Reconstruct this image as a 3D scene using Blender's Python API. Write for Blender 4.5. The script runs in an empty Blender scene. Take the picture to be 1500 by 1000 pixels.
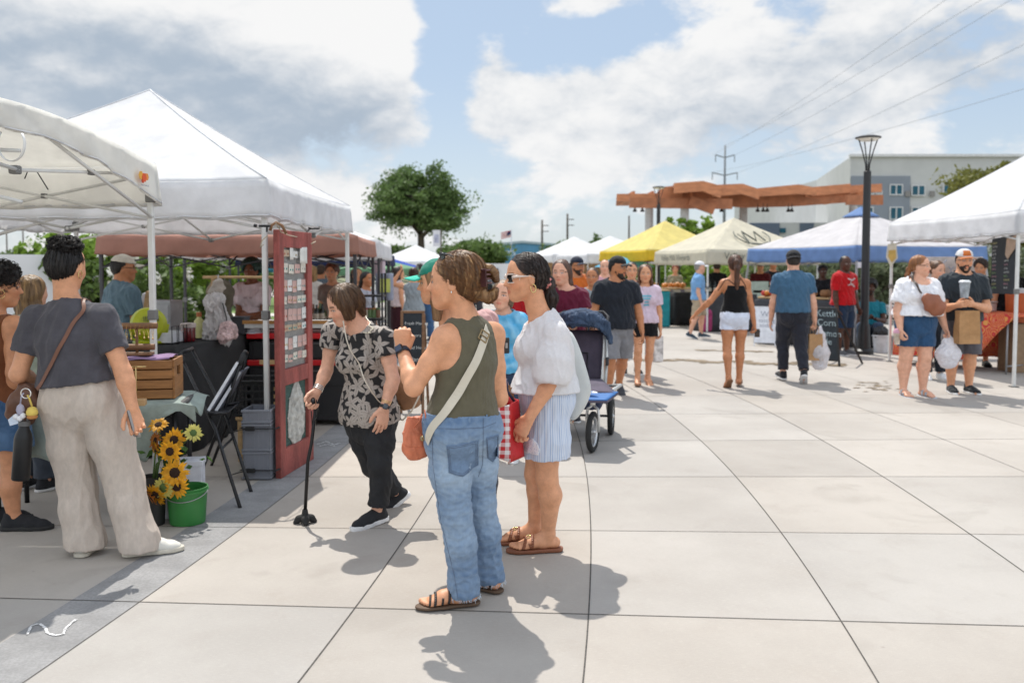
import bpy,math,random
import numpy as np
from math import radians as R,sin,cos,pi
from mathutils import Vector as V
from mathutils.bvhtree import BVHTree
from mathutils import noise as mnoise
SC=bpy.context.scene
# camera
FX,CX,CY,HZ,CH=1300.0,750.0,460.0,390.0,1.6
PIT=math.atan((CY-HZ)/FX)
cam=bpy.data.cameras.new('camera');camo=bpy.data.objects.new('camera',cam)
SC.collection.objects.link(camo);SC.camera=camo
camo.location=(0,0,CH);camo.rotation_euler=(R(90)-PIT,0,0)
cam.sensor_width=36;cam.lens=FX/1500*36;cam.shift_y=-(500-CY)/1500
cam.clip_start=.1;cam.clip_end=5000
cam.dof.use_dof=True;cam.dof.focus_distance=4.5;cam.dof.aperture_fstop=2.6
# sun
SUN_EL,SUN_AZ=60.0,-16.0
sd=V((sin(R(SUN_AZ))*cos(R(SUN_EL)),cos(R(SUN_AZ))*cos(R(SUN_EL)),sin(R(SUN_EL))))
sun=bpy.data.lights.new('sun','SUN');suno=bpy.data.objects.new('sun',sun)
SC.collection.objects.link(suno);sun.energy=3.7;sun.angle=R(.53);sun.color=(1,.955,.88)
suno.rotation_euler=sd.to_track_quat('Z','Y').to_euler();suno.location=(0,0,60)
# view
SC.view_settings.view_transform='Standard';SC.view_settings.look='None'
SC.view_settings.exposure=0.24;SC.view_settings.gamma=1
SC.cycles.max_bounces=8;SC.cycles.transparent_max_bounces=12
SC.cycles.use_denoising=True
# world
world=bpy.data.worlds.new('World');SC.world=world;world.use_nodes=True
wt=world.node_tree;wt.nodes.clear()
class NT:
 """tiny node helper: arithmetic on sockets"""
 def __init__(s,t):s.t=t
 def n(s,typ,**kw):
  x=s.t.nodes.new(typ)
  for k,v in kw.items():setattr(x,k,v)
  return x
 def put(s,sock,v):
  if isinstance(v,bpy.types.NodeSocket):s.t.links.new(v,sock)
  elif v is not None:sock.default_value=v
 def m(s,op,a,b=None,c=None,clamp=False):
  x=s.n('ShaderNodeMath',operation=op,use_clamp=clamp)
  s.put(x.inputs[0],a);s.put(x.inputs[1],b)
  if c is not None:s.put(x.inputs[2],c)
  return x.outputs[0]
 def vm(s,op,a,b=None):
  x=s.n('ShaderNodeVectorMath',operation=op);s.put(x.inputs[0],a)
  if b is not None:s.put(x.inputs[1],b)
  return x.outputs[0]
 def smooth(s,v,lo,hi,a=0.,b=1.):
  x=s.n('ShaderNodeMapRange',interpolation_type='SMOOTHSTEP');s.put(x.inputs[0],v)
  for i,q in enumerate((lo,hi,a,b)):x.inputs[i+1].default_value=q
  return x.outputs[0]
 def mix(s,f,a,b):
  x=s.n('ShaderNodeMix',data_type='RGBA');s.put(x.inputs[0],f)
  for k,q in((6,a),(7,b)):
   if not isinstance(q,bpy.types.NodeSocket):q=(*q[:3],1)
   s.put(x.inputs[k],q)
  return x.outputs[2]
 def noise(s,vec,scale,detail=4,rough=.5,dist=0):
  x=s.n('ShaderNodeTexNoise');s.put(x.inputs['Vector'],vec)
  for k,q in(('Scale',scale),('Detail',detail),('Roughness',rough),('Distortion',dist)):x.inputs[k].default_value=q
  return x.outputs['Fac']
 def sep(s,v):
  x=s.n('ShaderNodeSeparateXYZ');s.put(x.inputs[0],v);return x.outputs
 def comb(s,a,b,c=0.):
  x=s.n('ShaderNodeCombineXYZ')
  for i,q in enumerate((a,b,c)):s.put(x.inputs[i],q)
  return x.outputs[0]
 def mapv(s,v,scale):
  x=s.n('ShaderNodeMapping');s.put(x.inputs[0],v);x.inputs['Scale'].default_value=scale;return x.outputs[0]
w=NT(wt)
sky=w.n('ShaderNodeTexSky',sky_type='NISHITA',sun_disc=False)
sky.sun_elevation=R(SUN_EL);sky.sun_rotation=R(SUN_AZ)
sky.air_density=1.0;sky.dust_density=1.2;sky.ozone_density=1.5
gen=w.n('ShaderNodeTexCoord').outputs['Generated']
x_,y_,z_=w.sep(gen)
az=w.m('ARCTAN2',x_,y_);el=w.m('ARCSINE',z_)
def blob(a,e,ra,re,amp):
 u=w.m('DIVIDE',w.m('SUBTRACT',az,a),ra);v=w.m('DIVIDE',w.m('SUBTRACT',el,e),re)
 r2=w.m('ADD',w.m('MULTIPLY',u,u),w.m('MULTIPLY',v,v))
 return w.m('MULTIPLY',w.m('EXPONENT',w.m('MULTIPLY',r2,-1.0)),amp)
def pxd(px,py):return(math.atan((px-750)/1300),(HZ-py)/1300)
def addall(l):
 t=l[0]
 for q in l[1:]:t=w.m('ADD',t,q)
 return t
cv=w.comb(az,w.m('MULTIPLY',el,1.7),w.m('MULTIPLY',z_,.3))
n1=w.noise(cv,5.5,9,.58,.15);n2=w.noise(cv,15,8,.6,.25)
def B(px,py,rx,ry,amp):a,e=pxd(px,py);return blob(a,e,rx/1300,ry/1300,amp)
n3=w.noise(cv,42,5,.6)
fl=w.m('ADD',w.m('ADD',w.m('MULTIPLY',w.m('SUBTRACT',n1,.5),2.6),w.m('MULTIPLY',w.m('SUBTRACT',n2,.5),1.35)),w.m('MULTIPLY',w.m('SUBTRACT',n3,.5),.45))
dens=addall([fl,B(230,100,270,150,.85),B(470,110,150,130,.75),B(60,40,200,130,.3),B(560,90,70,80,.35),B(1280,120,420,140,.75),B(870,190,170,60,.75),B(1000,150,200,80,.35),B(725,115,40,55,.5),B(850,20,90,28,.6),B(800,262,110,26,.35),B(560,285,160,22,.3),B(650,120,40,170,-.75),B(740,40,100,50,-.35),B(920,62,100,36,-.8),B(690,240,260,40,-.35),B(1060,215,90,36,-.35),B(1430,200,110,30,-.5),B(1150,20,60,30,-.3)])
back=w.smooth(y_,.55,-.1);dens=w.m('ADD',dens,w.m('MULTIPLY',back,.30))
low=w.smooth(el,.12,.0);dens=w.m('ADD',dens,w.m('MULTIPLY',low,.12))
mask=w.smooth(dens,.03,.52)
shade=addall([w.m('MULTIPLY',w.m('SUBTRACT',n1,.5),-1.3),B(220,150,330,95,1.0),B(540,195,160,70,.42),B(60,110,220,80,.3),B(380,215,230,30,.35),B(1130,175,200,70,.42),B(1400,130,170,60,.42),B(1000,225,220,40,.25),w.m('MULTIPLY',fl,-.34),w.m('MULTIPLY',w.m('SUBTRACT',w.noise(w.vm('ADD',cv,(0,.028,0)),15,8,.6,.25),n2),1.1),B(470,60,170,70,-.6),B(170,40,120,40,-.5),B(600,100,60,90,-.4),-.0])
shade=w.smooth(shade,-.25,1.25)
CK=7.9
cl=w.mix(shade,(1.0*CK,1.0*CK,1.0*CK),(.46*CK,.545*CK,.65*CK))
hz=w.smooth(el,.24,-.02)
clear=w.mix(hz,(.56*CK,.70*CK,.88*CK),(.76*CK,.86*CK,.94*CK))
skyc=w.mix(.30,clear,sky.outputs[0])
col=w.mix(mask,skyc,cl)
bk=w.m('ADD',w.m('MULTIPLY',back,.55),1.)
sc_=w.n('ShaderNodeVectorMath',operation='SCALE');w.put(sc_.inputs[0],col);w.put(sc_.inputs['Scale'],bk);col=sc_.outputs[0]
bg=w.n('ShaderNodeBackground');wt.links.new(col,bg.inputs[0]);bg.inputs[1].default_value=.1
wo=w.n('ShaderNodeOutputWorld');wt.links.new(bg.outputs[0],wo.inputs[0])
# picture <-> place
def ray(px,py):
 a,b=(px-CX)/FX,(CY-py)/FX
 return np.array((a,cos(PIT)+b*sin(PIT),-sin(PIT)+b*cos(PIT)))
def P(px,py,Y):
 r=ray(px,py);s=Y/r[1]
 return np.array((r[0]*s,Y,CH+r[2]*s))
def G(px,py,z=0.):
 r=ray(px,py);s=(z-CH)/r[2]
 return np.array((r[0]*s,r[1]*s,z))
A_=lambda*v:np.array(v,float)
def unit(v):v=np.asarray(v,float);return v/(np.linalg.norm(v)+1e-12)
# materials
def hexc(h):
 h=h.lstrip('#');o=[]
 for i in(0,2,4):
  v=int(h[i:i+2],16)/255;o.append(v/12.92 if v<=.04045 else((v+.055)/1.055)**2.4)
 return tuple(o)
MATS={}
def M(name,col=(.5,.5,.5),rough=.7,var=.12,scale=9,bump=0.,bscale=120,metal=0.,attr=None,spec=.5,transl=0.,stretch=None,sheen=0.,coat=0.,fine=0.):
 if name in MATS:return MATS[name]
 if isinstance(col,str):col=hexc(col)
 m=bpy.data.materials.new(name);m.use_nodes=True;t=m.node_tree;n=NT(t)
 b=t.nodes['Principled BSDF'];out=t.nodes['Material Output']
 co=n.n('ShaderNodeTexCoord').outputs['Object']
 v=n.mapv(co,stretch)if stretch else co
 f=n.noise(v,scale,5,.6)
 f=n.smooth(f,.3,.7)
 if attr:
  a=n.n('ShaderNodeAttribute',attribute_name=attr).outputs['Color']
  mm=n.n('ShaderNodeMix',data_type='RGBA',blend_type='MULTIPLY');mm.inputs[0].default_value=1
  t.links.new(a,mm.inputs[6]);t.links.new(n.mix(f,(1-var,)*3,(1+var*.4,)*3),mm.inputs[7]);c=mm.outputs[2]
 else:
  c=n.mix(f,tuple(x*(1-var)for x in col),tuple(min(1,x*(1+var))for x in col))
 if fine:
  f2=n.noise(v,scale*14,3,.6);c=n.mix(n.m('MULTIPLY',n.smooth(f2,.35,.65),fine),c,tuple(x*.35 for x in col))
 t.links.new(c,b.inputs['Base Color'])
 b.inputs['Roughness'].default_value=rough;b.inputs['Metallic'].default_value=metal
 b.inputs['Specular IOR Level'].default_value=spec
 if sheen:b.inputs['Sheen Weight'].default_value=sheen
 if coat:b.inputs['Coat Weight'].default_value=coat
 if bump:
  bn=n.n('ShaderNodeBump');bn.inputs['Strength'].default_value=bump;bn.inputs['Distance'].default_value=.01
  t.links.new(n.noise(v,bscale,4,.6),bn.inputs['Height']);t.links.new(bn.outputs[0],b.inputs['Normal'])
 if transl:
  tr=n.n('ShaderNodeBsdfTranslucent');t.links.new(c,tr.inputs[0]);mx=n.n('ShaderNodeMixShader');mx.inputs[0].default_value=transl
  t.links.new(b.outputs[0],mx.inputs[1]);t.links.new(tr.outputs[0],mx.inputs[2]);t.links.new(mx.outputs[0],out.inputs[0])
 MATS[name]=m;return m
# objects
COL=SC.collection
def link(name,me,mat,parent=None,origin=None):
 o=bpy.data.objects.new(name,me);COL.objects.link(o)
 if mat is not None:
  for mm in(mat if isinstance(mat,(list,tuple))else[mat]):me.materials.append(mm)
 if parent is not None:o.parent=parent
 return o
def rebase(vs,parent):
 """world coordinates -> coordinates of the (unrotated) parent chain"""
 if parent is None:return vs
 off=np.zeros(3);p=parent
 while p is not None:off+=np.array(p.location);p=p.parent
 return vs-off
def mesh(name,vs,fs,mat,parent=None,smooth=False,uv=None,cols=None,local=False):
 vs=np.asarray(vs,float)
 if not local:
  if parent is not None:vs=rebase(vs,parent)
 me=bpy.data.meshes.new(name)
 fs_=fs
 if isinstance(fs,np.ndarray):
  k=fs.shape[1];me.vertices.add(len(vs));me.vertices.foreach_set('co',vs.astype(np.float32).ravel())
  me.loops.add(fs.size);me.loops.foreach_set('vertex_index',fs.astype(np.int32).ravel())
  me.polygons.add(len(fs));me.polygons.foreach_set('loop_start',np.arange(0,fs.size,k,dtype=np.int32))
  me.polygons.foreach_set('loop_total',np.full(len(fs),k,np.int32));me.update(calc_edges=True)
 else:
  me.from_pydata(vs.tolist(),[],fs_);me.update()
 if smooth:me.polygons.foreach_set('use_smooth',np.ones(len(me.polygons),bool))
 if cols is not None:
  a=me.color_attributes.new('Col','FLOAT_COLOR','POINT');c4=np.ones((len(vs),4),np.float32);c4[:,:3]=cols
  a.data.foreach_set('color',c4.ravel())
 if uv is not None:
  a=me.attributes.new('unw','FLOAT_VECTOR','POINT');u3=np.zeros((len(vs),3),np.float32);u3[:,:uv.shape[1]]=uv
  a.data.foreach_set('vector',u3.ravel())
 return link(name,me,mat,parent)
def tag(o,label=None,cat=None,group=None,kind=None):
 for k,v in(('label',label),('category',cat),('group',group),('kind',kind)):
  if v:o[k]=v
 return o
def thing(name,label,cat,loc,group=None):
 o=bpy.data.objects.new(name,None);COL.objects.link(o);o.location=tuple(loc);o.empty_display_size=.1
 return tag(o,label,cat,group)
def copy_tree(o,parent=None):
 c=o.copy();COL.objects.link(c)
 if parent:c.parent=parent
 for ch in[q for q in bpy.data.objects if q.parent==o]:copy_tree(ch,c)
 return c
# mesh builder
class MB:
 def __init__(s):s.v=[];s.f=[];s.mi=[]
 def add(s,vs,fs,mi=0):
  o=len(s.v);s.v+=[tuple(q)for q in vs];s.f+=[tuple(i+o for i in f)for f in fs];s.mi+=[mi]*len(fs);return s
 def box(s,c,size,ax=None,bev=0.,mi=0):
  c=A_(*c);hx,hy,hz=[q/2 for q in size]
  X,Y,Z=(A_(1,0,0),A_(0,1,0),A_(0,0,1))if ax is None else[unit(q)for q in ax]
  b=min(bev,hx*.9,hy*.9,hz*.9)
  if b<=0:
   vs=[c+X*i*hx+Y*j*hy+Z*k*hz for k in(-1,1)for j in(-1,1)for i in(-1,1)]
   return s.add(vs,[(0,2,3,1),(4,5,7,6),(0,1,5,4),(2,6,7,3),(0,4,6,2),(1,3,7,5)],mi)
  vs=[];idx={}
  for k in(-1,1):
   for j in(-1,1):
    for i in(-1,1):
     for a in range(3):
      q=[hx-b,hy-b,hz-b];q[a]+=b
      idx[(i,j,k,a)]=len(vs);vs.append(c+X*i*q[0]+Y*j*q[1]+Z*k*q[2])
  fs=[]
  for a in range(3):
   o1,o2=[q for q in range(3)if q!=a]
   for sg in(-1,1):
    def key(u,v_):
     t=[0,0,0];t[a]=sg;t[o1]=u;t[o2]=v_;return idx[(*t,a)]
    f=[key(-1,-1),key(1,-1),key(1,1),key(-1,1)]
    if(sg>0)==(a==1):f=f[::-1]
    fs.append(tuple(f))
  for a in range(3):
   o1,o2=[q for q in range(3)if q!=a]
   for u in(-1,1):
    for v_ in(-1,1):
     def kk(e,face):
      t=[0,0,0];t[a]=e;t[o1]=u;t[o2]=v_;return idx[(*t,face)]
     fs.append((kk(-1,o1),kk(1,o1),kk(1,o2),kk(-1,o2)))
  for k in(-1,1):
   for j in(-1,1):
    for i in(-1,1):fs.append((idx[(i,j,k,0)],idx[(i,j,k,1)],idx[(i,j,k,2)]))
  return s.add(vs,fs,mi)
 def tube(s,pts,r,n=8,closed=False,caps=True,mi=0,flat=None):
  pts=[A_(*p)for p in pts];m=len(pts);rs=r if isinstance(r,(list,tuple,np.ndarray))else[r]*m
  up=None;vs=[]
  for i in range(m):
   if closed:d=unit(pts[(i+1)%m]-pts[i-1])
   else:d=unit(pts[min(i+1,m-1)]-pts[max(i-1,0)])
   if up is None:
    up=unit(np.cross(d,A_(0,0,1)if abs(d[2])<.9 else A_(1,0,0)))
   else:up=unit(up-d*np.dot(up,d))
   sd_=np.cross(d,up)
   for k in range(n):
    a=2*pi*k/n;vs.append(pts[i]+rs[i]*(cos(a)*up+sin(a)*sd_*(flat or 1)))
  fs=[]
  for i in range(m if closed else m-1):
   j=(i+1)%m
   for k in range(n):fs.append((i*n+k,j*n+k,j*n+(k+1)%n,i*n+(k+1)%n))
  if caps and not closed:fs+=[tuple(range(n))[::1],tuple(range((m-1)*n,m*n))[::-1]]
  return s.add(vs,fs,mi)
 def lathe(s,c,prof,n=20,ax=(0,0,1),mi=0,a0=0,sx=1.,caps=False):
  c=A_(*c);Z=unit(ax);X=unit(np.cross(A_(0,1,0)if abs(Z[1])<.9 else A_(1,0,0),Z));Y=np.cross(Z,X)
  vs=[c+Z*z+r*(X*cos(a0+2*pi*k/n)*sx+Y*sin(a0+2*pi*k/n))for r,z in prof for k in range(n)]
  m=len(prof);fs=[(i*n+k,i*n+(k+1)%n,(i+1)*n+(k+1)%n,(i+1)*n+k)for i in range(m-1)for k in range(n)]
  if caps:fs+=[tuple(range(n))[::-1],tuple(range((m-1)*n,m*n))]
  return s.add(vs,fs,mi)
 def prism(s,poly,o,ux,uy,depth,mi=0):
  o=A_(*o);ux=A_(*ux);uy=A_(*uy);nz=unit(np.cross(ux,uy));n=len(poly)
  vs=[o+ux*x+uy*y+nz*d for d in(-depth/2,depth/2)for x,y in poly]
  fs=[tuple(range(n))[::-1],tuple(range(n,2*n))]+[(i,(i+1)%n,n+(i+1)%n,n+i)for i in range(n)]
  return s.add(vs,fs,mi)
 def grid(s,fn,nu,nv,mi=0,thick=0.,loop=False):
  vs=[fn(i/(nu if loop else nu),j/nv)for j in range(nv+1)for i in range(nu+1)]
  fs=[(j*(nu+1)+i,j*(nu+1)+i+1,(j+1)*(nu+1)+i+1,(j+1)*(nu+1)+i)for j in range(nv)for i in range(nu)]
  return s.add(vs,fs,mi)
 def build(s,name,mat,parent=None,smooth=False,solid=0.,auto=False,cols=None):
  o=mesh(name,np.array(s.v,float),s.f,mat,parent,smooth or auto,cols=cols)
  if isinstance(mat,(list,tuple)):o.data.polygons.foreach_set('material_index',s.mi)
  if auto:o.data.set_sharp_from_angle(angle=R(35))
  if solid:
   md=o.modifiers.new('solid','SOLIDIFY');md.thickness=solid;md.offset=0
  return o
def lettering(name,text,mat,origin,ux,uy,size,parent=None,depth=.002,align='LEFT',shear=0.):
 cu=bpy.data.curves.new('t','FONT');cu.body=text;cu.size=1;cu.extrude=0;cu.align_x=align;cu.shear=shear;cu.resolution_u=3
 o=bpy.data.objects.new('t',cu);COL.objects.link(o);dg=bpy.context.evaluated_depsgraph_get();dg.update()
 me=o.evaluated_get(dg).to_mesh();vs=np.array([v.co[:]for v in me.vertices]);fs=[tuple(p.vertices)for p in me.polygons]
 o.evaluated_get(dg).to_mesh_clear();bpy.data.objects.remove(o);bpy.data.curves.remove(cu)
 ux,uy=unit(ux),unit(uy);nz=unit(np.cross(ux,uy))
 w_=A_(*origin)+vs[:,:1]*size*ux+vs[:,1:2]*size*uy
 n=len(vs);vv=np.vstack([w_+nz*depth,w_]);ff=fs
 return mesh(name,vv[:n],ff,mat,parent)
# signed-distance modelling
class Shape:
 def __init__(s):s.ops=[]
 def u(s,prim,k=.02):s.ops.append(('u',prim,k));return s
 def sub(s,prim,k=.01):s.ops.append(('s',prim,k));return s
 def inter(s,prim,k=.0):s.ops.append(('i',prim,k));return s
 def bounds(s):
  lo=np.min([p[1]for o,p,k in s.ops if o=='u'],0);hi=np.max([p[2]for o,p,k in s.ops if o=='u'],0);return lo,hi
 def eval(s,v,lo=None,hi=None):
  l,h=s.bounds();lo=l-2.5*v if lo is None else lo;hi=h+2.5*v if hi is None else hi
  n=np.ceil((hi-lo)/v).astype(int)+1
  ax=[(lo[i]+v*np.arange(n[i])).astype(np.float32)for i in range(3)]
  arr=np.full(tuple(n),.2,np.float32)
  for op,(fn,pl,ph),k in s.ops:
   if op=='i':sl=(slice(None),)*3
   else:
    mg=max(k,0)+3*v
    a=np.maximum(np.floor((pl-mg-lo)/v).astype(int),0);b=np.minimum(np.ceil((ph+mg-lo)/v).astype(int)+1,n)
    if(b<=a).any():continue
    sl=tuple(slice(a[i],b[i])for i in range(3))
   X=ax[0][sl[0]][:,None,None];Y=ax[1][sl[1]][None,:,None];Z=ax[2][sl[2]][None,None,:]
   d=fn(X,Y,Z).astype(np.float32);c=arr[sl]
   if op=='u':
    if k>0:
     hh=np.clip(.5+.5*(d-c)/k,0,1);arr[sl]=d+(c-d)*hh-k*hh*(1-hh)
    else:arr[sl]=np.minimum(c,d)
   else:
    if op=='s':d=-d
    if k>0:
     hh=np.clip(.5-.5*(d-c)/k,0,1);arr[sl]=d+(c-d)*hh+k*hh*(1-hh)
    else:arr[sl]=np.maximum(c,d)
  for i in range(3):
   for e in(0,-1):
    q=[slice(None)]*3;q[i]=e;arr[tuple(q)]=np.maximum(arr[tuple(q)],.5*v)
  return arr,lo
 def mesh(s,v):arr,lo=s.eval(v);return nets(arr,lo,v)
def nets(arr,lo,v):
 neg=arr<0;nx,ny,nz=arr.shape
 cnt=np.zeros((nx-1,ny-1,nz-1),np.uint8)
 for i in(0,1):
  for j in(0,1):
   for k in(0,1):cnt+=neg[i:nx-1+i,j:ny-1+j,k:nz-1+k]
 act=(cnt>0)&(cnt<8);I=np.argwhere(act)
 if len(I)==0:return np.zeros((0,3)),np.zeros((0,4),int)
 idx=np.full(act.shape,-1,np.int32);idx[act]=np.arange(len(I))
 acc=np.zeros((len(I),3));num=np.zeros(len(I))
 for a in range(3):
  o1,o2=[q for q in range(3)if q!=a]
  for u in(0,1):
   for w_ in(0,1):
    d0=np.zeros(3,int);d0[o1]=u;d0[o2]=w_;d1=d0.copy();d1[a]=1
    p,q=I+d0,I+d1;fa=arr[p[:,0],p[:,1],p[:,2]];fb=arr[q[:,0],q[:,1],q[:,2]]
    cr=(fa<0)!=(fb<0);t=np.where(cr,fa/np.where(cr,fa-fb,1),0)
    pos=d0[None]+np.zeros((len(I),3));pos[:,a]=t
    acc[cr]+=pos[cr];num+=cr
 vs=lo+v*(I+acc/num[:,None]);Q=[]
 for a in range(3):
  o1,o2=(a+1)%3,(a+2)%3
  s0=[slice(None)]*3;s1=[slice(None)]*3;s0[a]=slice(0,-1);s1[a]=slice(1,None)
  for s_ in(s0,s1):s_[o1]=slice(1,-1);s_[o2]=slice(1,-1)
  A=neg[tuple(s0)];Bn=neg[tuple(s1)];E=np.argwhere(A!=Bn)
  if len(E)==0:continue
  fl=A[E[:,0],E[:,1],E[:,2]];E=E.copy();E[:,o1]+=1;E[:,o2]+=1
  c=[]
  for u,w_ in((-1,-1),(0,-1),(0,0),(-1,0)):
   q=E.copy();q[:,o1]+=u;q[:,o2]+=w_;c.append(idx[q[:,0],q[:,1],q[:,2]])
  q=np.stack(c,1);q[~fl]=q[~fl][:,::-1];Q.append(q)
 return vs,np.vstack(Q)
def relax(vs,fs,it=1,f=.5):
 e=np.vstack([fs[:,[0,1]],fs[:,[1,2]],fs[:,[2,3]],fs[:,[3,0]]]);e=np.vstack([e,e[:,::-1]])
 n=np.bincount(e[:,0],minlength=len(vs))[:,None]
 for _ in range(it):
  a=np.stack([np.bincount(e[:,0],vs[e[:,1],i],minlength=len(vs))for i in range(3)],1)/np.maximum(n,1)
  vs=vs+f*(a-vs)
 return vs
def vnormals(vs,fs):
 n=np.cross(vs[fs[:,2]]-vs[fs[:,0]],vs[fs[:,3]]-vs[fs[:,1]]);o=np.zeros_like(vs)
 for k in range(4):
  for i in range(3):o[:,i]+=np.bincount(fs[:,k],n[:,i],minlength=len(vs))
 return o/(np.linalg.norm(o,axis=1,keepdims=True)+1e-12)
def bb(pts,r):pts=np.asarray(pts,float);return pts.min(0)-r,pts.max(0)+r
def tubep(pts,rs,k=.015):
 """round tube through pts with radii rs"""
 pts=[A_(*p)for p in pts];rs=list(rs)
 def fn(X,Y,Z):
  D=None
  for p,q,a,b in zip(pts[:-1],pts[1:],rs[:-1],rs[1:]):
   ax=q-p;l2=float(ax@ax)+1e-9;vx,vy,vz=X-p[0],Y-p[1],Z-p[2]
   t=np.clip((vx*ax[0]+vy*ax[1]+vz*ax[2])/l2,0,1)
   d=np.sqrt((vx-t*ax[0])**2+(vy-t*ax[1])**2+(vz-t*ax[2])**2)-(a+t*(b-a))
   if D is None:D=d
   else:h=np.clip(.5+.5*(D-d)/k,0,1);D=D+(d-D)*h-k*h*(1-h)
  return D
 return(fn,*bb(pts,max(rs)))
def loftp(pts,A,B,W,k=.02,e=2.0,endc=1.0):
 """tube with elliptical sections: half width A along W, half depth B across"""
 pts=[A_(*p)for p in pts];n=len(pts);W=np.asarray(W,float);W=np.tile(W,(n,1))if W.ndim==1 else W
 def fn(X,Y,Z):
  D=None
  for i in range(n-1):
   p,q=pts[i],pts[i+1];ax=q-p;l2=float(ax@ax)+1e-9;nn=ax/math.sqrt(l2)
   w_=(W[i]+W[i+1])/2;w_=unit(w_-nn*(w_@nn));m=np.cross(nn,w_)
   vx,vy,vz=X-p[0],Y-p[1],Z-p[2];t=np.clip((vx*ax[0]+vy*ax[1]+vz*ax[2])/l2,0,1)
   vx,vy,vz=vx-t*ax[0],vy-t*ax[1],vz-t*ax[2];a=A[i]+t*(A[i+1]-A[i]);b=B[i]+t*(B[i+1]-B[i]);c=np.minimum(a,b)*endc
   u=vx*w_[0]+vy*w_[1]+vz*w_[2];o=vx*m[0]+vy*m[1]+vz*m[2];s_=vx*nn[0]+vy*nn[1]+vz*nn[2]
   if e==2.0:kq=np.sqrt((u/a)**2+(o/b)**2+(s_/c)**2)+1e-4
   else:kq=(np.abs(u/a)**e+np.abs(o/b)**e+np.abs(s_/c)**e)**(1/e)+1e-4
   L=np.sqrt(u*u+o*o+s_*s_);d=np.where(kq<.05,-np.minimum(a,b),L*(1-1/kq))
   if D is None:D=d
   else:h=np.clip(.5+.5*(D-d)/k,0,1);D=D+(d-D)*h-k*h*(1-h)
  return D
 return(fn,*bb(pts,max(max(A),max(B))))
def ellp(c,rad,ax=None):
 c=A_(*c);X_,Y_,Z_=(A_(1,0,0),A_(0,1,0),A_(0,0,1))if ax is None else[unit(q)for q in ax];ra,rb,rc=rad
 def fn(X,Y,Z):
  vx,vy,vz=X-c[0],Y-c[1],Z-c[2]
  u,o,s_=[vx*q[0]+vy*q[1]+vz*q[2]for q in(X_,Y_,Z_)]
  kq=np.sqrt((u/ra)**2+(o/rb)**2+(s_/rc)**2)+1e-4;L=np.sqrt(u*u+o*o+s_*s_)
  return np.where(kq<.05,-min(rad),L*(1-1/kq))
 return(fn,*bb([c],max(rad)))
def boxp(c,half,ax=None,r=.005):
 c=A_(*c);Q=(A_(1,0,0),A_(0,1,0),A_(0,0,1))if ax is None else[unit(q)for q in ax]
 def fn(X,Y,Z):
  vx,vy,vz=X-c[0],Y-c[1],Z-c[2];d=[np.abs(vx*q[0]+vy*q[1]+vz*q[2])-(h-r)for q,h in zip(Q,half)]
  return np.sqrt(sum(np.maximum(q,0)**2 for q in d))+np.minimum(np.maximum(np.maximum(d[0],d[1]),d[2]),0)-r
 return(fn,*bb([c],float(np.linalg.norm(half))))
def planep(p,n):
 p=A_(*p);n=unit(n)
 return(lambda X,Y,Z:(X-p[0])*n[0]+(Y-p[1])*n[1]+(Z-p[2])*n[2],p,p)
def cut(prim,p,n):
 f,lo,hi=prim;g=planep(p,n)[0]
 return(lambda X,Y,Z:np.maximum(f(X,Y,Z),g(X,Y,Z)),lo,hi)
def waves(vs,freq,seed,n=7,stretch=(1,1,1),warp=1.2):
 r=np.random.RandomState(seed);p=vs*np.array(stretch)*freq;o=np.zeros(len(vs))
 wv=sum(np.sin(p@r.normal(0,.6,3)+r.rand()*6.28)for _ in range(3))*warp*.5
 for i in range(n):
  k=r.normal(0,1,3)*(1+.25*i);o+=np.sin(p@k+r.rand()*6.28+wv)/(1+.25*i)
 return o/n*1.6
def dress(sh,v,name,mat,root,amp=0.,freq=22,seed=1,stretch=(1,1,.6),cols=None,it=1,uvc=None,ridge=False):
 vs,fs=sh.mesh(v)
 if len(vs)==0:return None
 vs=relax(vs,fs,it)
 if amp:
  nn=vnormals(vs,fs);q=waves(vs,freq,seed,stretch=stretch)
  if ridge:q=1-2*np.abs(q)
  else:q=.8*q+.65*(1-2.2*np.abs(waves(vs,freq*1.35,seed+50,4,stretch=stretch,warp=2.2)))+.16*(1-2*np.abs(waves(vs,freq*3,seed+70,stretch=stretch,warp=1.8)))
  vs=vs+nn*(amp*q)[:,None]
 c=cols(vs)if cols else None
 uv=None
 if uvc is not None:
  ctr,rad=uvc;uv=np.stack([np.arctan2(vs[:,0]-ctr[0],vs[:,1]-ctr[1])*rad,vs[:,2]],1)
 o=mesh(name,vs,fs,mat,root,True,cols=c,uv=uv)
 o['_']=1;del o['_']
 o_np[o.name]=(vs,fs)
 return o
o_np={}
def bvh(o):vs,fs=o_np[o.name];return BVHTree.FromPolygons(vs.tolist(),fs.tolist())
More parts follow.
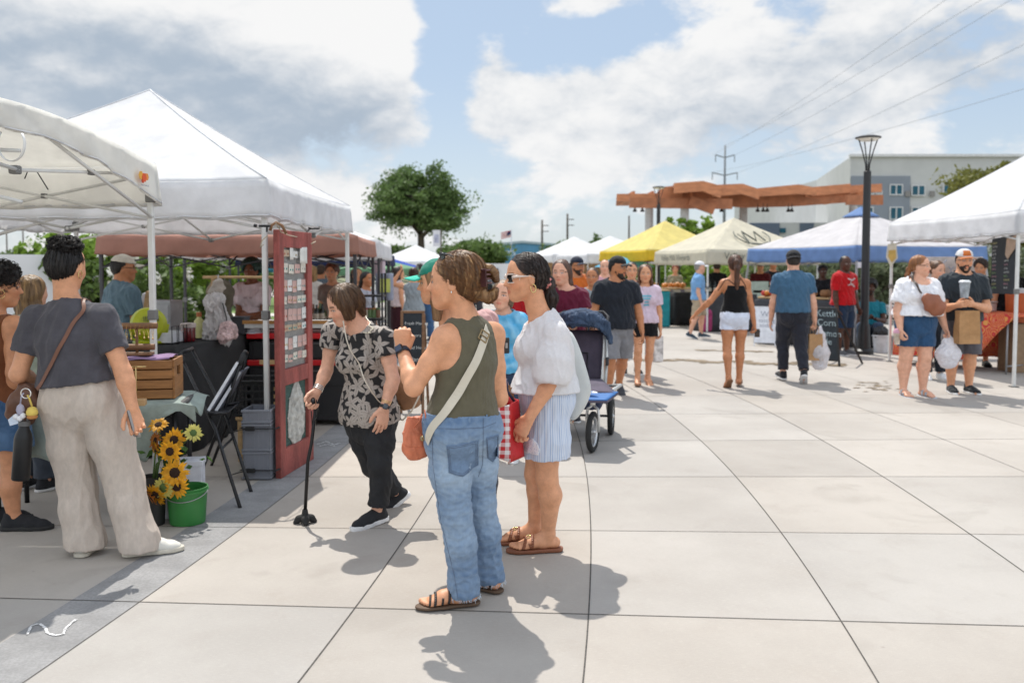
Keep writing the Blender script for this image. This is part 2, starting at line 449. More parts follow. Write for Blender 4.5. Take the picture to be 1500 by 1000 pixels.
def ribbon(name,pts,width,mat,root,thick=.003,trees=None,off=.004,n=40,side=None,twist=None):
 """a strap along pts (world), pressed onto the nearest surface of trees"""
 pts=np.array(pts,float);s=np.r_[0,np.cumsum(np.linalg.norm(np.diff(pts,axis=0),axis=1))];q=np.linspace(0,s[-1],n)
 L=np.stack([np.interp(q,s,pts[:,i])for i in range(3)],1);N=np.zeros_like(L)
 for i in range(n):
  if trees:
   best=None
   for t in trees:
    loc,no,_,d=t.find_nearest(V(L[i]))
    if best is None or d<best[2]:best=(np.array(loc),np.array(no),d)
   N[i]=best[1]
   if best[2]<.10 or(L[i]-best[0])@best[1]<0:L[i]=best[0]+best[1]*off
  else:N[i]=side if side is not None else A_(0,-1,0)
 for _ in range(9 if trees else 0):
  L[1:-1]=(L[:-2]+2*L[1:-1]+L[2:])/4;N[1:-1]=(N[:-2]+N[1:-1]+N[2:])/3
 T=np.gradient(L,axis=0);S=np.cross(T,N);S/=np.linalg.norm(S,axis=1,keepdims=True)+1e-9;N=np.cross(S,T);N/=np.linalg.norm(N,axis=1,keepdims=True)+1e-9
 w_=width/2;vs=np.stack([L-S*w_,L-S*w_+N*thick,L+S*w_+N*thick,L+S*w_],1).reshape(-1,3);fs=[]
 for i in range(n-1):
  a,b=i*4,i*4+4
  for k in range(4):fs.append((a+k,a+(k+1)%4,b+(k+1)%4,b+k))
 fs+=[(0,1,2,3),(n*4-1,n*4-2,n*4-3,n*4-4)]
 return mesh(name,vs,fs,mat,root,False)
def patch(name,tree,o,ux,uy,poly,mat,root,off=.003,nd=None,res=14,thick=True):
 """a flat piece (pocket, print) laid on a surface: polygon in (ux,uy) about o, cast along nd"""
 o=A_(*o);ux=A_(*ux);uy=A_(*uy);nd=unit(np.cross(ux,uy))if nd is None else unit(nd)
 poly=np.array(poly,float);c=poly.mean(0);m=len(poly)
 ring=[]
 per=np.linspace(0,m,res*m//2,endpoint=False)
 for t in per:
  i=int(t)%m;f=t-int(t);ring.append(poly[i]*(1-f)+poly[(i+1)%m]*f)
 ring=np.array(ring);K=6;vs=[];N=len(ring)
 for j in range(K+1):
  for q in ring:
   p2=c+(q-c)*(1-j/K*.999);w_=o+ux*p2[0]+uy*p2[1]
   hit=tree.ray_cast(V(w_+nd*.25),V(-nd),.6)
   vs.append(np.array(hit[0])+nd*off if hit[0]is not None else w_)
 vs=np.array(vs);fs=[]
 for j in range(K):
  for i in range(N):fs.append((j*N+i,j*N+(i+1)%N,(j+1)*N+(i+1)%N,(j+1)*N+i))
 edge=vs[:N]-nd*(off+.002);vs=np.vstack([vs,edge]);b=(K+1)*N
 for i in range(N):fs.append((b+i,b+(i+1)%N,(i+1)%N,i))
 return mesh(name,vs,fs,mat,root,True)
# people
SKIN=dict(fair='#e2ac90',light='#dca07a',mid='#cf926c',tan='#bf8058',brown='#7a4a30',dark='#4a2c1e')
CLOTHES={}
def cloth(name,col,**k):
 d=dict(rough=.85,var=.10,scale=14,bump=.25,bscale=260,spec=.2,sheen=.15);d.update(k)
 return M(name,col,**d)
MSKIN=M('skin',(.5,.20,.12),attr='Col',rough=.48,var=.13,scale=26,bump=.12,bscale=420,spec=.4,fine=.16)
def hairmat(col):
 col=hexc(col)if isinstance(col,str)else col
 nm='hair_%02x%02x%02x'%tuple(int(255*q)for q in col)
 if nm in MATS:return MATS[nm]
 m=M(nm,attr='Col',rough=.42,var=.45,scale=26,bump=.5,bscale=90,spec=.45,stretch=(1,1,.22));return m
class Fig:
 def __init__(s,label,pos,H=1.7,yaw=0,sex='f',g=1.,lean=0.,side=0.,arms=None,legs=None,head=(0,0,0),skin='light',v=.008,over=None,cat='person',group=None,ball=1.,hips=1.,root=True,hs=1.,flat=False):
  s.H,s.g,s.sex,s.v,s.skin=H,g,sex,v,np.array(hexc(SKIN.get(skin,skin)))
  f=A_(sin(R(yaw)),cos(R(yaw)),0);r=A_(cos(R(yaw)),-sin(R(yaw)),0);u=A_(0,0,1);s.f,s.r=f,r
  pos=A_(pos[0],pos[1],0);J={}
  loc=lambda d,sg:unit(r*sg*d[0]+f*d[1]+u*d[2])
  hw=.052*H*hips
  legs=legs or{};arms=arms or{}
  hip=A_(0,0,0);an={}
  for sd_,sg in(('L',-1),('R',1)):
   th,shn,*fp=legs.get(sd_,((.03,.02,-1),(.0,-.03,-1)))
   J['hp'+sd_]=hip+r*sg*hw;J['kn'+sd_]=J['hp'+sd_]+loc(th,sg)*.24*H;J['an'+sd_]=J['kn'+sd_]+loc(shn,sg)*.235*H
   pitch=fp[0]if fp else 0;turn=fp[1]if len(fp)>1 else 8
   fd=f*cos(R(turn))+r*sg*sin(R(turn));J['ff'+sd_]=unit(fd*cos(R(pitch))-u*sin(R(pitch)))
  low=1e9
  for sd_ in 'LR':
   ff=J['ff'+sd_];fu=unit(u-ff*ff[2]);sole=J['an'+sd_]-fu*.045*H
   low=min(low,(sole+ff*.08*H)[2],(sole-ff*.03*H)[2])
  J['hip']=hip
  ld=unit(u+f*math.tan(R(lean))+r*math.tan(R(side)))
  neck=hip+ld*.315*H;J['neck']=neck
  shw=(.087 if sex=='f' else .102)*H*(.5+.5*g);sb=unit(ld*.8+u*.2)
  hy,hp,hr=head
  hf=f*cos(R(hy))+r*sin(R(hy));hrr=np.cross(hf,u);hf2=hf*cos(R(hp))-u*sin(R(hp));hu=np.cross(hrr,hf2)
  hrr,hu=hrr*cos(R(hr))+hu*sin(R(hr)),hu*cos(R(hr))-hrr*sin(R(hr))
  J['head']=neck+ld*.055*H+hu*.045*H+hf2*.014*H
  s.hf,s.hr,s.hu=hf2,hrr,hu
  for sd_,sg in(('L',-1),('R',1)):
   J['sh'+sd_]=neck+r*sg*shw-ld*.050*H
   ua,fa=arms.get(sd_,((.16,-.02,-1),(.10,.12,-1)))[:2]
   J['el'+sd_]=J['sh'+sd_]+loc(ua,sg)*.172*H;J['wr'+sd_]=J['el'+sd_]+loc(fa,sg)*.15*H
  off=pos-A_(0,0,low)
  for k in list(J):
   if not k.startswith('ff'):J[k]=J[k]+off
  s.armspec=arms;s.J=J
  for k,q in(over or{}).items():J[k]=A_(*q)
  for sd_ in 'LR':
   if over and 'an'+sd_ in over and flat:J['an'+sd_][2]=.045*H+(flat if flat is not True else .002)
  s.hh=.142*H*hs
  s.root=thing('person',label,cat,pos,group)if root else None
  s.r_sh=unit(J['shR']-J['shL']);s.r_hp=unit(J['hpR']-J['hpL']);s.up=unit(J['neck']-J['hip'])
  s.fw=unit(np.cross(s.up,(s.r_sh+s.r_hp)/2))
  if s.sex=='f':s.tab=[(-.10,.098,.066),(.06,.105,.074),(.22,.094,.066),(.40,.079,.058),(.62,.088,.064),(.80,.090,.056),(.92,.062,.044),(1.02,.034,.034)]
  else:s.tab=[(-.10,.092,.064),(.06,.096,.070),(.25,.093,.067),(.42,.092,.064),(.64,.103,.068),(.82,.106,.058),(.93,.07,.046),(1.02,.038,.038)]
  s.ball=ball
# frames
 def spine(s,t):return s.J['hip']*(1-t)+s.J['neck']*t+s.fw*(-.012*s.H*sin(pi*t))
 def wd(s,t):return unit(s.r_hp*(1-t)+s.r_sh*t)
 def torso(s,e=0.,t0=-9,t1=9,ea=None,sc=None):
  T=[(t,a,b)for t,a,b in s.tab if t0<=t<=t1]
  H,g=s.H,s.g
  gm=lambda t:g if t<.85 else .5+.5*g
  A=[a*H*gm(t)+e+(ea(t)if ea else 0)for t,a,b in T];Bq=[b*H*(gm(t)*1.05-.05)*(s.ball if .05<t<.6 else 1)+e+(ea(t)if ea else 0)for t,a,b in T]
  return loftp([s.spine(t)for t,a,b in T],A,Bq,[s.wd(t)for t,a,b in T],k=.03*H/1.7)
 def limbr(s,kind):
  q=s.H*s.g
  return{'arm':[.031*q,.027*q,.024*q],'fore':[.024*q,.0245*q,.0165*s.H*(.6+.4*s.g)],'thigh':[.054*q,.047*q,.0325*q],'shin':[.0315*q,.0345*q,.0205*s.H*(.6+.4*s.g)]}[kind]
 def leg_pts(s,sd_):
  J=s.J;h,k,a=J['hp'+sd_],J['kn'+sd_],J['an'+sd_]
  back=-s.f*.010*s.H
  return[h,h*.5+k*.5,k,k*.7+a*.3+back,a]
 def arm_pts(s,sd_):
  J=s.J;return[J['sh'+sd_],(J['sh'+sd_]+J['el'+sd_])/2,J['el'+sd_],J['el'+sd_]*.72+J['wr'+sd_]*.28,J['wr'+sd_]]
 def soft(s,sh,e=0.):
  """bust / seat volumes"""
  H,g=s.H,s.g
  if s.sex=='f':
   for sg in(-1,1):
    sh.u(ellp(s.spine(.64)+s.fw*.050*H*g+s.wd(.6)*sg*.045*H*g,(.040*H*g+e,.036*H*g+e,.040*H*g+e),(s.wd(.6),s.fw,s.up)),.035)
  for sg in(-1,1):
   sh.u(ellp(s.spine(-.01)-s.fw*.038*H*g+s.wd(0)*sg*.046*H*g,(.052*H*g+e,.046*H*g+e,.058*H*g+e),(s.wd(0),s.fw,s.up)),.04)
 def skull(s,sh,e=0.,k=1.):
  c,X,Y,Z,h=s.J['head'],s.hr,s.hf,s.hu,s.hh;ax=(X,Y,Z)
  q=lambda x,y,z:c+h*(X*x+Y*y+Z*z)
  sh.u(ellp(q(0,-.07,.14),(.335*h+e,.42*h+e,.36*h+e),ax),.0)
  sh.u(loftp([q(0,.08,.20),q(0,.10,.02),q(0,.12,-.14),q(0,.14,-.28),q(0,.19,-.41)],[.30*h+e,.295*h+e,.275*h+e,.215*h+e,.12*h+e],[.275*h+e,.265*h+e,.25*h+e,.215*h+e,.11*h+e],X,k=.03),.03)
  return q
 def face(s,sh):
  h=s.hh;X,Y,Z=s.hr,s.hf,s.hu;q=s.skull(sh);ax=(X,Y,Z)
  for sg in(-1,1):
   sh.u(tubep([q(sg*.25,-.02,-.16),q(sg*.19,.12,-.34),q(sg*.06,.27,-.43)],[.06*h,.055*h,.06*h]),.03)
   sh.u(ellp(q(sg*.17,.24,-.13),(.10*h,.09*h,.08*h),ax),.03)
   sh.sub(ellp(q(sg*.145,.44,.0),(.075*h,.10*h,.055*h),ax),.012)
   sh.u(ellp(q(sg*.140,.315,-.005),(.058*h,.055*h,.05*h),ax),.004)
  sh.u(tubep([q(-.19,.29,.085),q(0,.345,.075),q(.19,.29,.085)],[.03*h,.035*h,.03*h]),.02)
  sh.u(tubep([q(0,.345,.05),q(0,.415,-.06),q(0,.475,-.135)],[.03*h,.036*h,.046*h]),.012)
  for sg in(-1,1):sh.u(ellp(q(sg*.05,.395,-.155),(.038*h,.05*h,.03*h),ax),.01)
  sh.u(ellp(q(0,.30,-.29),(.12*h,.09*h,.09*h),ax),.03)
  sh.u(tubep([q(-.10,.33,-.295),q(0,.395,-.270),q(.10,.33,-.295)],[.014*h,.026*h,.014*h]),.006)
  sh.u(tubep([q(-.09,.33,-.312),q(0,.388,-.325),q(.09,.33,-.312)],[.014*h,.028*h,.014*h]),.006)
  sh.u(ellp(q(0,.29,-.425),(.10*h,.085*h,.075*h),ax),.025)
  for sg in(-1,1):
   c=q(sg*.335,-.05,-.04);sh.u(ellp(c,(.035*h,.085*h,.14*h),(unit(X+Y*sg*-.25),Y,unit(Z-Y*.2))),.008)
   sh.sub(ellp(c+X*sg*.03*h+Y*.01*h,(.02*h,.04*h,.075*h),ax),.006)
  J=s.J;b=.036*s.H*(.55+.45*s.g)*(1.0 if s.sex=='f' else 1.18)
  sh.u(tubep([q(0,-.10,-.10),q(0,-.10,-.38)*.5+J['neck']*.5,J['neck']-s.up*.02],[b*.98,b*.92,b*1.12]),.02)
 def facecols(s,vs):
  h=s.hh;d=(vs-s.J['head'])/h;x,y,z=d@s.hr,d@s.hf,d@s.hu;ax_=np.abs(x);c=np.tile(s.skin,(len(vs),1)).astype(float)
  near=(np.abs(z)<.7)&(ax_<.5)&(y>-.3)&(y<.6)
  def paint(msk,col,a):
   w_=(np.clip(msk,0,1)*a*near)[:,None];c[:]=c*(1-w_)+np.array(col)*w_
  sm=lambda t,a,b:np.clip((t-a)/(b-a),0,1)
  blush=np.exp(-(((ax_-.19)/.11)**2+((z+.15)/.10)**2))*(y>.1);paint(blush,s.skin*A_(1.08,.78,.72),.5)
  lips=(1-sm(((ax_/.105)**2+((z+.298)/.052)**2),.75,1.1))*(y>.30);paint(lips,s.skin*A_(.85,.45,.45),.75)
  brow=(1-sm(np.abs(z-.105+.25*(ax_-.14)**2*4),.016,.032))*(1-sm(np.abs(ax_-.145),.07,.095))*(y>.2);paint(brow,s.hcol*.8,.8)
  ex=np.hypot((ax_-.142)/.062,(z+.004)/.027);eye=(1-sm(ex,.8,1.15))*(y>.25)
  paint(eye,(.62,.58,.55),.9);paint((1-sm(np.hypot(ax_-.142,z+.002),.02,.032))*(y>.25)*(ex<1.2),(.035,.02,.015),.95)
  paint((1-sm(np.abs(ex-1.2),.12,.35))*(y>.25)*(z>-.015),(.06,.035,.03),.75)
  c*=(1+.05*waves(vs,9,5))[:,None]
  return c
 def hand(s,sh,sd_,thumb=None,curl=.35,spread=.12,d=None,size=1.,fist=False):
  J=s.J;W=J['wr'+sd_];d=unit(J['wr'+sd_]-J['el'+sd_])if d is None else unit(d);hs=.108*s.H*size
  t=unit(thumb if thumb is not None else s.f);t=unit(t-d*(t@d));n=np.cross(t,d)if sd_=='R' else np.cross(d,t);n=-n if False else n
  mr=s.v*.95
  sh.u(loftp([W-d*.01,W+d*.12*hs,W+d*.40*hs,W+d*.52*hs],[.15*hs,.19*hs,.235*hs,.22*hs],[max(.11*hs,mr),max(.10*hs,mr),max(.085*hs,mr),max(.07*hs,mr)],t,k=.006),.012)
  cs=curl if isinstance(curl,(list,tuple))else[curl*q for q in(.9,1,1.05,1.12)]
  for i,(lat,ln,bx)in enumerate(((.175,.44,.50),(.06,.49,.53),(-.055,.46,.51),(-.165,.36,.47))):
   p=W+d*bx*hs+t*lat*hs;p0_=p;a=0;pts=[p];dd=unit(d+t*spread*(1.5-i)*.5)
   for fr,am in((.44,62),(.32,85),(.24,55)):
    a+=R(am)*cs[i];p=p+(dd*cos(a)+n*sin(a))*ln*fr*hs;pts.append(p)
   r0=max(.052*hs,mr)
   if i==2:s.ringp=(p0_+(pts[1]-p0_)*.45,unit(pts[1]-p0_),r0)
   sh.u(tubep(pts,[r0*1.05,r0,max(r0*.92,mr),max(r0*.78,mr)],k=.004),.004)
  p0=W+d*.10*hs+t*.15*hs
  if fist:p1=W+d*.34*hs+t*.27*hs+n*.10*hs;p2=W+d*.46*hs+t*.16*hs+n*.24*hs;p3=W+d*.44*hs+t*.02*hs+n*.27*hs
  else:p1=p0+unit(d*.75+t*.62+n*.25)*.24*hs;p2=p1+unit(d*.85+t*.30+n*.35)*.20*hs;p3=p2+unit(d*.8+n*.5+t*.05)*.13*hs
  r0=max(.066*hs,mr);sh.u(tubep([p0,p1,p2,p3],[r0*1.35,r0,max(r0*.95,mr),max(r0*.75,mr)],k=.005),.008)
 def foot(s,sh,sd_,toes=True):
  J=s.J;a,ff=J['an'+sd_],J['ff'+sd_];up=A_(0,0,1);fu=unit(up-ff*ff[2]);lat=np.cross(ff,fu);H=s.H;b=a-fu*.045*H
  q=lambda x,y,z:b+(ff*x+lat*y+fu*z)*H
  sh.u(loftp([q(-.022,0,.018),q(.02,0,.022),q(.06,0,.020),q(.092,0,.012)],[.019*H,.019*H,.024*H,.026*H],[.018*H,.021*H,.018*H,.0115*H],lat,k=.02),.012)
  sh.u(tubep([a,q(.012,0,.025)],[.021*H,.019*H]),.02);sh.u(tubep([a+fu*.005,q(.05,0,.022)],[.018*H,.015*H]),.02)
  if toes:
   sg=1 if sd_=='L' else-1
   for i,(y,x,r_)in enumerate(((.018,.118,.0085),(.006,.116,.0062),(-.004,.111,.006),(-.0125,.104,.0057),(-.020,.096,.0055))):
    sh.u(tubep([q(x-.03,y*sg,.010),q(x,y*sg*1.05,.008)],[r_*H*.95,r_*H]),.004)
 def body(s,hands=None,toes=True,feet=True,arms='LR',legs='LR',slim=1.,order='LR'):
  sh=Shape();s.face(sh);sh.u(s.torso(ea=(lambda t:-.014*(t<.3))if slim<1 else None),.03);s.soft(sh,-.016 if slim<1 else 0.)
  H,g,J=s.H,s.g,s.J
  for sd_ in order:
   sh.u(tubep([J['neck']-s.up*.012*H,J['sh'+sd_]+s.up*.002*H],[.030*H,.028*H]),.03)
   pts=s.arm_pts(sd_);ra,rf=s.limbr('arm'),s.limbr('fore')
   sh.u(ellp(J['sh'+sd_],(.034*H*g,.034*H*g,.036*H*g)),.03)
   sh.u(tubep(pts,[ra[0],ra[1],ra[2],rf[1],rf[2]],k=.02),.03)
   if sd_ in arms:
    hk=dict((hands or{}).get(sd_,{}));s.hand(sh,sd_,**hk)
   pl=s.leg_pts(sd_);rt,rs=s.limbr('thigh'),s.limbr('shin')
   if sd_ in legs:
    sh.u(tubep(pl,[rt[0]*slim,rt[1]*slim,rt[2]*slim,rs[1]*slim,rs[2]],k=.03),.02)
    if feet:s.foot(sh,sd_,toes)
  if not hasattr(s,'hcol'):s.hcol=A_(.05,.03,.02)
  s.body_o=dress(sh,s.v,'body',MSKIN,s.root,cols=s.facecols,it=1 if s.v<.006 else 1)
  return s.body_o
# clothes
 def top(s,mat,hem=-.02,sleeve=.55,e=.012,neckr=.062,name='shirt',amp=.006,flare=.01,sleeve_w=.018,seed=3,v=None,freq=24,fold=(1,1,.5),neckz=.0,neckf=.02,cols=None,bloused=0.,uvc=None,armhole=0.,straps=0.,extra=None):
  H,g,J=s.H,s.g,s.J;sh=Shape();z=s.spine(hem)
  sh.u(s.torso(e,ea=lambda t:flare*max(0,1-(t-hem)/.6)+bloused*math.exp(-((t-hem-.12)/.10)**2)),.03);s.soft(sh,e)
  for sd_ in 'LR':
   sh.u(tubep([J['neck']-s.up*.016*H,J['sh'+sd_]+s.up*.002*H],[.030*H+e*.6,.030*H+e*.8]),.03)
  sh.inter(planep(z,-s.up))
  for sd_ in 'LR':
   if sleeve>0:
    p,q_=J['sh'+sd_],J['el'+sd_];w_=J['wr'+sd_];ra=s.limbr('arm');rf=s.limbr('fore')
    if sleeve<=1:
     en=p+(q_-p)*sleeve;r1=ra[0]+(ra[2]-ra[0])*sleeve+sleeve_w
     sh.u(cut(tubep([p,p*.4+en*.6,en+(en-p)*.3],[ra[0]+e+.006*H,(ra[0]*.5+r1*.5)+e*.7,r1]),en,q_-p),.025)
    else:
     en=q_+(w_-q_)*(sleeve-1)
     sh.u(cut(tubep([p,q_,en+(en-q_)*.2],[ra[0]+e+.004*H,ra[2]+e,rf[2]+e*.8+.004]),en,w_-q_),.025)
  if armhole:
   for sd_,sg in(('L',-1),('R',1)):sh.sub(ellp(J['sh'+sd_]+s.r_sh*sg*.012*H-s.up*.012*H,(armhole*H*.8,armhole*H*1.1,armhole*H*1.25),(s.r_sh,s.fw,s.up)),.008)
  if straps:sh.inter(planep(s.spine(straps),s.up),.01)
  if extra:extra(sh)
  nk=J['neck']+s.up*(.022*H+neckz)+s.fw*neckf
  sh.sub(ellp(nk,(neckr*H*1.02,neckr*H*.95,neckr*H*.80),(s.r_sh,s.fw,s.up)),.006)
  o=dress(sh,v or s.v,name,mat,s.root,amp,freq,seed,stretch=fold,cols=cols,uvc=uvc);return o
 def trousers(s,mat,wtop=.22,end=.96,e=.010,r=(.062,.058,.048,.045,.043),name='trousers',amp=.006,seed=5,v=None,cols=None,seat=0.,freq=20,uvc=None,gat=0.,cutn=None,fold=(1,1,.6)):
  """r: leg radius (xH) at hip, mid-thigh, knee, mid-calf, hem; end: fraction hip->ankle where the leg stops"""
  H,g,J=s.H,s.g,s.J;sh=Shape()
  sh.u(s.torso(e,t1=.42),.03)
  for sg in(-1,1):
   sh.u(ellp(s.spine(-.01)-s.fw*.038*H*g+s.wd(0)*sg*.046*H*g,(.052*H*g+e,.046*H*g+e+seat,.060*H*g+e),(s.wd(0),s.fw,s.up)),.04)
  sh.inter(planep(s.spine(wtop),s.up))
  for sd_ in 'LR':
   h,k,a=J['hp'+sd_],J['kn'+sd_],J['an'+sd_];pts=[h,h*.5+k*.5,k,k*.6+a*.4-s.f*.010*H,a];rr=[q*H*(.35+.65*g)for q in r]
   if end<.5:
    en=h+(k-h)*end*2;n_=k-h
   else:en=k+(a-k)*(end-.5)*2;n_=a-k
   if cutn is not None:n_=A_(*cutn)
   ext=pts+[a+(a-k)*.12];rr.append(rr[-1])
   sh.u(cut(tubep(ext,rr,k=.03),en,n_),.02)
  sh.inter(planep(s.spine(wtop),s.up))
  return dress(sh,v or s.v,name,mat,s.root,amp,freq,seed,stretch=fold,cols=cols,uvc=uvc)
 def skirt(s,mat,wtop=.22,drop=.33,w0=.0,w1=.05,name='skirt',amp=.006,seed=5,v=None,uvc=None):
  H,J=s.H,s.J;top_=s.spine(wtop);bot=s.J['hip']-A_(0,0,1)*drop*H*.9
  sh=Shape();a,b=.105*H*s.g+.012,.074*H*s.g+.014
  sh.u(loftp([top_,s.spine(.05),bot,bot-A_(0,0,.06)],[a*.86,a,a+w1,a+w1],[b*.9,b+.015,b+w1*.8,b+w1*.8],s.r_hp,k=.03),0)
  sh.inter(planep(top_,s.up));sh.inter(planep(bot,(0,0,-1)));return dress(sh,v or s.v,name,mat,s.root,amp,18,seed,stretch=(1.4,1.4,.3),uvc=uvc)
 def shoes(s,up_mat,sole_mat=None,sole=.022,name='shoe',high=.0,sz=1.,which='LR'):
  H=s.H
  for sd_ in which:
   J=s.J;a,ff=J['an'+sd_],J['ff'+sd_];fu=unit(A_(0,0,1)-ff*ff[2]);lat=np.cross(ff,fu);b=a-fu*.045*H
   q=lambda x,y,z:b+(ff*x*sz+lat*y+fu*z)*H
   up=Shape();up.u(loftp([q(-.024,0,.022),q(.02,0,.026),q(.06,0,.022),q(.10,0,.016),q(.118,0,.014)],[.023*H,.023*H,.028*H,.027*H,.018*H],[.024*H,.028*H,.024*H,.017*H,.012*H],lat,k=.02),0)
   up.u(tubep([q(-.012,0,.03),q(-.010,0,.052+high)],[.024*H,.026*H]),.02);up.u(tubep([q(.0,0,.035),q(.045,0,.036)],[.022*H,.015*H]),.02)
   up.sub(tubep([q(-.008,0,.056+high),q(-.004,0,.09+high)],[.020*H,.022*H]),.004);up.inter(planep(q(0,0,sole/H*.6),-fu))
   o=dress(up,min(s.v,.007),name,up_mat,s.root)
   if sole_mat:
    so=Shape();so.u(loftp([q(-.026,0,.006),q(.02,0,.006),q(.06,0,.006),q(.10,0,.006),q(.120,0,.006)],[.025*H,.025*H,.030*H,.029*H,.019*H],[.05*H]*5,lat,k=.01),0)
    so.inter(planep(q(0,0,sole/H),fu));so.inter(planep(q(0,0,0.0),-fu));dress(so,min(s.v,.007),'sole',sole_mat,o)
   yield_=o
  return o
 def sandals(s,mat,sole_mat,straps=((.07,.0),(.03,.3)),thick=.014,name='sandal',thong=False):
  H=s.H
  for sd_ in 'LR':
   J=s.J;a,ff=J['an'+sd_],J['ff'+sd_];fu=unit(A_(0,0,1)-ff*ff[2]);lat=np.cross(ff,fu);b=a-fu*.045*H
   q=lambda x,y,z:b+(ff*x+lat*y+fu*z)*H
   so=Shape();so.u(loftp([q(-.026,0,0),q(.02,0,0),q(.06,0,0),q(.10,0,0),q(.118,0,0)],[.023*H,.023*H,.029*H,.029*H,.020*H],[.06*H]*5,lat,k=.01),0)
   so.inter(planep(q(0,0,.002),fu));so.inter(planep(q(0,0,.002)-fu*thick,-fu));o=dress(so,min(s.v,.005),name,sole_mat,s.root)
   if s.body_o is None:continue
   mb=MB();tr=bvh(s.body_o)
   def arch(x0,x1,w_,zt):
    L=[]
    for i in range(15):
     t=pi*i/14;p=q(x0+(x1-x0)*i/14,0,0)+lat*cos(t)*.034*H+fu*(.004+sin(t)*zt)*H
     c=q(x0+(x1-x0)*i/14,0,.012);hit=tr.ray_cast(V(p),V(c-p),.08);L.append(np.array(hit[0])+unit(p-c)*.003 if hit[0]is not None else p)
    for i in range(14):
     d=ff*w_/2;n_=unit(L[i]-q(x0,0,.012))*.003
     mb.add([L[i]-d,L[i]+d,L[i+1]+d,L[i+1]-d,L[i]-d+n_,L[i]+d+n_,L[i+1]+d+n_,L[i+1]-d+n_],[(4,5,6,7),(0,3,2,1),(0,1,5,4),(3,7,6,2),(1,2,6,5),(0,4,7,3)])
   for x0,x1,w_,zt in straps:arch(x0,x1,w_,zt)
   mb.build('strap',mat,o,True)
# head things
 def hcoord(s):c,X,Y,Z,h=s.J['head'],s.hr,s.hf,s.hu,s.hh;return lambda x,y,z:c+h*(X*x+Y*y+Z*z)
 def hair(s,style,col,hi=None,v=None,name='hair',len_=1.,amp=.35,seed=2,streak=.35,extra=None):
  q=s.hcoord();h=s.hh;ax=(s.hr,s.hf,s.hu);sh=Shape();col=np.array(hexc(col)if isinstance(col,str)else col);s.hcol=col
  e={'short':.03,'curly':.11,'afro':.22}.get(style,.05)
  sh.u(ellp(q(0,-.08,.15),((.335+e)*h,(.42+e)*h,(.36+e)*h),ax),0)
  if style=='bob':
   for sg in(-1,1):sh.u(loftp([q(sg*.22,.02,.25),q(sg*.33,.03,-.02),q(sg*.34,.08,-.32)],[.12*h,.14*h,.16*h],[.10*h,.09*h,.06*h],s.hf,k=.03),.05)
   sh.u(loftp([q(0,-.34,.15),q(0,-.40,-.10),q(0,-.36,-.40)],[.30*h,.32*h,.29*h],[.14*h,.14*h,.10*h],s.hr,k=.03),.05)
  if style in('long','longback'):
   for sg in(-1,1):
    yy=.0 if style=='long' else-.16
    sh.u(loftp([q(sg*.22,.02,.25),q(sg*.33,yy,-.10),q(sg*.37,yy-.02,-.5),q(sg*.36,yy+.04,-.5-.6*len_)],[.12*h,.15*h,.17*h,.12*h],[.09*h,.08*h,.09*h,.06*h],s.hf,k=.03),.05)
   sh.u(loftp([q(0,-.34,.15),q(0,-.42,-.2),q(0,-.40,-.5-.5*len_)],[.30*h,.34*h,.32*h],[.14*h,.12*h,.09*h],s.hr,k=.03),.05)
  if style in('pony','bun','lowbun','tied'):
   sh.u(ellp(q(0,-.22,-.05),(.30*h,.30*h,.30*h),ax),.05)
  if style=='short':sh.u(ellp(q(0,-.26,-.06),(.29*h,.22*h,.26*h),ax),.05)
  fc=ellp(q(0,.52,-.14),(.34*h,.46*h,.52*h),ax)if style not in('bob',)else ellp(q(0,.55,-.16),(.27*h,.42*h,.52*h),ax)
  sh.sub(fc,.02)
  if style in('short','curly','pony','bun','lowbun','tied','afro'):
   for sg in(-1,1):
    sh.sub(ellp(q(sg*.42,.12,-.22),(.20*h,.20*h,.26*h),ax),.02)
    sh.sub(ellp(q(sg*.40,-.05,-.06),(.10*h,.10*h,.13*h),ax),.01)
   sh.inter(planep(q(0,-.3,-.34 if style=='short' else-.30),unit(-s.hu+.35*s.hf)))
  if style=='pony':
   sh.u(loftp([q(0,-.44,.18),q(0,-.66,.16),q(0,-.72,-.20),q(.03,-.62,-.65*len_),q(.05,-.56,-1.15*len_)],[.09*h,.12*h,.15*h,.13*h,.05*h],[.09*h,.11*h,.10*h,.09*h,.04*h],s.hr,k=.03),.02)
  if style=='tied':
   sh.u(loftp([q(0,-.40,-.10),q(0,-.56,-.18),q(0,-.60,-.5),q(.0,-.50,-.75*len_-.15),q(.0,-.42,-1.2*len_)],[.09*h,.13*h,.17*h,.14*h,.05*h],[.08*h,.11*h,.12*h,.09*h,.04*h],s.hr,k=.03),.02)
  if style=='bun':sh.u(ellp(q(0,-.46,.32),(.20*h,.19*h,.19*h),ax),.02)
  if style=='lowbun':sh.u(ellp(q(0,-.52,-.05),(.20*h,.18*h,.20*h),ax),.02)
  if extra:extra(sh,q,h,ax)
  hi=np.array(hexc(hi))if isinstance(hi,str)else(col*1.5 if hi is None else np.array(hi))
  def cols(vs):
   d=(vs-s.J['head'])/h;y,x,z=d@s.hf,d@s.hr,d@s.hu
   ang=np.arctan2(x,y+.1);r_=np.random.RandomState(seed);f_=np.zeros(len(vs))
   wb=1.4*waves(vs,22,seed+3)
   for i in range(7):f_+=np.sin(ang*(9+8*i)+z*(3+2*i)*(-1)**i+r_.rand()*6+wb)/(1+.18*i)
   t=np.clip(.42+.20*f_+.12*waves(vs,30,seed+9),0,1)[:,None]*streak;return col*(1-t)+hi*t
  vs,fs=sh.mesh(v or min(s.v,.008));vs=relax(vs,fs,1)
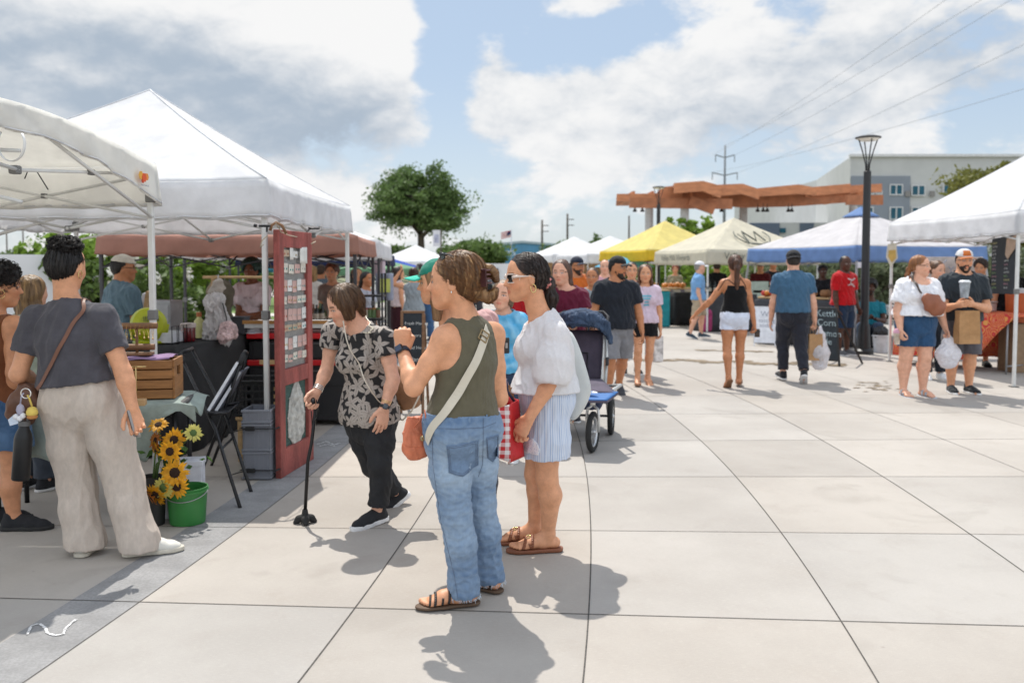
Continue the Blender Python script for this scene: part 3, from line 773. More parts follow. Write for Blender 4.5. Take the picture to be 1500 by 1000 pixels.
  if style in('curly','afro'):vs=vs+vnormals(vs,fs)*(waves(vs,95,seed)*.035*h*amp/.35+waves(vs,40,seed+1)*.03*h)[:,None]
  else:
   d=(vs-s.J['head'])/h;ang=np.arctan2(d@s.hr,d@s.hf+.1);zz=d@s.hu
   st=np.sin(ang*31+zz*4)+.6*np.sin(ang*53-zz*6+1)+.5*np.sin(ang*17+zz*3+2)
   yf=d@s.hf;front=np.clip((.16-yf)/.22,0,1)*np.clip((zz+.9)/.3,0,1);vs=vs+vnormals(vs,fs)*((st*.010*h*amp/.35+waves(vs,28,seed)*.016*h)*front)[:,None]
  o=mesh(name,vs,fs,hairmat(tuple(col)),s.root,True,cols=cols(vs));o_np[o.name]=(vs,fs);s.hair_o=o;return o
 def strands(s,kind,n=600,ln=.16,r=.0008,seed=1,lo=.6,hi=2.2,tie=None):
  """single locks lying on the hair: kind = down / tie / curl"""
  vs,fs=o_np[s.hair_o.name];tr=BVHTree.FromPolygons(vs.tolist(),fs.tolist());rs=np.random.RandomState(seed);q=s.hcoord();h=s.hh;crown=q(0,-.15,.52);tie=q(0,-.50,-.12)if tie is None else tie;mb=MB();cs=[];base=s.hcol
  for i in rs.choice(len(vs),n):
   p=vs[i];N=9 if kind!='curl' else 14;L=[];w0=rs.normal(0,.16,3);fly=rs.rand()<.05
   if kind=='curl':
    hit=tr.find_nearest(V(p));nn=np.array(hit[1]);a=unit(np.cross(nn,rs.normal(0,1,3)));b=np.cross(nn,a);R_=rs.uniform(.005,.011);tl=rs.uniform(.01,.028);ph=rs.rand()*6
    L=[p+nn*(.004+R_*(1+sin(ph+k*1.05)))+a*R_*cos(ph+k*1.05)+b*tl*(k/N-.5)for k in range(N)]
   else:
    for k in range(N):
     hit=tr.find_nearest(V(p))
     if hit[0]is None:break
     nn=np.array(hit[1]);L.append(np.array(hit[0])+nn*(.0012+.0022*rs.rand()+(.012*(k/N)**2 if fly else 0)))
     if kind=='tie':
      g=tie-p;d=unit(g)+w0*.35
      if np.linalg.norm(g)<.03 or g@s.hu>.02 and(p-q(0,-.4,0))@s.hf<0:d=-s.hu*1.0-s.hf*.1+w0*.4
     else:d=unit(unit(p-crown)*.55-s.hu*.75)+w0*.6
     d=d-nn*(d@nn);p=L[-1]+unit(d)*ln/N
   if len(L)<4:continue
   m=len(mb.v);mb.tube(L,[r]*(len(L)-1)+[r*.3],4,caps=False);c=base*rs.uniform(lo,hi);cs+=[c]*(len(mb.v)-m)
  return mb.build('hair_strands',hairmat(tuple(base)),s.hair_o,True,cols=np.array(cs))
 def beard(s,col,long_=.0):
  q=s.hcoord();h=s.hh;sh=Shape();e=.014*s.hh/.22;ax=(s.hr,s.hf,s.hu)
  s2=Shape();sh.u(loftp([q(0,.12,-.14),q(0,.14,-.28),q(0,.20,-.42),q(0,.22,-.48-long_)],[.29*h,.245*h,.17*h,.11*h],[.27*h,.25*h,.17*h,.10*h],s.hr,k=.03),0)
  for sg in(-1,1):sh.u(tubep([q(sg*.29,.0,-.06),q(sg*.25,.05,-.2),q(sg*.18,.16,-.36)],[.045*h,.07*h,.08*h]),.02)
  sh.sub(ellp(q(0,.38,-.05),(.25*h,.3*h,.15*h),ax),.012);sh.sub(ellp(q(0,.42,-.305),(.075*h,.09*h,.018*h),ax),.004);sh.u(tubep([q(-.10,.35,-.30),q(-.05,.40,-.235),q(.05,.40,-.235),q(.10,.35,-.30)],[.03*h,.022*h,.022*h,.03*h]),.008)
  sh.inter(planep(q(0,-.1,0),-s.hf))
  c=np.array(hexc(col));vs,fs=sh.mesh(min(s.v,.007));vs=vs+vnormals(vs,fs)*(waves(vs,110,4)*.02*h)[:,None]
  return mesh('beard',vs,fs,hairmat(tuple(c)),s.root,True,cols=c*(1+.25*waves(vs,60,3))[:,None])
 def cap(s,col,brim=None,back=False,name='cap',front=None):
  q=s.hcoord();h=s.hh;sg=-1 if back else 1;ax=(s.hr,s.hf,s.hu);sh=Shape()
  sh.u(ellp(q(0,-.06,.20),(.40*h,.48*h,.40*h),ax),0);sh.inter(planep(q(0,.3,.20),-(s.hu+s.hf*.12)));sh.sub(ellp(q(0,-.06,.16),(.355*h,.43*h,.36*h),ax),0)
  m=cloth('cap_'+str(col).strip('#'),col,rough=.8);c1=dress(sh,min(s.v,.006),name,m,s.root,.002,40)
  mb=MB();n=12
  def br(i,j):
   a=(i-.5)*2.3;rr=.42+.34*j*max(.15,cos(a*.85));return q(sin(a)*(.36+.06*j),sg*(.06+(rr)*cos(a*.62)*.98),.20-.05*j-.10*abs(sin(a))**2*1.0)
  mb.grid(lambda i,j:br(i,j),n,4);b=mb.build('brim',cloth('cap_'+str(brim or col).strip('#'),brim or col),c1,True,solid=.006)
  if front:
   tr=bvh(c1);
   patch('front_panel',tr,q(0,.2*sg,.36),s.hr*h,s.hu*h,[(-.2,-.12),(.2,-.12),(.16,.14),(-.16,.14)],cloth('cap_'+front.strip('#'),front),c1,.003,s.hf*sg)
  return c1
 def glasses(s,frame='#151515',lens='#101014',up=0.,name='sunglasses',big=1.,blue=False,tw=1.,wrap=.10,fwd=0.):
  q=s.hcoord();h=s.hh;mb=MB();z0=.0+up;y0=.385-up*.35+fwd
  ml=M('lens_'+lens.strip('#'),lens,rough=.22,spec=.35,var=.02,metal=.7 if blue else 0);mf=M('glasses_'+frame.strip('#'),frame,rough=.3,var=.03)
  for sg in(-1,1):
   ln=MB();n=14;pts=[]
   for i in range(n):
    a=2*pi*i/n;cx,sx=cos(a),sin(a);ex=np.sign(cx)*abs(cx)**.7*.115*big;ez=np.sign(sx)*abs(sx)**.7*.075*big;pts.append(q(sg*.155+ex,y0-.02*abs(sg*.155+ex)/.2-wrap*max(0,(abs(sg*.155+ex)-.16)/.1)**1.5,z0+ez))
   mb.tube(pts,.012*h,6,closed=True);c=np.mean(pts,0)+s.hf*.002
   if sg<0:lens_mb=MB()
   lens_mb.add([c]+pts,[(0,1+i,1+(i+1)%n)for i in range(n)])
   mb.tube([q(sg*.275,y0-.05,z0+.03),q(sg*.34,y0-.14,z0+.04),q(sg*.362,-.02,z0+.03),q(sg*.35,-.12,z0-.02)],[.016*h*tw,.016*h*tw,.011*h,.008*h],6)
  mb.tube([q(-.05,y0+.005,z0+.02),q(0,y0+.02,z0+.03),q(.05,y0+.005,z0+.02)],.011*h,6)
  o=mb.build(name,mf,s.root,True);lens_mb.build('lens',ml,o,True);return o
def band(name,root,c,d,r,w_,mat,thick=.004):
 mb=MB();mb.lathe(c,[(r,-w_/2),(r+thick,-w_/2),(r+thick,w_/2),(r,w_/2),(r,-w_/2)],18,d);return mb.build(name,mat,root,True)
def paper_bag(label,c,w_,d_,h_,yaw=0,col='#b58a5c',name='paper_bag',handles=False,top_open=True,group=None,crumple=.004,cat='bag'):
 c=A_(*c);t=thing(name,label,cat,c,group);X=A_(cos(R(yaw)),sin(R(yaw)),0);Yv=A_(-sin(R(yaw)),cos(R(yaw)),0);mb=MB()
 rs=np.random.RandomState(int(abs(c[0])*97+7))
 prof=[0,.25,.5,.75,1];ring=[(-.5,-.5),(0,-.5),(.5,-.5),(.5,0),(.5,.5),(0,.5),(-.5,.5),(-.5,0)]
 vs=[c+X*(a*w_*(1-.06*z))+Yv*(b*d_*(1-.25*z if top_open else 1-.9*z))*(.55 if a==0 and 0<z<1 else 1)+A_(0,0,z*h_)+rs.normal(0,crumple,3)*(0<z<1.1)for z in prof for a,b in ring]
 fs=[(j*8+i,j*8+(i+1)%8,j*8+8+(i+1)%8,j*8+8+i)for j in range(4)for i in range(8)]+[tuple(range(8))[::-1]]
 mb.add(vs,fs);o=mb.build('paper_body',M('paper_'+col.strip('#'),col,rough=.85,var=.12,scale=12,bump=.3,bscale=40),t,False,solid=.002)
 if handles:
  hb=MB()
  for sg in(-1,1):
   b=c+Yv*sg*d_*.37+A_(0,0,h_);hb.tube([b-X*w_*.2,b-X*w_*.18+A_(0,0,.09),b+A_(0,0,.12),b+X*w_*.18+A_(0,0,.09),b+X*w_*.2],.004,6)
  hb.build('handle',M('paper_'+col.strip('#'),col),t,True)
 return t
def plastic_bag(label,top_,w_,h_,seed=1,group=None,col='#e9e9ee',name='plastic_bag'):
 """a thin bag hanging from a hand at top_"""
 top_=A_(*top_);t=thing(name,label,'bag',top_-A_(0,0,h_),group);sh=Shape();c=top_-A_(0,0,h_*.62)
 sh.u(loftp([top_-A_(0,0,.0),top_-A_(0,0,h_*.2),c,top_-A_(0,0,h_*.9)],[.012,w_*.22,w_*.5,w_*.38],[.012,w_*.14,w_*.34,w_*.26],(1,.2,0),k=.04),0)
 dress(sh,.008,'bag_film',M('thin_plastic_film',col,rough=.35,var=.06,scale=20,transl=.45,bump=.5,bscale=30),t,.012,42,seed,ridge=True)
 hb=MB();hb.tube([top_-A_(.02,0,.06),top_+A_(-.01,0,.02),top_+A_(.012,0,.02),top_-A_(-.02,0,.06)],.005,6);hb.build('handle',MATS['thin_plastic_film'],t,True);return t
# setting
def struct(o):o['kind']='structure';return o
def concrete_mat():
 m=bpy.data.materials.new('broom_finished_concrete');m.use_nodes=True;n=NT(m.node_tree);b=m.node_tree.nodes['Principled BSDF']
 co=n.n('ShaderNodeTexCoord').outputs['Object']
 big=n.noise(co,.55,5,.6);mid=n.noise(co,3.2,6,.65,.4);fine=n.noise(n.mapv(co,(1,5,1)),34,4,.7);grit=n.noise(co,260,2,.6)
 c=n.mix(n.smooth(big,.35,.65),(.352,.322,.290),(.418,.386,.350))
 c=n.mix(n.m('MULTIPLY',n.smooth(mid,.50,.75),.5),c,(.34,.305,.27))
 c=n.mix(n.m('MULTIPLY',n.smooth(fine,.48,.78),.4),c,(.52,.48,.44))
 c=n.mix(n.m('MULTIPLY',n.smooth(grit,.56,.72),.4),c,(.25,.23,.21))
 st=n.noise(co,1.3,3,.5,.8);sp=n.noise(co,9,3,.5)
 c=n.mix(n.m('MULTIPLY',n.smooth(st,.58,.70),.3),c,(.25,.225,.195))
 vo=n.n('ShaderNodeTexVoronoi');m.node_tree.links.new(co,vo.inputs['Vector']);vo.inputs['Scale'].default_value=1.7
 spot=n.smooth(vo.outputs['Distance'],.028,.012);c=n.mix(n.m('MULTIPLY',spot,n.smooth(sp,.45,.6,0.,.55)),c,(.14,.125,.11))
 at=n.n('ShaderNodeAttribute',attribute_name='Col').outputs['Color'];mm=n.n('ShaderNodeMix',data_type='RGBA',blend_type='MULTIPLY');mm.inputs[0].default_value=1;m.node_tree.links.new(c,mm.inputs[6]);m.node_tree.links.new(at,mm.inputs[7]);c=mm.outputs[2]
 m.node_tree.links.new(c,b.inputs['Base Color']);b.inputs['Roughness'].default_value=.82;b.inputs['Specular IOR Level'].default_value=.35
 bn=n.n('ShaderNodeBump');bn.inputs['Strength'].default_value=.25;bn.inputs['Distance'].default_value=.004
 n.put(bn.inputs['Height'],n.m('ADD',n.m('MULTIPLY',fine,.7),n.m('MULTIPLY',grit,.4)));m.node_tree.links.new(bn.outputs[0],b.inputs['Normal'])
 return m
MC=concrete_mat()
struct(mesh('plaza_paving',[(-60,-12,0),(60,-12,0),(60,66,0),(-60,66,0)],[(0,1,2,3)],MC,cols=np.ones((4,3))))
M('dry_earth_and_grass',(.16,.17,.09),rough=1,var=.4,scale=.08)
struct(mesh('ground',[(-2500,-300,-.03),(2500,-300,-.03),(2500,4000,-.03),(-2500,4000,-.03)],[(0,1,2,3)],MATS['dry_earth_and_grass']))
def curve(X0,Zc,Rr):return lambda y:X0-(y-Zc)**2/(2*Rr)
CUR=[curve(-.443,9.5,50),curve(.63,9,45),curve(1.735,8.1,35),curve(2.857,8.2,38),curve(4.0,7.6,40),curve(5.15,7.4,40),curve(6.3,7.2,41)]
stripR=curve(-1.441,10,50);stripL=lambda y:stripR(y)-.335
def strip_mesh(name,fl,fr,y0,y1,n,z,mat):
 vs=[];
 for i in range(n+1):
  y=y0+(y1-y0)*i/n;vs+=[(fl(y),y,z),(fr(y),y,z)]
 return struct(mesh(name,vs,[(2*i,2*i+1,2*i+3,2*i+2)for i in range(n)],mat))
strip_mesh('grey_paving_band',stripL,stripR,-2,34,90,.0015,M('grey_stained_concrete',(.275,.272,.272),rough=.85,var=.14,scale=5,bump=.2,bscale=160,fine=.25))
MJ=M('dark_joint_filler',(.085,.078,.07),rough=.95,var=.3,scale=40)
jb=MB()
def jline(pts,w0):
 for a,b in zip(pts[:-1],pts[1:]):
  a,b=A_(*a),A_(*b);d=unit(b-a);nrm=A_(-d[1],d[0],0)*w0/2
  jb.add([a-nrm,a+nrm,b+nrm,b-nrm],[(0,1,2,3)][::1])
for i,cf in enumerate(CUR+[lambda y:stripR(y)+.004]):
 w0=.0065 if i<4 else .0045
 jline([(cf(y),y,.003)for y in np.linspace(-1,15.5,60)],w0)
rad=[((0,876),(1500,917),.006),((0,769),(1500,783),.005),((0,698.5),(1500,698),.006),((0,650),(1500,643),.006),((0,612),(1500,604),.006),((0,585),(1500,577),.006)]
for a,b,w0 in rad:
 a,b=G(*a),G(*b);d=(b-a);jline([a+d*t+A_(0,0,.0034)for t in np.linspace(-.4,1.6,40)],w0)
def slabs():
 rows=[(1.25,-.10),(2.64,-.10)]+[((lambda p,q:(p[1]-(q[1]-p[1])/(q[0]-p[0])*p[0],(q[1]-p[1])/(q[0]-p[0])))(G(*a),G(*b)))for a,b,_ in rad];rows.sort()
 curs=[lambda y:stripR(y)-3.4,lambda y:stripR(y)-1.85,stripL]+[stripR]+CUR;rs=np.random.RandomState(21);vs=[];fs=[];cs=[]
 def pt(cf,r,t,r2):
  y0,m0=r;y1,m1=r2;y=y0*(1-t)+y1*t;m=m0*(1-t)+m1*t;yy=y
  for _ in range(4):yy=y+m*cf(yy)
  return(cf(yy),yy,.0007)
 for r,r2 in zip(rows[:-1],rows[1:]):
  for ci in range(len(curs)-1):
   if ci==2:continue
   c=np.array((1,1,1))*(1+rs.normal(0,.035))+np.array((.012,0,-.014))*rs.normal();o=len(vs);N=6
   for k in range(N+1):vs.append(pt(curs[ci],r,k/N,r2));vs.append(pt(curs[ci+1],r,k/N,r2));cs+=[c,c]
   fs+=[(o+2*k,o+2*k+1,o+2*k+3,o+2*k+2)for k in range(N)]
 struct(mesh('paving_slabs',vs,fs,MC,cols=np.array(cs)))
slabs()
for y in(1.25,2.64):
 jline([(x,y-.10*x,.0034)for x in np.linspace(-6,8,20)],.009)
struct(jb.build('paving_joints',MJ))
ck=MB()
def chalk(px):
 p=[G(*q)+A_(0,0,.005)for q in px];L=[]
 for i in range(len(p)-1):
  for t in np.linspace(0,1,6,endpoint=False):L.append(p[i]*(1-t)+p[i+1]*t)
 for a,b in zip(L[:-1],L[1:]):
  d=unit(b-a);nn=A_(-d[1],d[0],0)*(.004+.004*random.random());ck.add([a-nn,a+nn,b+nn,b-nn],[(0,1,2,3)])
random.seed(3)
chalk([(40,930),(46,917),(58,914),(66,920),(70,928),(80,931),(92,930),(97,920),(106,912),(113,907)]);chalk([(465,651),(478,647),(490,652),(500,648)]);chalk([(468,654),(480,651),(494,655)])
struct(ck.build('chalk_marks',M('chalk',(.62,.62,.62),rough=1,var=.5,scale=60)))
def litter():
 rs=np.random.RandomState(4);mb=MB()
 for i in range(1100):
  t=rs.rand();px=930+t*320+12*sin(t*30);py=527+t*8+1.2*sin(t*23)+rs.normal(0,.8)
  if rs.rand()<.15:px=1020+rs.rand()*110;py=514+.02*(px-1070)+rs.normal(0,.5)
  if rs.rand()<.02:px=1285+rs.normal(0,22);py=566+rs.normal(0,4)
  c=G(px,py)+A_(0,0,.005);r_=.03+.06*rs.rand();a=rs.normal(0,.25)
  mb.add([c+A_(cos(a+k*1.57)*r_*(1 if k%2==0 else .5),sin(a+k*1.57)*r_*(1 if k%2==0 else .5),.0004*k)for k in range(4)],[(0,1,2,3)])
 o=mb.build('fallen_leaf_litter',M('leaf_litter',(.25,.195,.135),rough=1,var=.4,scale=5));o['kind']='stuff'
litter()
MG=M('lawn_green',(.10,.16,.035),rough=1,var=.35,scale=1.5,bump=.5,bscale=60)
struct(mesh('lawn',[(-60,22,.012),(-6.6,22,.012),(-5.4,46,.012),(-60,46,.012)],[(0,1,2,3)],MG))
struct(mesh('garden_path',[(-60,29,.03),(-6.3,28,.03),(-6.3,29.6,.03),(-60,31,.03)],[(0,1,2,3)],M('pale_path',(.5,.47,.42),rough=.9)))
# vegetation
def leafmat(name,c):return M(name,c,rough=.6,var=.35,scale=3.5,transl=.35,spec=.3)
def leaves(mb,C,rad,n,size,rs,shell=.0,flat=1.):
 for i in range(n):
  d=rs.normal(0,1,3);d/=np.linalg.norm(d);r_=(shell+(1-shell)*rs.rand())**(1/2.2);p=C+d*np.array(rad)*r_
  a=rs.normal(0,1,3);a/=np.linalg.norm(a);b=np.cross(a,rs.normal(0,1,3));b/=np.linalg.norm(b)+1e-9;s_=size*(.6+.8*rs.rand())
  mb.add([p-a*s_,p+b*s_*.5,p+a*s_,p-b*s_*.5],[(0,1,2,3)])
def tree(label,base,height,crown_w,crown_h,seed,leaf,n_lim=7,lf=.22,per=420,trunk=.35,name='tree',cat='tree',group=None,col=None,bark=(.075,.06,.045),bare=.35,sub=5,spread=1.0):
 rs=np.random.RandomState(seed);base=A_(*base);t=thing(name,label,cat,base,group);tb=MB();cb=MB()
 top_=base+A_(rs.normal(0,.02*height),0,height*.80);fork=base+A_(0,0,height*bare)
 pts=[base-A_(0,0,.1),base+A_(.01,0,height*bare*.5),fork,(fork+top_)/2+A_(rs.normal(0,.03*height),0,0),top_]
 tb.tube(pts,[trunk*1.25,trunk,trunk*.85,trunk*.5,trunk*.12],10);ends=[]
 for i in range(n_lim):
  a=2*pi*(i+.4*rs.rand())/n_lim;h0=bare+(.72-bare)*rs.rand();s_=base+A_(0,0,height*h0);rr=crown_w/2*(.55+.4*rs.rand())*spread;h1=height-crown_h*(.08+.8*rs.rand())
  e=base+A_(cos(a)*rr,sin(a)*rr*.9,max(h1,h0*height+.05*height));m=(s_+e)/2+A_(0,0,-.03*height)+rs.normal(0,.03*height,3)
  tb.tube([s_,m,e],[trunk*.42,trunk*.26,trunk*.07],7);ends.append(e);
  for k in range(sub-2):
   f=.5+.5*rs.rand();p=s_*(1-f)**2+2*m*f*(1-f)+e*f*f;q=p+rs.normal(0,1,3)*crown_w*.10*A_(1,1,.6);q[2]=min(q[2],base[2]+height*.96);tb.tube([p,q],[trunk*.12,trunk*.04],5);ends.append(q)
 cc=base+A_(0,0,height-crown_h/2)
 for k in range(int(n_lim*sub*.7)):
  d=rs.normal(0,1,3);d/=np.linalg.norm(d);ends.append(cc+d*A_(crown_w/2*.9,crown_w/2*.82,crown_h/2*.9)*(.45+.5*rs.rand()))
 ends.append(top_)
 for e in ends:
  r_=crown_w*(.035+.075*rs.rand());n_=int(per*(.25+.5*rs.rand())*(r_/crown_w/.07)**1.3);leaves(cb,e,(r_*1.5,r_*1.4,r_*.75),n_,lf,rs);leaves(cb,e+rs.normal(0,1,3)*r_*.8,(r_*1.9,r_*1.8,r_*1.2),n_//4,lf,rs)
 tb.build('trunk',M('bark',bark,rough=.95,var=.4,scale=6,bump=.6,bscale=12,stretch=(1,1,.2)),t,True);cb.build('crown',leaf,t);return t
def bush(label,base,w_,d_,h_,seed,leaf,n=2500,lf=.09,name='bush',cat='bush',group=None,flowers=None,fl=0):
 rs=np.random.RandomState(seed);base=A_(*base);t=thing(name,label,cat,base,group);cb=MB();k=26
 sb=MB()
 for i in range(k):
  c=base+A_(rs.uniform(-.42,.42)*w_,rs.uniform(-.42,.42)*d_,h_*rs.uniform(.25,.86));r_=.13*(w_+d_)/2*(.6+.7*rs.rand());r_=min(r_,h_*.34)
  leaves(cb,c,(r_*1.2,r_*1.2,r_),n//k,lf,rs,.25);sb.tube([base+A_((c-base)[0]*.3,(c-base)[1]*.3,0),c],[.025,.008],5)
 sb.build('stem',M('bark',(.075,.06,.045)),t,True);cb.build('foliage',leaf,t)
 if fl:
  fb=MB()
  for i in range(fl):
   c=base+A_(rs.uniform(-.5,.5)*w_,-d_*.5*rs.rand(),h_*rs.uniform(.3,.95));leaves(fb,c,(.09,.06,.13),40,.04,rs)
  fb.build('flowers',flowers,t)
 return t
LG=leafmat('leaf_dark_green',(.115,.18,.055));LM=leafmat('leaf_mid_green',(.11,.17,.045));LB=leafmat('leaf_bright_green',(.20,.31,.045));LO=leafmat('leaf_olive',(.15,.155,.035));LS=leafmat('leaf_silver_green',(.15,.18,.10))
tree('large lone shade tree with a broad ragged crown behind the market',P(617,395,72)*A_(1,1,0),10.3,7.6,6.6,12,LG,13,.13,330,.32,bare=.36,sub=8)
for i,(px,py,Y,w_,s_,lab)in enumerate([(672,352,120,6,1,'rounded tree left of the blue warehouse'),(706,356,100,6.5,2,'dark spreading tree against the left end of the blue warehouse'),(712,350,150,6,3,'small tree top showing over the roof of the blue warehouse'),(840,352,130,5,4,'small tree at the right end of the blue warehouse'),(574,358,90,4.5,5,'narrow tree rising behind the blue and green tents'),(540,346,80,3.5,7,'tree top peeking over the white tent roofs on the left'),(882,344,140,4,8,'tiny tree top between the two white tent peaks')]):
 h_=(P(px,py,Y)[2]);tree(lab,P(px,400,Y)*A_(1,1,0),h_,w_*1.1,h_*.72,20+s_,LM if i%2 else LG,6,.28,160,.2,bare=.2,sub=4,group='trees along the horizon')
tree('olive green tree behind the grey apartment building end',P(1475,300,60)*A_(1,1,0),8.8,8,6.5,31,LO,9,.16,420,.25,bare=.25,sub=6)
tree('young bright green tree beside the pergola column',P(1008,340,36)*A_(1,1,0),3.9,2.0,2.7,33,LB,7,.10,260,.06,bare=.2,sub=4)
tree('slim bright green sapling left of the cream tent peak',P(1032,340,37)*A_(1,1,0),3.2,1.3,2.0,34,LB,6,.10,200,.05,bare=.2,sub=4)
for i,(px,Y,w_,h_,s_,lf_,lab,fl)in enumerate([(60,30,5,2.7,1,LM,'dark hedge showing above the white trailer',0),(118,17,2.6,2.4,2,LB,'bright green shrub right of the white trailer',8),(192,16.5,2.8,2.3,3,LM,'flowering shrub behind the man in the pale cap',30),(270,19,2.2,2.3,4,LB,'flowering shrub with white blooms right of the pale canopy pole',45),(318,34,5.0,3.2,5,LM,'tall green hedge beyond the lawn and path',0),(375,36,4.0,3.3,6,LG,'dark hedge behind the person with teal hair',0)]):
 bush(lab,P(px,420,Y)*A_(1,1,0),w_,2.0,h_,40+s_,lf_,6000,.075,group='shrubs behind the left stalls',flowers=M('white_blossom',(.75,.74,.66),rough=.7),fl=fl)
for i,(px,Y,w_,h_,lf_,lab)in enumerate([(1215,26,5,2.1,LS,'grey green shrub bed behind the blue and white tent'),(1298,27,4.6,2.2,LS,'grey green bush behind the seated man'),(1400,28,5,2.2,LS,'grey green bush behind the right white tent'),(1015,33,5.5,2.4,LB,'bright green planting behind the cream tent'),(1085,36,5.0,2.3,LM,'green planting behind the black topped woman')]):
 bush(lab,P(px,420,Y)*A_(1,1,0),w_,2.0,h_,60+i,lf_,5000,.09,group='plantings behind the right stalls')
# far buildings
def building_blue():
 Y=170;t=thing('warehouse','long low blue metal warehouse with a shallow gable and faded white lettering','building',P(768,390,Y)*A_(1,1,0));a,b=P(705,362,Y),P(832,362,Y);pk=P(765,356,Y)
 mb=MB();z0=-.03;poly=[(a[0],z0),(b[0],z0),(b[0],b[2]),(pk[0],pk[2]),(a[0],a[2])];mb.prism(poly,(0,Y+15,0),(1,0,0),(0,0,1),30)
 mb.build('wall',M('blue_metal_cladding',(.075,.24,.40),rough=.5,var=.08,scale=.3,stretch=(6,6,.3)),t)
 rf=MB();rf.prism([(a[0]-.3,a[2]+.02),(pk[0],pk[2]+.02),(b[0]+.3,b[2]+.02),(b[0]+.3,b[2]+.45),(pk[0],pk[2]+.45),(a[0]-.3,a[2]+.45)],(0,Y+15,0),(1,0,0),(0,0,1),30.6);rf.build('roof',M('pale_metal_roof',(.34,.42,.46),rough=.5),t)
 wm=M('white_sign_paint',(.75,.78,.8),rough=.6)
 lettering('lettering','PALMS',wm,P(722,374,Y-.15),(1,0,0),(0,0,1),1.5,t);lettering('lettering','E',wm,P(790,374,Y-.15),(1,0,0),(0,0,1),1.5,t)
building_blue()
def wbox(mb,x0,x1,y0,y1,z0,z1):mb.box(((x0+x1)/2,(y0+y1)/2,(z0+z1)/2),(x1-x0,y1-y0,z1-z0))
def building_right():
 Y=82;c=P(1246,230,Y);e=P(1475,226,Y);l=P(1196,250,Y+22);zt=c[2];x0=c[0];x1=e[0]+25
 t=thing('apartment_building','three storey pale grey apartment block with slate blue panels and paired windows','building',((x0+x1)/2,Y,0))
 wm=M('pale_grey_stucco',(.47,.475,.465),rough=.9,var=.05,scale=.5);pm=M('slate_blue_stucco',(.22,.245,.28),rough=.9,var=.05,scale=.5);gm=M('blue_window_glass',(.012,.085,.13),rough=.35,spec=.3,var=.2,scale=.8);fm=M('white_window_frame',(.6,.6,.6),rough=.6)
 dx=(x0-l[0]);mb=MB();vs=[(x0,Y,0),(x1,Y,0),(x1,Y+60,0),(l[0],Y+60,0),(l[0],Y+22,0)];n=5
 mb.add(vs+[(x,y,zt)for x,y,z in vs],[tuple(range(5))[::-1],tuple(range(5,10))]+[(i,(i+1)%5,5+(i+1)%5,5+i)for i in range(5)]);mb.build('wall',wm,t)
 cp=MB();cp.box(((x0+x1)/2,Y-.02,zt+.12),(x1-x0+.2,.5,.24));cp.build('parapet',fm,t)
 pb=MB();px1=P(1333,258,Y)[0];zp=P(1246,258,Y)[2];pb.box(((x0+px1)/2+.03,Y-.06,zp/2),(px1-x0-.05,.12,zp));pb.build('panel',pm,t)
 for(a,b,up,dn)in[(1303,1322,270,286),(1335,1355,271,287),(1381,1400,270,286),(1420,1438,270,286),(1270,1280,279,285),(1283,1292,279,285),(1268,1279,303,320),(1303,1322,303,322),(1335,1355,303,322),(1381,1400,303,322)]:
  p,q=P(a,up,Y-.13),P(b,dn,Y-.13);x_,X_=p[0],q[0];zz,Z_=q[2],p[2];fb=MB();w_=.09
  for bx in((x_,X_,Z_-w_,Z_),(x_,X_,zz,zz+w_),(x_,x_+w_,zz+w_,Z_-w_),(X_-w_,X_,zz+w_,Z_-w_),((x_+X_)/2-w_/2,(x_+X_)/2+w_/2,zz+w_,Z_-w_)):wbox(fb,bx[0],bx[1],Y-.22,Y-.125,bx[2],bx[3])
  o=fb.build('window',fm,t);g_=MB();wbox(g_,x_+w_,X_-w_,Y-.17,Y-.128,zz+w_,Z_-w_);g_.build('pane',gm,o)
 for px in(1329,1365,1407):
  v_=MB();p=P(px,284,Y-.1);wbox(v_,p[0]-.22,p[0]+.22,Y-.26,Y-.13,p[2]-.25,p[2]+.25);v_.build('vent',M('vent_grey',(.22,.21,.2)),t)
 t2=thing('low_building','low white and dark slate building below the pergola roof','building',P(1145,380,95)*A_(1,1,0))
 mb=MB();a,b=P(1098,326,95),P(1196,326,95);wbox(mb,a[0],b[0]+6,95,120,0,a[2]);mb.build('wall',wm,t2)
 pm2=M('dark_slate_panel',(.10,.13,.18),rough=.8,var=.06)
 for i,(u,v_)in enumerate(((1098,1141),(1172,1191))):
  p,q=P(u,326,94.9),P(v_,390,94.9);d=MB();wbox(d,p[0],q[0],94.85,94.99,.02,p[2]-.05);d.build('panel',pm2,t2)
 for py in(338,354):
  p=P(1143,py-4,94.8);q=P(1151,py+3,94.8);d=MB();wbox(d,p[0],q[0],94.8,94.99,q[2],p[2]);d.build('window',gm,t2)
building_right()
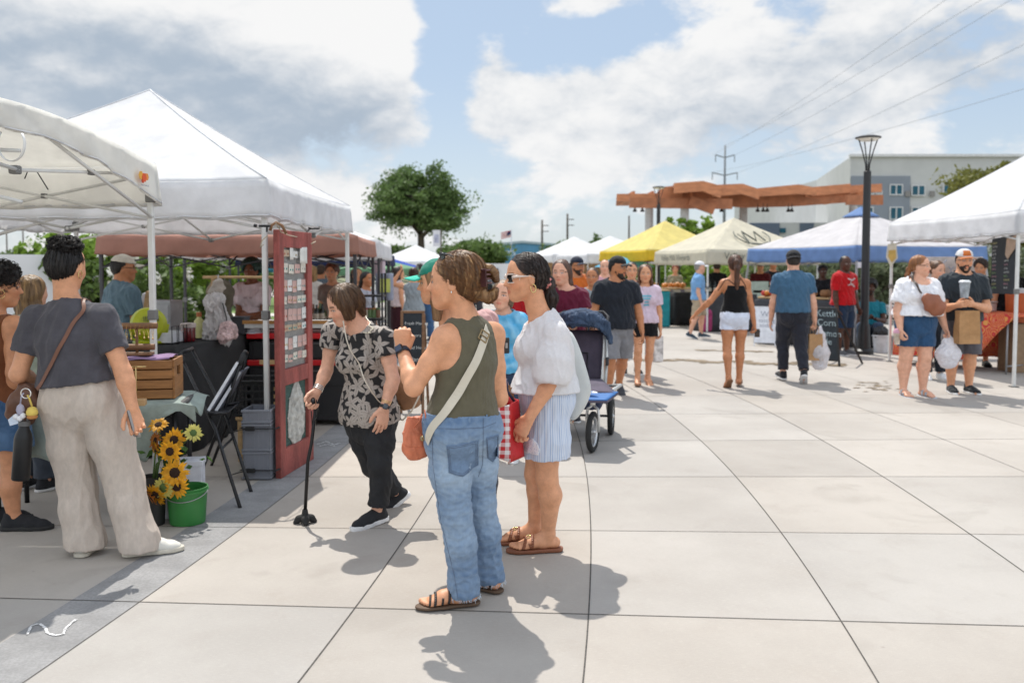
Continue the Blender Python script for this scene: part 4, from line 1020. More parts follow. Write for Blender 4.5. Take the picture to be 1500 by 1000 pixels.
def low_left():
 t=thing('white_trailer','long plain white trailer wall behind the left stalls','trailer',P(90,400,15)*A_(1,1,0));a=P(-60,372,15);b=P(78,373,15.5);mb=MB()
 zt=a[2];vs=[(a[0],15,.45),(b[0],15.6,.45),(b[0],18,.45),(a[0],18,.45)];mb.add(vs+[(x,y,z_)for(x,y,z),z_ in zip(vs,(zt,b[2],b[2],zt))],[(3,2,1,0),(4,5,6,7)]+[(i,(i+1)%4,4+(i+1)%4,4+i)for i in range(4)])
 mb.build('body',M('white_trailer_skin',(.62,.63,.64),rough=.5,var=.04,scale=.8),t);tr=MB();tr.box(((a[0]+b[0])/2,15.22,.5),(b[0]-a[0],.06,.1),ax=(unit(A_(b[0]-a[0],.6,0)),unit(A_(-.6,b[0]-a[0],0)),(0,0,1)));tr.build('trim',M('aluminium',(.55,.56,.58),rough=.35,metal=.9),t)
 for dx in(-1.2,-.2):
  w_=MB();w_.lathe((a[0]*.5+b[0]*.5+dx,15.5,.33),[(.05,-.1),(.2,-.11),(.33,-.09),(.33,.09),(.2,.11),(.05,.1)],20,(0,1,0),caps=True);w_.build('wheel',M('tyre_rubber',(.02,.02,.02),rough=.9),t,True)
 t=thing('white_truck','white box trailer with a dark framed door at the far end of the plaza','trailer',P(735,400,52)*A_(1,1,0));a,b=P(697,386,52),P(775,386,52);mb=MB();wbox(mb,a[0],b[0],52,58,.5,a[2]+.0);mb.build('body',M('white_trailer_skin',(.62,.63,.64)),t)
 p,q=P(716,393,51.9),P(730,420,51.9);d=MB();wbox(d,p[0],q[0],51.9,51.99,.55,p[2]);o=d.build('door',M('dark_grey_paint',(.1,.1,.11)),t);d=MB();wbox(d,p[0]+.1,q[0]-.1,51.86,51.91,.8,p[2]-.12);d.build('window',M('grey_glass',(.3,.33,.36),rough=.2),o)
 for dx in(.6,2.4):w_=MB();w_.lathe((a[0]+dx,52.1,.4),[(.05,-.12),(.38,-.1),(.4,0),(.38,.1),(.05,.12)],16,(0,1,0),caps=True);w_.build('wheel',MATS['tyre_rubber'],t,True)
low_left()
def pergola():
 Y0,Y1=44,54;t=thing('pergola','orange timber pavilion roof with stepped zigzag edge on pale columns','pavilion',P(1100,390,48)*A_(1,1,0));wd=M('orange_stained_timber',(.50,.20,.09),rough=.65,var=.18,scale=2,stretch=(1,1,3));wd2=M('shaded_orange_timber',(.36,.135,.06),rough=.7,var=.2,scale=2)  # second timber is a darker copy with the soffit shade in its colour
 pan=[((904,284),(985,283),(985,300),(904,294),47),((968,274),(1000,271),(1000,300),(968,296),45.5),((988,268),(1030,265),(1030,280),(988,283),44),((1030,265),(1056,272),(1056,290),(1030,280),44),((1044,271),(1088,269),(1088,284),(1044,288),45),((1088,269),(1112,277),(1112,292),(1088,284),45),((1108,276),(1170,270),(1170,284),(1108,288),46),((1170,270),(1196,275),(1196,286),(1170,284),46),((1190,274),(1246,269),(1246,282),(1190,287),47),((1240,272),(1292,269),(1292,281),(1240,284),48)]
 for i,(a,b,c,d,Y)in enumerate(pan):
  q=[P(*k,Y)for k in(a,b,c,d)];mb=MB();bk=[k+A_(0,.22,0)for k in q]
  mb.add(q+bk,[(0,1,2,3)[::-1],(4,5,6,7),(0,1,5,4),(1,2,6,5),(2,3,7,6),(3,0,4,7)]);mb.build('fascia_beam',wd,t)
  rf=MB();r0,r1=q[0]+A_(0,.23,-.05),q[1]+A_(0,.23,-.05);rf.add([r0,r1,r1+A_(.9,8,.1),r0+A_(.9,8,.1),r0-A_(0,0,.12),r1-A_(0,0,.12),r1+A_(.9,8,-.02),r0+A_(.9,8,-.02)],[(0,1,2,3),(7,6,5,4),(0,4,5,1),(1,5,6,2),(2,6,7,3),(3,7,4,0)]);rf.build('roof_deck',wd2,t)
 for i,(a,b,Y)in enumerate([((922,297),(1072,299),45.2),((1240,293),(1292,293),46.3),((1010,294),(1046,307),45.0)]):
  p,q=P(*a,Y),P(*b,Y);mb=MB();d=unit(q-p);mb.box((p+q)/2,(np.linalg.norm(q-p),.3,.50),ax=(d,np.cross((0,0,1),d),np.cross(d,np.cross((0,0,1),d))));mb.build('main_beam',wd2,t)
 mb=MB();q=[P(*k,47.2)for k in((985,282),(1030,279),(1109,281),(1170,283),(1246,281),(1246,296),(1165,302),(1092,304),(1040,300),(990,301))];n_=len(q);mb.add(q+[k+A_(0,.3,0)for k in q],[tuple(range(n_))[::-1],tuple(range(n_,2*n_))]+[(i,(i+1)%n_,n_+(i+1)%n_,n_+i)for i in range(n_)]);mb.build('soffit_panel',wd2,t)  # dark panel standing in for the shaded soffit under the roof
 for k in range(13):
  px=925+k*28.5;p=P(px,285,46.5+.2*(k%3));mb=MB();mb.box(p+A_(.2,3.6,.08),(.14,6,.3));mb.build('joist',wd,t)
 cm=M('pale_concrete_column',(.46,.46,.45),rough=.9)
 for px,Y in((951,47.6),(1003,45.6),(1089,49.2),(1250,48.6)):
  p=P(px,300,Y);mb=MB();mb.lathe((p[0],Y,0),[(.22,0),(.22,p[2]-.05)],16,caps=True);mb.build('column',cm,t,auto=True)
 hb=MB();rs=random.Random(5)
 for px in(930,941,1057,1110,1118,1124,1155,1160):
  hb=MB();p=P(px,301,46.5);hb.tube([p+A_(0,0,.1),p-A_(0,0,.12)],.02,5);hb.lathe(p-A_(0,0,.30),[(.02,.2),(.12,0),(.10,-.03)],8)
  hb.build('pendant_lamp',M('dark_bronze',(.03,.028,.025),rough=.5,metal=.5),t)
pergola()
def lamp(label,base,h_,s_=1.):
 t=thing('street_lamp',label,'street lamp',base,'plaza street lamps');b=A_(*base);k=M('black_powder_coat',(.012,.012,.013),rough=.45,var=.05);mb=MB()
 mb.lathe(b,[(.17,0),(.17,.06),(.12,.10),(.10,.5),(.075,.56),(.065,h_-.62),(.05,h_-.60)],16);mb.build('pole',k,t,auto=True)
 yk=MB()
 for a in(0,pi/2,pi,3*pi/2):d=A_(cos(a),sin(a),0);yk.tube([b+d*.03+A_(0,0,h_-.65),b+d*.035+A_(0,0,h_-.50),b+d*.10+A_(0,0,h_-.25),b+d*.17+A_(0,0,h_-.04)],.011,6)
 yk.build('yoke',k,t,True);hd=MB();hd.lathe(b+A_(0,0,h_),[(.14,-.06),(.225,-.02),(.225,.0),(.14,.025),(0.01,.035)],24);o=hd.build('lamp_head',M('bronze_lamp_head',(.045,.042,.038),rough=.4),t,auto=True);ds=MB();ds.lathe(b+A_(0,0,h_),[(.20,-.032),(.14,-.065),(.01,-.075)],24);ds.build('diffuser',M('frosted_diffuser',(.75,.73,.66),rough=.6),o,True)
 return t
lamp('tall black plaza lamp with a disc head standing by the blue and white tent',P(1265,520,16.2)*A_(1,1,0),P(1268,201,16.2)[2])
lamp('smaller plaza lamp seen in front of the left part of the orange pavilion',P(964,390,31)*A_(1,1,0),P(963,274,31)[2])
def pylon():
 Y=330;t=thing('pylon','slender steel power line pole with two pairs of cross arms on the horizon','pylon',P(1060,390,Y)*A_(1,1,0));k=M('weathered_steel',(.16,.17,.18),rough=.6);b=P(1060,390,Y);b[2]=0;top_=P(1060,213,Y)[2];mb=MB();mb.tube([b,b+A_(0,0,top_)],[.75,.3],8);mb.build('mast',k,t,True)
 for py,dx in((231,16),(257,20)):
  z=P(1060,py,Y)[2];up=P(1060+dx,py-4,Y);w_=up[0]-b[0];am=MB()
  for sg in(-1,1):am.tube([b+A_(0,0,z),b+A_(sg*w_,0,up[2]-z+z)],.22,6);am.tube([b+A_(sg*w_,0,up[2]),b+A_(sg*w_,0,up[2]-2.6)],.16,6)
  am.build('cross_arm',k,t)
 wires=[((1076,227),(1445,0),120),((1044,227),(1355,0),120),((1080,253),(1500,42),110),((1040,253),(1500,107),110),((1060,214),(1405,0),130)]
 for i,(a,c,Yn)in enumerate(wires):
  p,q=P(*a,Y),P(*c,Yn);d=q-p;e=p+d*1.5;pts=[p+(e-p)*s_-A_(0,0,4*s_*(1-s_)*2.2)for s_ in np.linspace(0,1,24)];wb=MB();wb.tube(pts,.03,4)
  o=wb.build('power_line',k);tag(o,['upper right overhead wire running to the pylon tip','upper left overhead wire crossing the cloud','second lowest overhead wire leaving the picture at the right edge','lowest overhead wire leaving the picture at the right edge','middle overhead wire leaving the top of the picture'][i],'wire','overhead power lines')
pylon()
def poles():
 k=M('weathered_timber_pole',(.09,.075,.06),rough=.9,var=.2)
 for px,py,Y,lab in((794,322,140,'shorter wooden utility pole left of the white tent peaks'),(831,313,140,'taller wooden utility pole just left of the white tent peaks'),(35,333,70,'thin distant pole above the white trailer'),(11,338,70,'thin distant pole at the left edge above the white trailer'),(921,316,160,'thin pale distant pole left of the yellow tent')):
  b=P(px,390,Y)*A_(1,1,0);h_=P(px,py,Y)[2];t=thing('utility_pole',lab,'pole',b,'distant poles');mb=MB();mb.tube([b,b+A_(0,0,h_)],[.2 if Y>90 and py<325 else .07,.15 if Y>90 and py<325 else .05],8);mb.build('pole',k,t,True)
  if px in(794,831):
   c=MB()
   for z in(.5,1.4):c.box(b+A_(.5,0,h_-z-.4),(1.1,.1,.12))
   c.build('bracket',k,t)
 b=P(749,390,110)*A_(1,1,0);h_=P(749,336,110)[2];t=thing('flagpole','slim flagpole flying a small striped flag above the blue warehouse','flag',b);mb=MB();mb.tube([b,b+A_(0,0,h_)],.06,6);mb.build('pole',M('aluminium',(.55,.56,.58),rough=.35,metal=.9),t,True)
 p=P(734,339,110);w_=b[0]-p[0];hh=w_*.62
 for nm,z0,z1,x0,x1,c in[('stripe_red',i*hh/7,(i+1)*hh/7,0,1,'#a8283a' if i%2==0 else '#dcdcdc')for i in range(7)]+[('canton',hh*.45,hh,0,.42,'#26335c')]:
  mb=MB();off=-.05 if nm=='canton' else 0
  mb.grid(lambda u,v_:A_(b[0]-w_*(x0+(x1-x0)*u),110+off+.12*sin(u*5),h_-.1-hh+z0+(z1-z0)*v_-.25*u*w_),6,1);mb.build('flag_cloth',M('flag_'+c.strip('#'),c,rough=.8,transl=.3),t)
 t=thing('banner','white vertical banner hanging on a pole beside the big tree','banner',P(640,390,60)*A_(1,1,0));a,c=P(634,337,60),P(645,361,60);mb=MB();wbox(mb,a[0],c[0],60,60.02,c[2],a[2]);o=mb.build('cloth',M('banner_white',(.6,.6,.64),rough=.8),t);mb=MB();wbox(mb,a[0]+.1,c[0]-.1,59.985,59.998,c[2]+.25,a[2]-.3);mb.build('print',M('banner_print',(.34,.35,.45),rough=.8,var=.4,scale=3),o);mb=MB();mb.tube([(c[0]+.05,60,0),(c[0]+.05,60,a[2]+.1)],.05,6);mb.build('pole',k,t)
poles()
# tents
MWF=M('white_tent_fabric',(.86,.86,.87),rough=.75,var=.07,scale=3,transl=.46,bump=.5,bscale=9,spec=.25)
MFR=M('white_tent_steel',(.66,.66,.64),rough=.4,var=.06,scale=6,metal=.0)
MFG=M('grey_tent_steel',(.34,.34,.35),rough=.4,var=.06,metal=.3)
MFD=M('dark_tent_steel',(.05,.05,.055),rough=.45,var=.06,metal=.3)
MPL=M('grey_plastic_joint',(.17,.17,.165),rough=.5)
def fabric(name,c,tr=.40):return M(name,c,rough=.75,var=.07,scale=4,transl=tr,bump=.25,bscale=14,spec=.25)
def tent(label,c0,c1,c2,z_top,z_pk,val=.30,roof=MWF,valm=None,frame=MFR,leg_r=.02,rise=None,seed=1,sag=.16,group='market tents',legs=(0,1,2,3),truss=True,vent=False,foot=True,res=18,slant=0.,leg_z=None,leanx=0.):
 """c0,c1,c2: ground points of three corners in order (c0-c1 and c1-c2 are sides)"""
 c0,c1,c2=[A_(q[0],q[1],0)for q in(c0,c1,c2)];C=[c0,c1,c2,c0+c2-c1];ctr=(c0+c2)/2;rs=np.random.RandomState(seed)
 t=thing('market_tent',label,'tent',ctr,group);Z=A_(0,0,1)
 rise=rise or[0,0,0,0]
 ph=rs.rand(6)*6
 wr=lambda u,k:.010*sin(u*19+ph[k])+.007*sin(u*37+ph[k+1])
 rb=MB();vb=MB();hips=[];hems=[]
 for s in range(4):
  a,b=C[s],C[(s+1)%4]
  def roofp(u,v):
   w_=1-v;p=(a*(1-u)+b*u)*w_+ctr*v
   edge=z_top+rise[s]*sin(pi*u)
   z=edge*w_+z_pk*v;z-=sag*(v*(1-v))*(1.25-.5*abs(2*u-1));z-=.02*(1-abs(2*u-1)**4)*w_
   return A_(p[0],p[1],z+wr(u*2+v*3,s)*(1-abs(2*u-1)**6)*(1-v)*v*2)
  rb.grid(roofp,res,res);hips.append([roofp(0,v)+A_(0,0,.004)for v in np.linspace(0,1,14)])
  nrm=unit(np.cross(b-a,Z));nrm=nrm if nrm@(a-ctr)>0 else-nrm
  def valp(u,v):
   ov=.006+.022*v;a_=a+ov*1.414*unit(a-ctr);b_=b+ov*1.414*unit(b-ctr);p=a_*(1-u)+b_*u+nrm*wr(u*3+.3*v,s)*(1.2*v)*(1-abs(2*u-1)**8);edge=z_top+rise[s]*sin(pi*u)-.02*(1-abs(2*u-1)**4)
   return A_(p[0],p[1],edge-val*v*(1-.45*(rise[s]>0)*sin(pi*u))+.006*sin(u*40+ph[2])*v)
  vb.grid(valp,res*2,5);hems.append([valp(u,.93)+nrm*.003 for u in np.linspace(0,1,30)])
 near=res>=20
 if near:near=MB();[near.tube(h_,.006,6)for h_ in hips];[near.tube(h_,.005,5)for h_ in hems];near.build('piping',M('grey_seam_piping',(.60,.61,.63),rough=.8),t,True)
 rb.build('canopy_roof',roof,t,True,solid=.003);vb.build('valance',valm or roof,t,True,solid=.003)
 if vent:
  vb2=MB();q=.16
  for s in range(4):
   a,b=C[s],C[(s+1)%4];vb2.grid(lambda u,v:(a*(1-u)+b*u)*(q*(1-v))*A_(1,1,0)+ctr*(1-q*(1-v))+A_(0,0,(z_pk-.10)*(1-v)+(z_pk+.12)*v),6,4)
  vb2.build('roof_vent',valm or roof,t,True,solid=.003)
 zl=leg_z or(z_top-.06)
 for i in legs:
  p=C[i]+(ctr-C[i])*.018;d_=-unit(ctr-C[i])*slant;lb=MB();q=p+d_
  lb.box((p+q)/2+Z*(zl*.5),(leg_r*2,leg_r*2,np.linalg.norm(p+Z*zl-q)),ax=(np.cross(A_(0,1,0),unit(p+Z*zl-q)),A_(0,1,0)-unit(p+Z*zl-q)*unit(p+Z*zl-q)[1],p+Z*zl-q),bev=.006);o=lb.build('leg',frame,t,auto=True)
  if foot:
   fb=MB();fb.box(q+Z*.008,(.10,.10,.012),bev=.003);fb.build('foot_plate',MPL,o)
   for cz,hz_ in((p+Z*(zl-val*.55),.10),(p+Z*(zl-.03),.07),(p*.75+q*.25+Z*(zl*.56),.07)):jb2=MB();jb2.box(cz,(leg_r*2.9,leg_r*2.9,hz_),bev=.006);jb2.build('joint_block',MPL,o)
 if truss:
  for s in range(4):
   a,b=C[s]+(ctr-C[s])*.02,C[(s+1)%4]+(ctr-C[(s+1)%4])*.02;tb=MB();JB=[];z1=z_top-.07;z0=z1-.30;m=(a+b)/2;off=unit(ctr-m)*.015;rz=rise[s]
   for(p,q)in((a,m),(m,b)):
    for(u,w_,e)in((z1,z0,1),(z0,z1,-1)):
     P0=p+Z*(u+(rz if p is m else 0));P1=q+Z*(w_+(rz if q is m else 0));tb.tube([P0+off*e,P1+off*e],.011,6)
    JB.append(((p+q)/2+Z*((z0+z1)/2+rz/2),(.035,.05,.035)))
   JB+=[(m+Z*(z1+rz),(.06,.05,.05)),(m+Z*(z0+rz),(.05,.05,.045))];o=tb.build('truss',frame,t,True)
   for cz,sz in JB if np.linalg.norm(ctr[:2])<14 else[]:jb2=MB();jb2.box(cz,sz,bev=.006);jb2.build('joint_block',MPL,o)
  cb=MB();cb.tube([ctr+Z*(z_top-.05),ctr+Z*(z_pk-.04)],.018,8)
  for s in range(4):a=C[s];b=C[(s+1)%4];m=(a+b)/2;cb.tube([m+Z*(z_top-.10),ctr+Z*(z_top-.02)],.011,6);cb.tube([m+Z*(z_top-.37),ctr+Z*(z_top+.02)],.011,6)
  for s in range(4):cb.tube([C[s]+(ctr-C[s])*.02+Z*(z_top-.08),C[s]*.35+ctr*.65+Z*(z_top*.35+z_pk*.65-.10)],.010,6)
  cb.build('centre_strut',frame,t,True)
 return t,C,ctr
# left row
Y1=6.25;cA=P(229,302,Y1);a1=A_(cA[0],Y1,0)
T1=tent('near white tent at the left edge with a small hexagon badge on its valance',a1+A_(-3.05,.1,0),a1,a1+A_(-.22,-3.03,0),P(229,241,Y1)[2],3.02,.285,roof=M('cream_white_tent_fabric',(.86,.85,.815),rough=.75,var=.07,scale=3,transl=.46,bump=.5,bscale=9,spec=.25),rise=[0,.17,0,.05],seed=2,res=22)
def badge():
 t=T1[0];C=T1[1];a,b=C[1],C[2];d=unit(b-a);n_=unit(np.cross(d,(0,0,1)));n_=n_ if n_[0]>0 else-n_;o=P(204,259,Y1-.27);o=a+d*.27+n_*.045;zc=P(204,259,Y1-.27)[2]-.005
 for(x,z,c,s_)in((.035,.012,'#d9a441',.030),(-.005,.0,'#d5562a',.032),(-.045,.008,'#d98a3a',.026),(.01,-.02,'#b8452a',.02)):
  mb=MB();mb.prism([(cos(k*pi/3)*s_,sin(k*pi/3)*s_)for k in range(6)],o+n_*(.002+.003*(c=='#d5562a'))+d*x+A_(0,0,zc+z),d,(0,0,1),.003);mb.build('badge',M('badge_'+c.strip('#'),c,rough=.7),t)
 lettering('lettering','FARM MARKET',M('badge_text','#6a6f86'),o+n_*.004-d*-.05+A_(0,0,zc-.058),-d,(0,0,1),.018,t)
 st=MB();m=(a+b)/2;q=P(16,196,4.6);st.tube([q+A_(.07*cos(a),0,-.05+.09*sin(a))for a in np.linspace(2.4,6.9,16)],.014,6,flat=.25);st.build('webbing_strap',M('white_webbing',(.7,.7,.68)),t,True)
 wb=MB();e=P(36,262,5.0);wb.tube([e,e+A_(.02,0,.045),e+A_(.07,0,.04),e+A_(.13,0,-.06)],.0035,5);wb.build('cable',M('black_cable',(.02,.02,.02)),t)
badge()
Y2=6.71;a2=A_(P(391,318,Y2)[0],Y2,0);b2=a2+A_(.07,3.05,0)
T2=tent('big white tent with the old red door tied to its corner leg',a2+A_(-3.05,.07,0),a2,b2,P(391,262,Y2)[2],P(228,130,Y2+1.5)[2],.29,seed=5,res=24)
Y3=10.3;a3=A_(P(523,380,Y3)[0],Y3,0)
PINK=fabric('terracotta_tent_fabric',(.50,.27,.21),.40)
T3=tent('terracotta pink tent on dark legs behind the big white tent',a3+A_(-3.0,0,0),a3,A_(P(549,380,13.0)[0],13.0,0),P(523,345,Y3)[2],2.55,.21,roof=PINK,frame=MFD,seed=7,leg_z=1.9)
Y4=13.8
a4=A_(P(557,370,Y4)[0],Y4,0);T4=tent('white tent with a plain corner just beyond the terracotta tent',a4+A_(-3.0,-.2,0),a4,a4+A_(-.25,3.0,0),P(557,352,Y4)[2],2.62,.28,seed=8,frame=MFD)
NAVY=fabric('navy_tent_fabric',(.02,.03,.085),.2)
a5=A_(P(570,380,17.5)[0],17.5,0);T5=tent('navy blue tent beyond the terracotta tent',a5+A_(-3.0,0,0),a5,a5+A_(-.3,3,0),P(570,372,17.5)[2],2.4,.22,roof=NAVY,frame=MFD,seed=9)
GRN=fabric('pale_green_tent_fabric',(.22,.42,.24),.4);BLU=fabric('royal_blue_tent_fabric',(.03,.09,.45),.35)
a6=A_(P(621,396,23)[0],21.5,0);T6=tent('pale green tent with sloping roof in the left row',a6+A_(-3.0,-.2,0),a6,a6+A_(-.3,3,0),1.55,P(571,371,23)[2]+.06,.16,roof=GRN,frame=MFD,seed=10,leg_z=1.6)
a7=A_(P(624,394,26)[0],26,0);T7=tent('royal blue tent peeking over the pale green tent',a7+A_(-3.0,-.2,0),a7,a7+A_(-.3,3,0),1.55,2.02,.2,roof=BLU,frame=MFD,seed=11,leg_z=1.6)
a8=A_(P(668,392,33)[0],33,0);T8=tent('white tent at the far end of the left row',a8+A_(-3.0,-.2,0),a8,a8+A_(-.3,3,0),1.8,P(645,358,34)[2],.2,frame=MFR,seed=12)
AQ=fabric('aqua_tent_fabric',(.06,.38,.50),.4)
a9=A_(-3.3,22,0);T9=tent('aqua tent half hidden behind the terracotta and navy tents',a9+A_(-3.4,0,0),a9,a9+A_(-.2,3,0),1.72,2.3,.25,roof=AQ,frame=MFR,seed=13,truss=False)
# right row
aR=A_(P(1491,343,11.7)[0],11.7,0);bR=A_(P(1303,352,14.9)[0],14.9,0);dR=unit(aR-bR);pR=A_(-dR[1],dR[0],0);pR=pR if pR[0]>0 else-pR
TR1=tent('large white tent at the right edge above the red bandana tablecloth',aR+pR*3.05,aR,bR,P(1491,309,11.7)[2],3.42,.30,seed=14,res=22,legs=(1,2),sag=.2)
WB=fabric('off_white_tent_fabric',(.70,.68,.69),.4);BV=fabric('sky_blue_valance',(.22,.35,.62),.4)
a=A_(P(1255,380,17)[0],17,0);b=A_(P(1096,384,20.4)[0],20.4,0);d=unit(a-b);p_=A_(-d[1],d[0],0);p_=p_ if p_[0]>0 else-p_
TR2=tent('off white tent with a blue valance and a blue vented peak',a+p_*3.2,a,b,P(1255,359,17)[2],P(1300,308,18.6)[2],.30,roof=WB,valm=BV,vent=True,frame=MFG,seed=15,slant=.25,sag=.1)
CRM=fabric('cream_tent_fabric',(.74,.70,.58),.42)
a=A_(P(1036,388,21.4)[0],21.4,0);b=A_(P(960,372,24.4)[0],24.4,0);d=unit(a-b);p_=A_(-d[1],d[0],0);p_=p_ if p_[0]>0 else-p_
TR3=tent('cream tent with a round winery emblem and vineyard lettering',a+p_*3.05,a,b,P(1036,366,21.4)[2],P(1062,318,23)[2],.34,roof=CRM,frame=MFR,seed=16)
def winery():
 t,C,ctr=TR3;ink=M('grey_green_ink',(.12,.13,.11),rough=.8);a,b,c=C[1],C[0],C[2];zt=P(1036,366,21.4)[2]
 d=unit(b-a);n_=unit(np.cross(d,(0,0,1)));n_=n_ if n_[1]<0 else-n_
 lettering('lettering','Valley Mills Vineyards',ink,a+d*.42+n_*.05+A_(0,0,zt-.22),d,(0,0,1),.235,t)
 d2=unit(a-c);n2=unit(np.cross(d2,(0,0,1)));n2=n2 if n2[0]<0 else-n2
 lettering('lettering','Valley Mills Vineyards',ink,c+d2*.5+n2*.05+A_(0,0,zt-.24),d2,(0,0,1),.2,t)
 zp=P(1062,318,23)[2];m=(a+b)/2;sl=unit(A_(*(ctr-m)[:2],zp-zt));o=m+A_(0,0,zt)+(A_(*(ctr-m)[:2],zp-zt))*.42+unit(np.cross(d,sl))*.02
 nn=unit(np.cross(d,sl));nn=nn if nn[1]<0 else-nn;o=m+A_(0,0,zt)+(A_(*(ctr-m)[:2],zp-zt))*.40+nn*.02
 mb=MB();r_=.46
 mb.tube([o+d*cos(q)*r_+sl*sin(q)*r_ for q in np.linspace(R(150),R(390),26)],.014,5);mb.tube([o+d*x+sl*z for x,z in((-.24,-.28),(-.18,.24),(0,-.26),(.16,.24),(.26,-.24))],.022,5);mb.tube([o+d*x+sl*z for x,z in((-.36,.1),(-.22,-.38),(.1,-.42),(.3,-.3))],.012,5);mb.build('emblem',ink,t)
winery()
YEL=fabric('lit_yellow_fabric',(.84,.74,.30),.45);YV=fabric('yellow_valance',(.82,.60,.05),.4)  # roof copy is paler, sunlight put into the yellow; valance keeps the deeper tone
a=A_(P(948,380,26.5)[0],26.5,0);b=A_(P(879,380,29.4)[0],29.4,0);d=unit(a-b);p_=A_(-d[1],d[0],0);p_=p_ if p_[0]>0 else-p_
TR4=tent('bright yellow tent between the white and the cream tents',a+p_*3.05,a,b,P(948,366,26.5)[2],P(971,322,28)[2],.32,roof=YEL,valm=YV,frame=MFD,seed=17)
for(px,pk,pky,Y,lab,sd_)in((852,893,345,31,'nearer of the two white tents left of the yellow tent',18),(803,857,346,37,'farther white tent with its peak left of the yellow tent',19)):
 a=A_(P(px,385,Y)[0]+.2,Y,0);b=a+A_(-.9,2.9,0);d=unit(a-b);p_=A_(-d[1],d[0],0);p_=p_ if p_[0]>0 else-p_
 tent(lab,a+p_*3.05,a,b,P(px,376,Y)[2]+.1,P(pk,pky,Y+1.5)[2],.33,seed=sd_,frame=MFR)
def parasol():
 Y=28.0;c=P(915,380,Y);t=thing('parasol','light blue parasol sloping below the yellow tent','parasol',(c[0],Y,0));mb=MB();zt=P(910,375,Y)[2];ze=P(880,391,Y)[2]
 mb.lathe((c[0],Y,0),[(.02,zt),(.4,zt-.08),(.95,ze)],8);mb.build('canopy',fabric('light_blue_fabric',(.16,.52,.70),.4),t,solid=.004);pb=MB();pb.tube([(c[0],Y,0),(c[0],Y,zt+.05)],.02,8);pb.build('pole',MFR,t,True);fb=MB();fb.lathe((c[0],Y,0),[(.25,0),(.25,.05),(.05,.09)],16,caps=True);fb.build('base',MFD,t)
parasol()
# the people near the camera
def pj(Y,**k):return{n:P(a,b,Y+c)for n,(a,b,c)in k.items()}
def on(px,Y):p=P(px,400,Y);return(p[0],Y)
def denim(name,base,lo):return M(name,attr='Col',rough=.85,var=.07,scale=70,bump=.35,bscale=520,spec=.2,sheen=.1,stretch=(1,1,.35),fine=.06)
def denim_cols(f,base,fade,hem=None):
 base=np.array(base);fade=np.array(fade)
 def c(vs):
  t=np.zeros(len(vs))
  for sd_ in 'LR':
   h,k,a=f.J['hp'+sd_],f.J['kn'+sd_],f.J['an'+sd_]
   for p,q,r_,am in((h*.72+k*.28,k*.55+h*.45,.07,.75),(k,k*.8+a*.2,.075,.55),(k*.4+a*.6,a,.07,.25)):
    m=(p+q)/2;d=vs-m;ax=unit(q-p);along=d@ax;rad=np.linalg.norm(d-along[:,None]*ax,axis=1);t=np.maximum(t,am*np.exp(-(along/.16)**2)*(.6+.4*np.clip((d@(-f.f))/.05,-1,1)**2))
  t+=.12*waves(vs,12,8,stretch=(1,1,.4))+.14*(1-2.4*np.abs(waves(vs,34,9,stretch=(1,1,1.4),warp=2)))-.06
  t=np.clip(t,0,1)[:,None];return base*(1-t)+fade*t
 return c
F={}
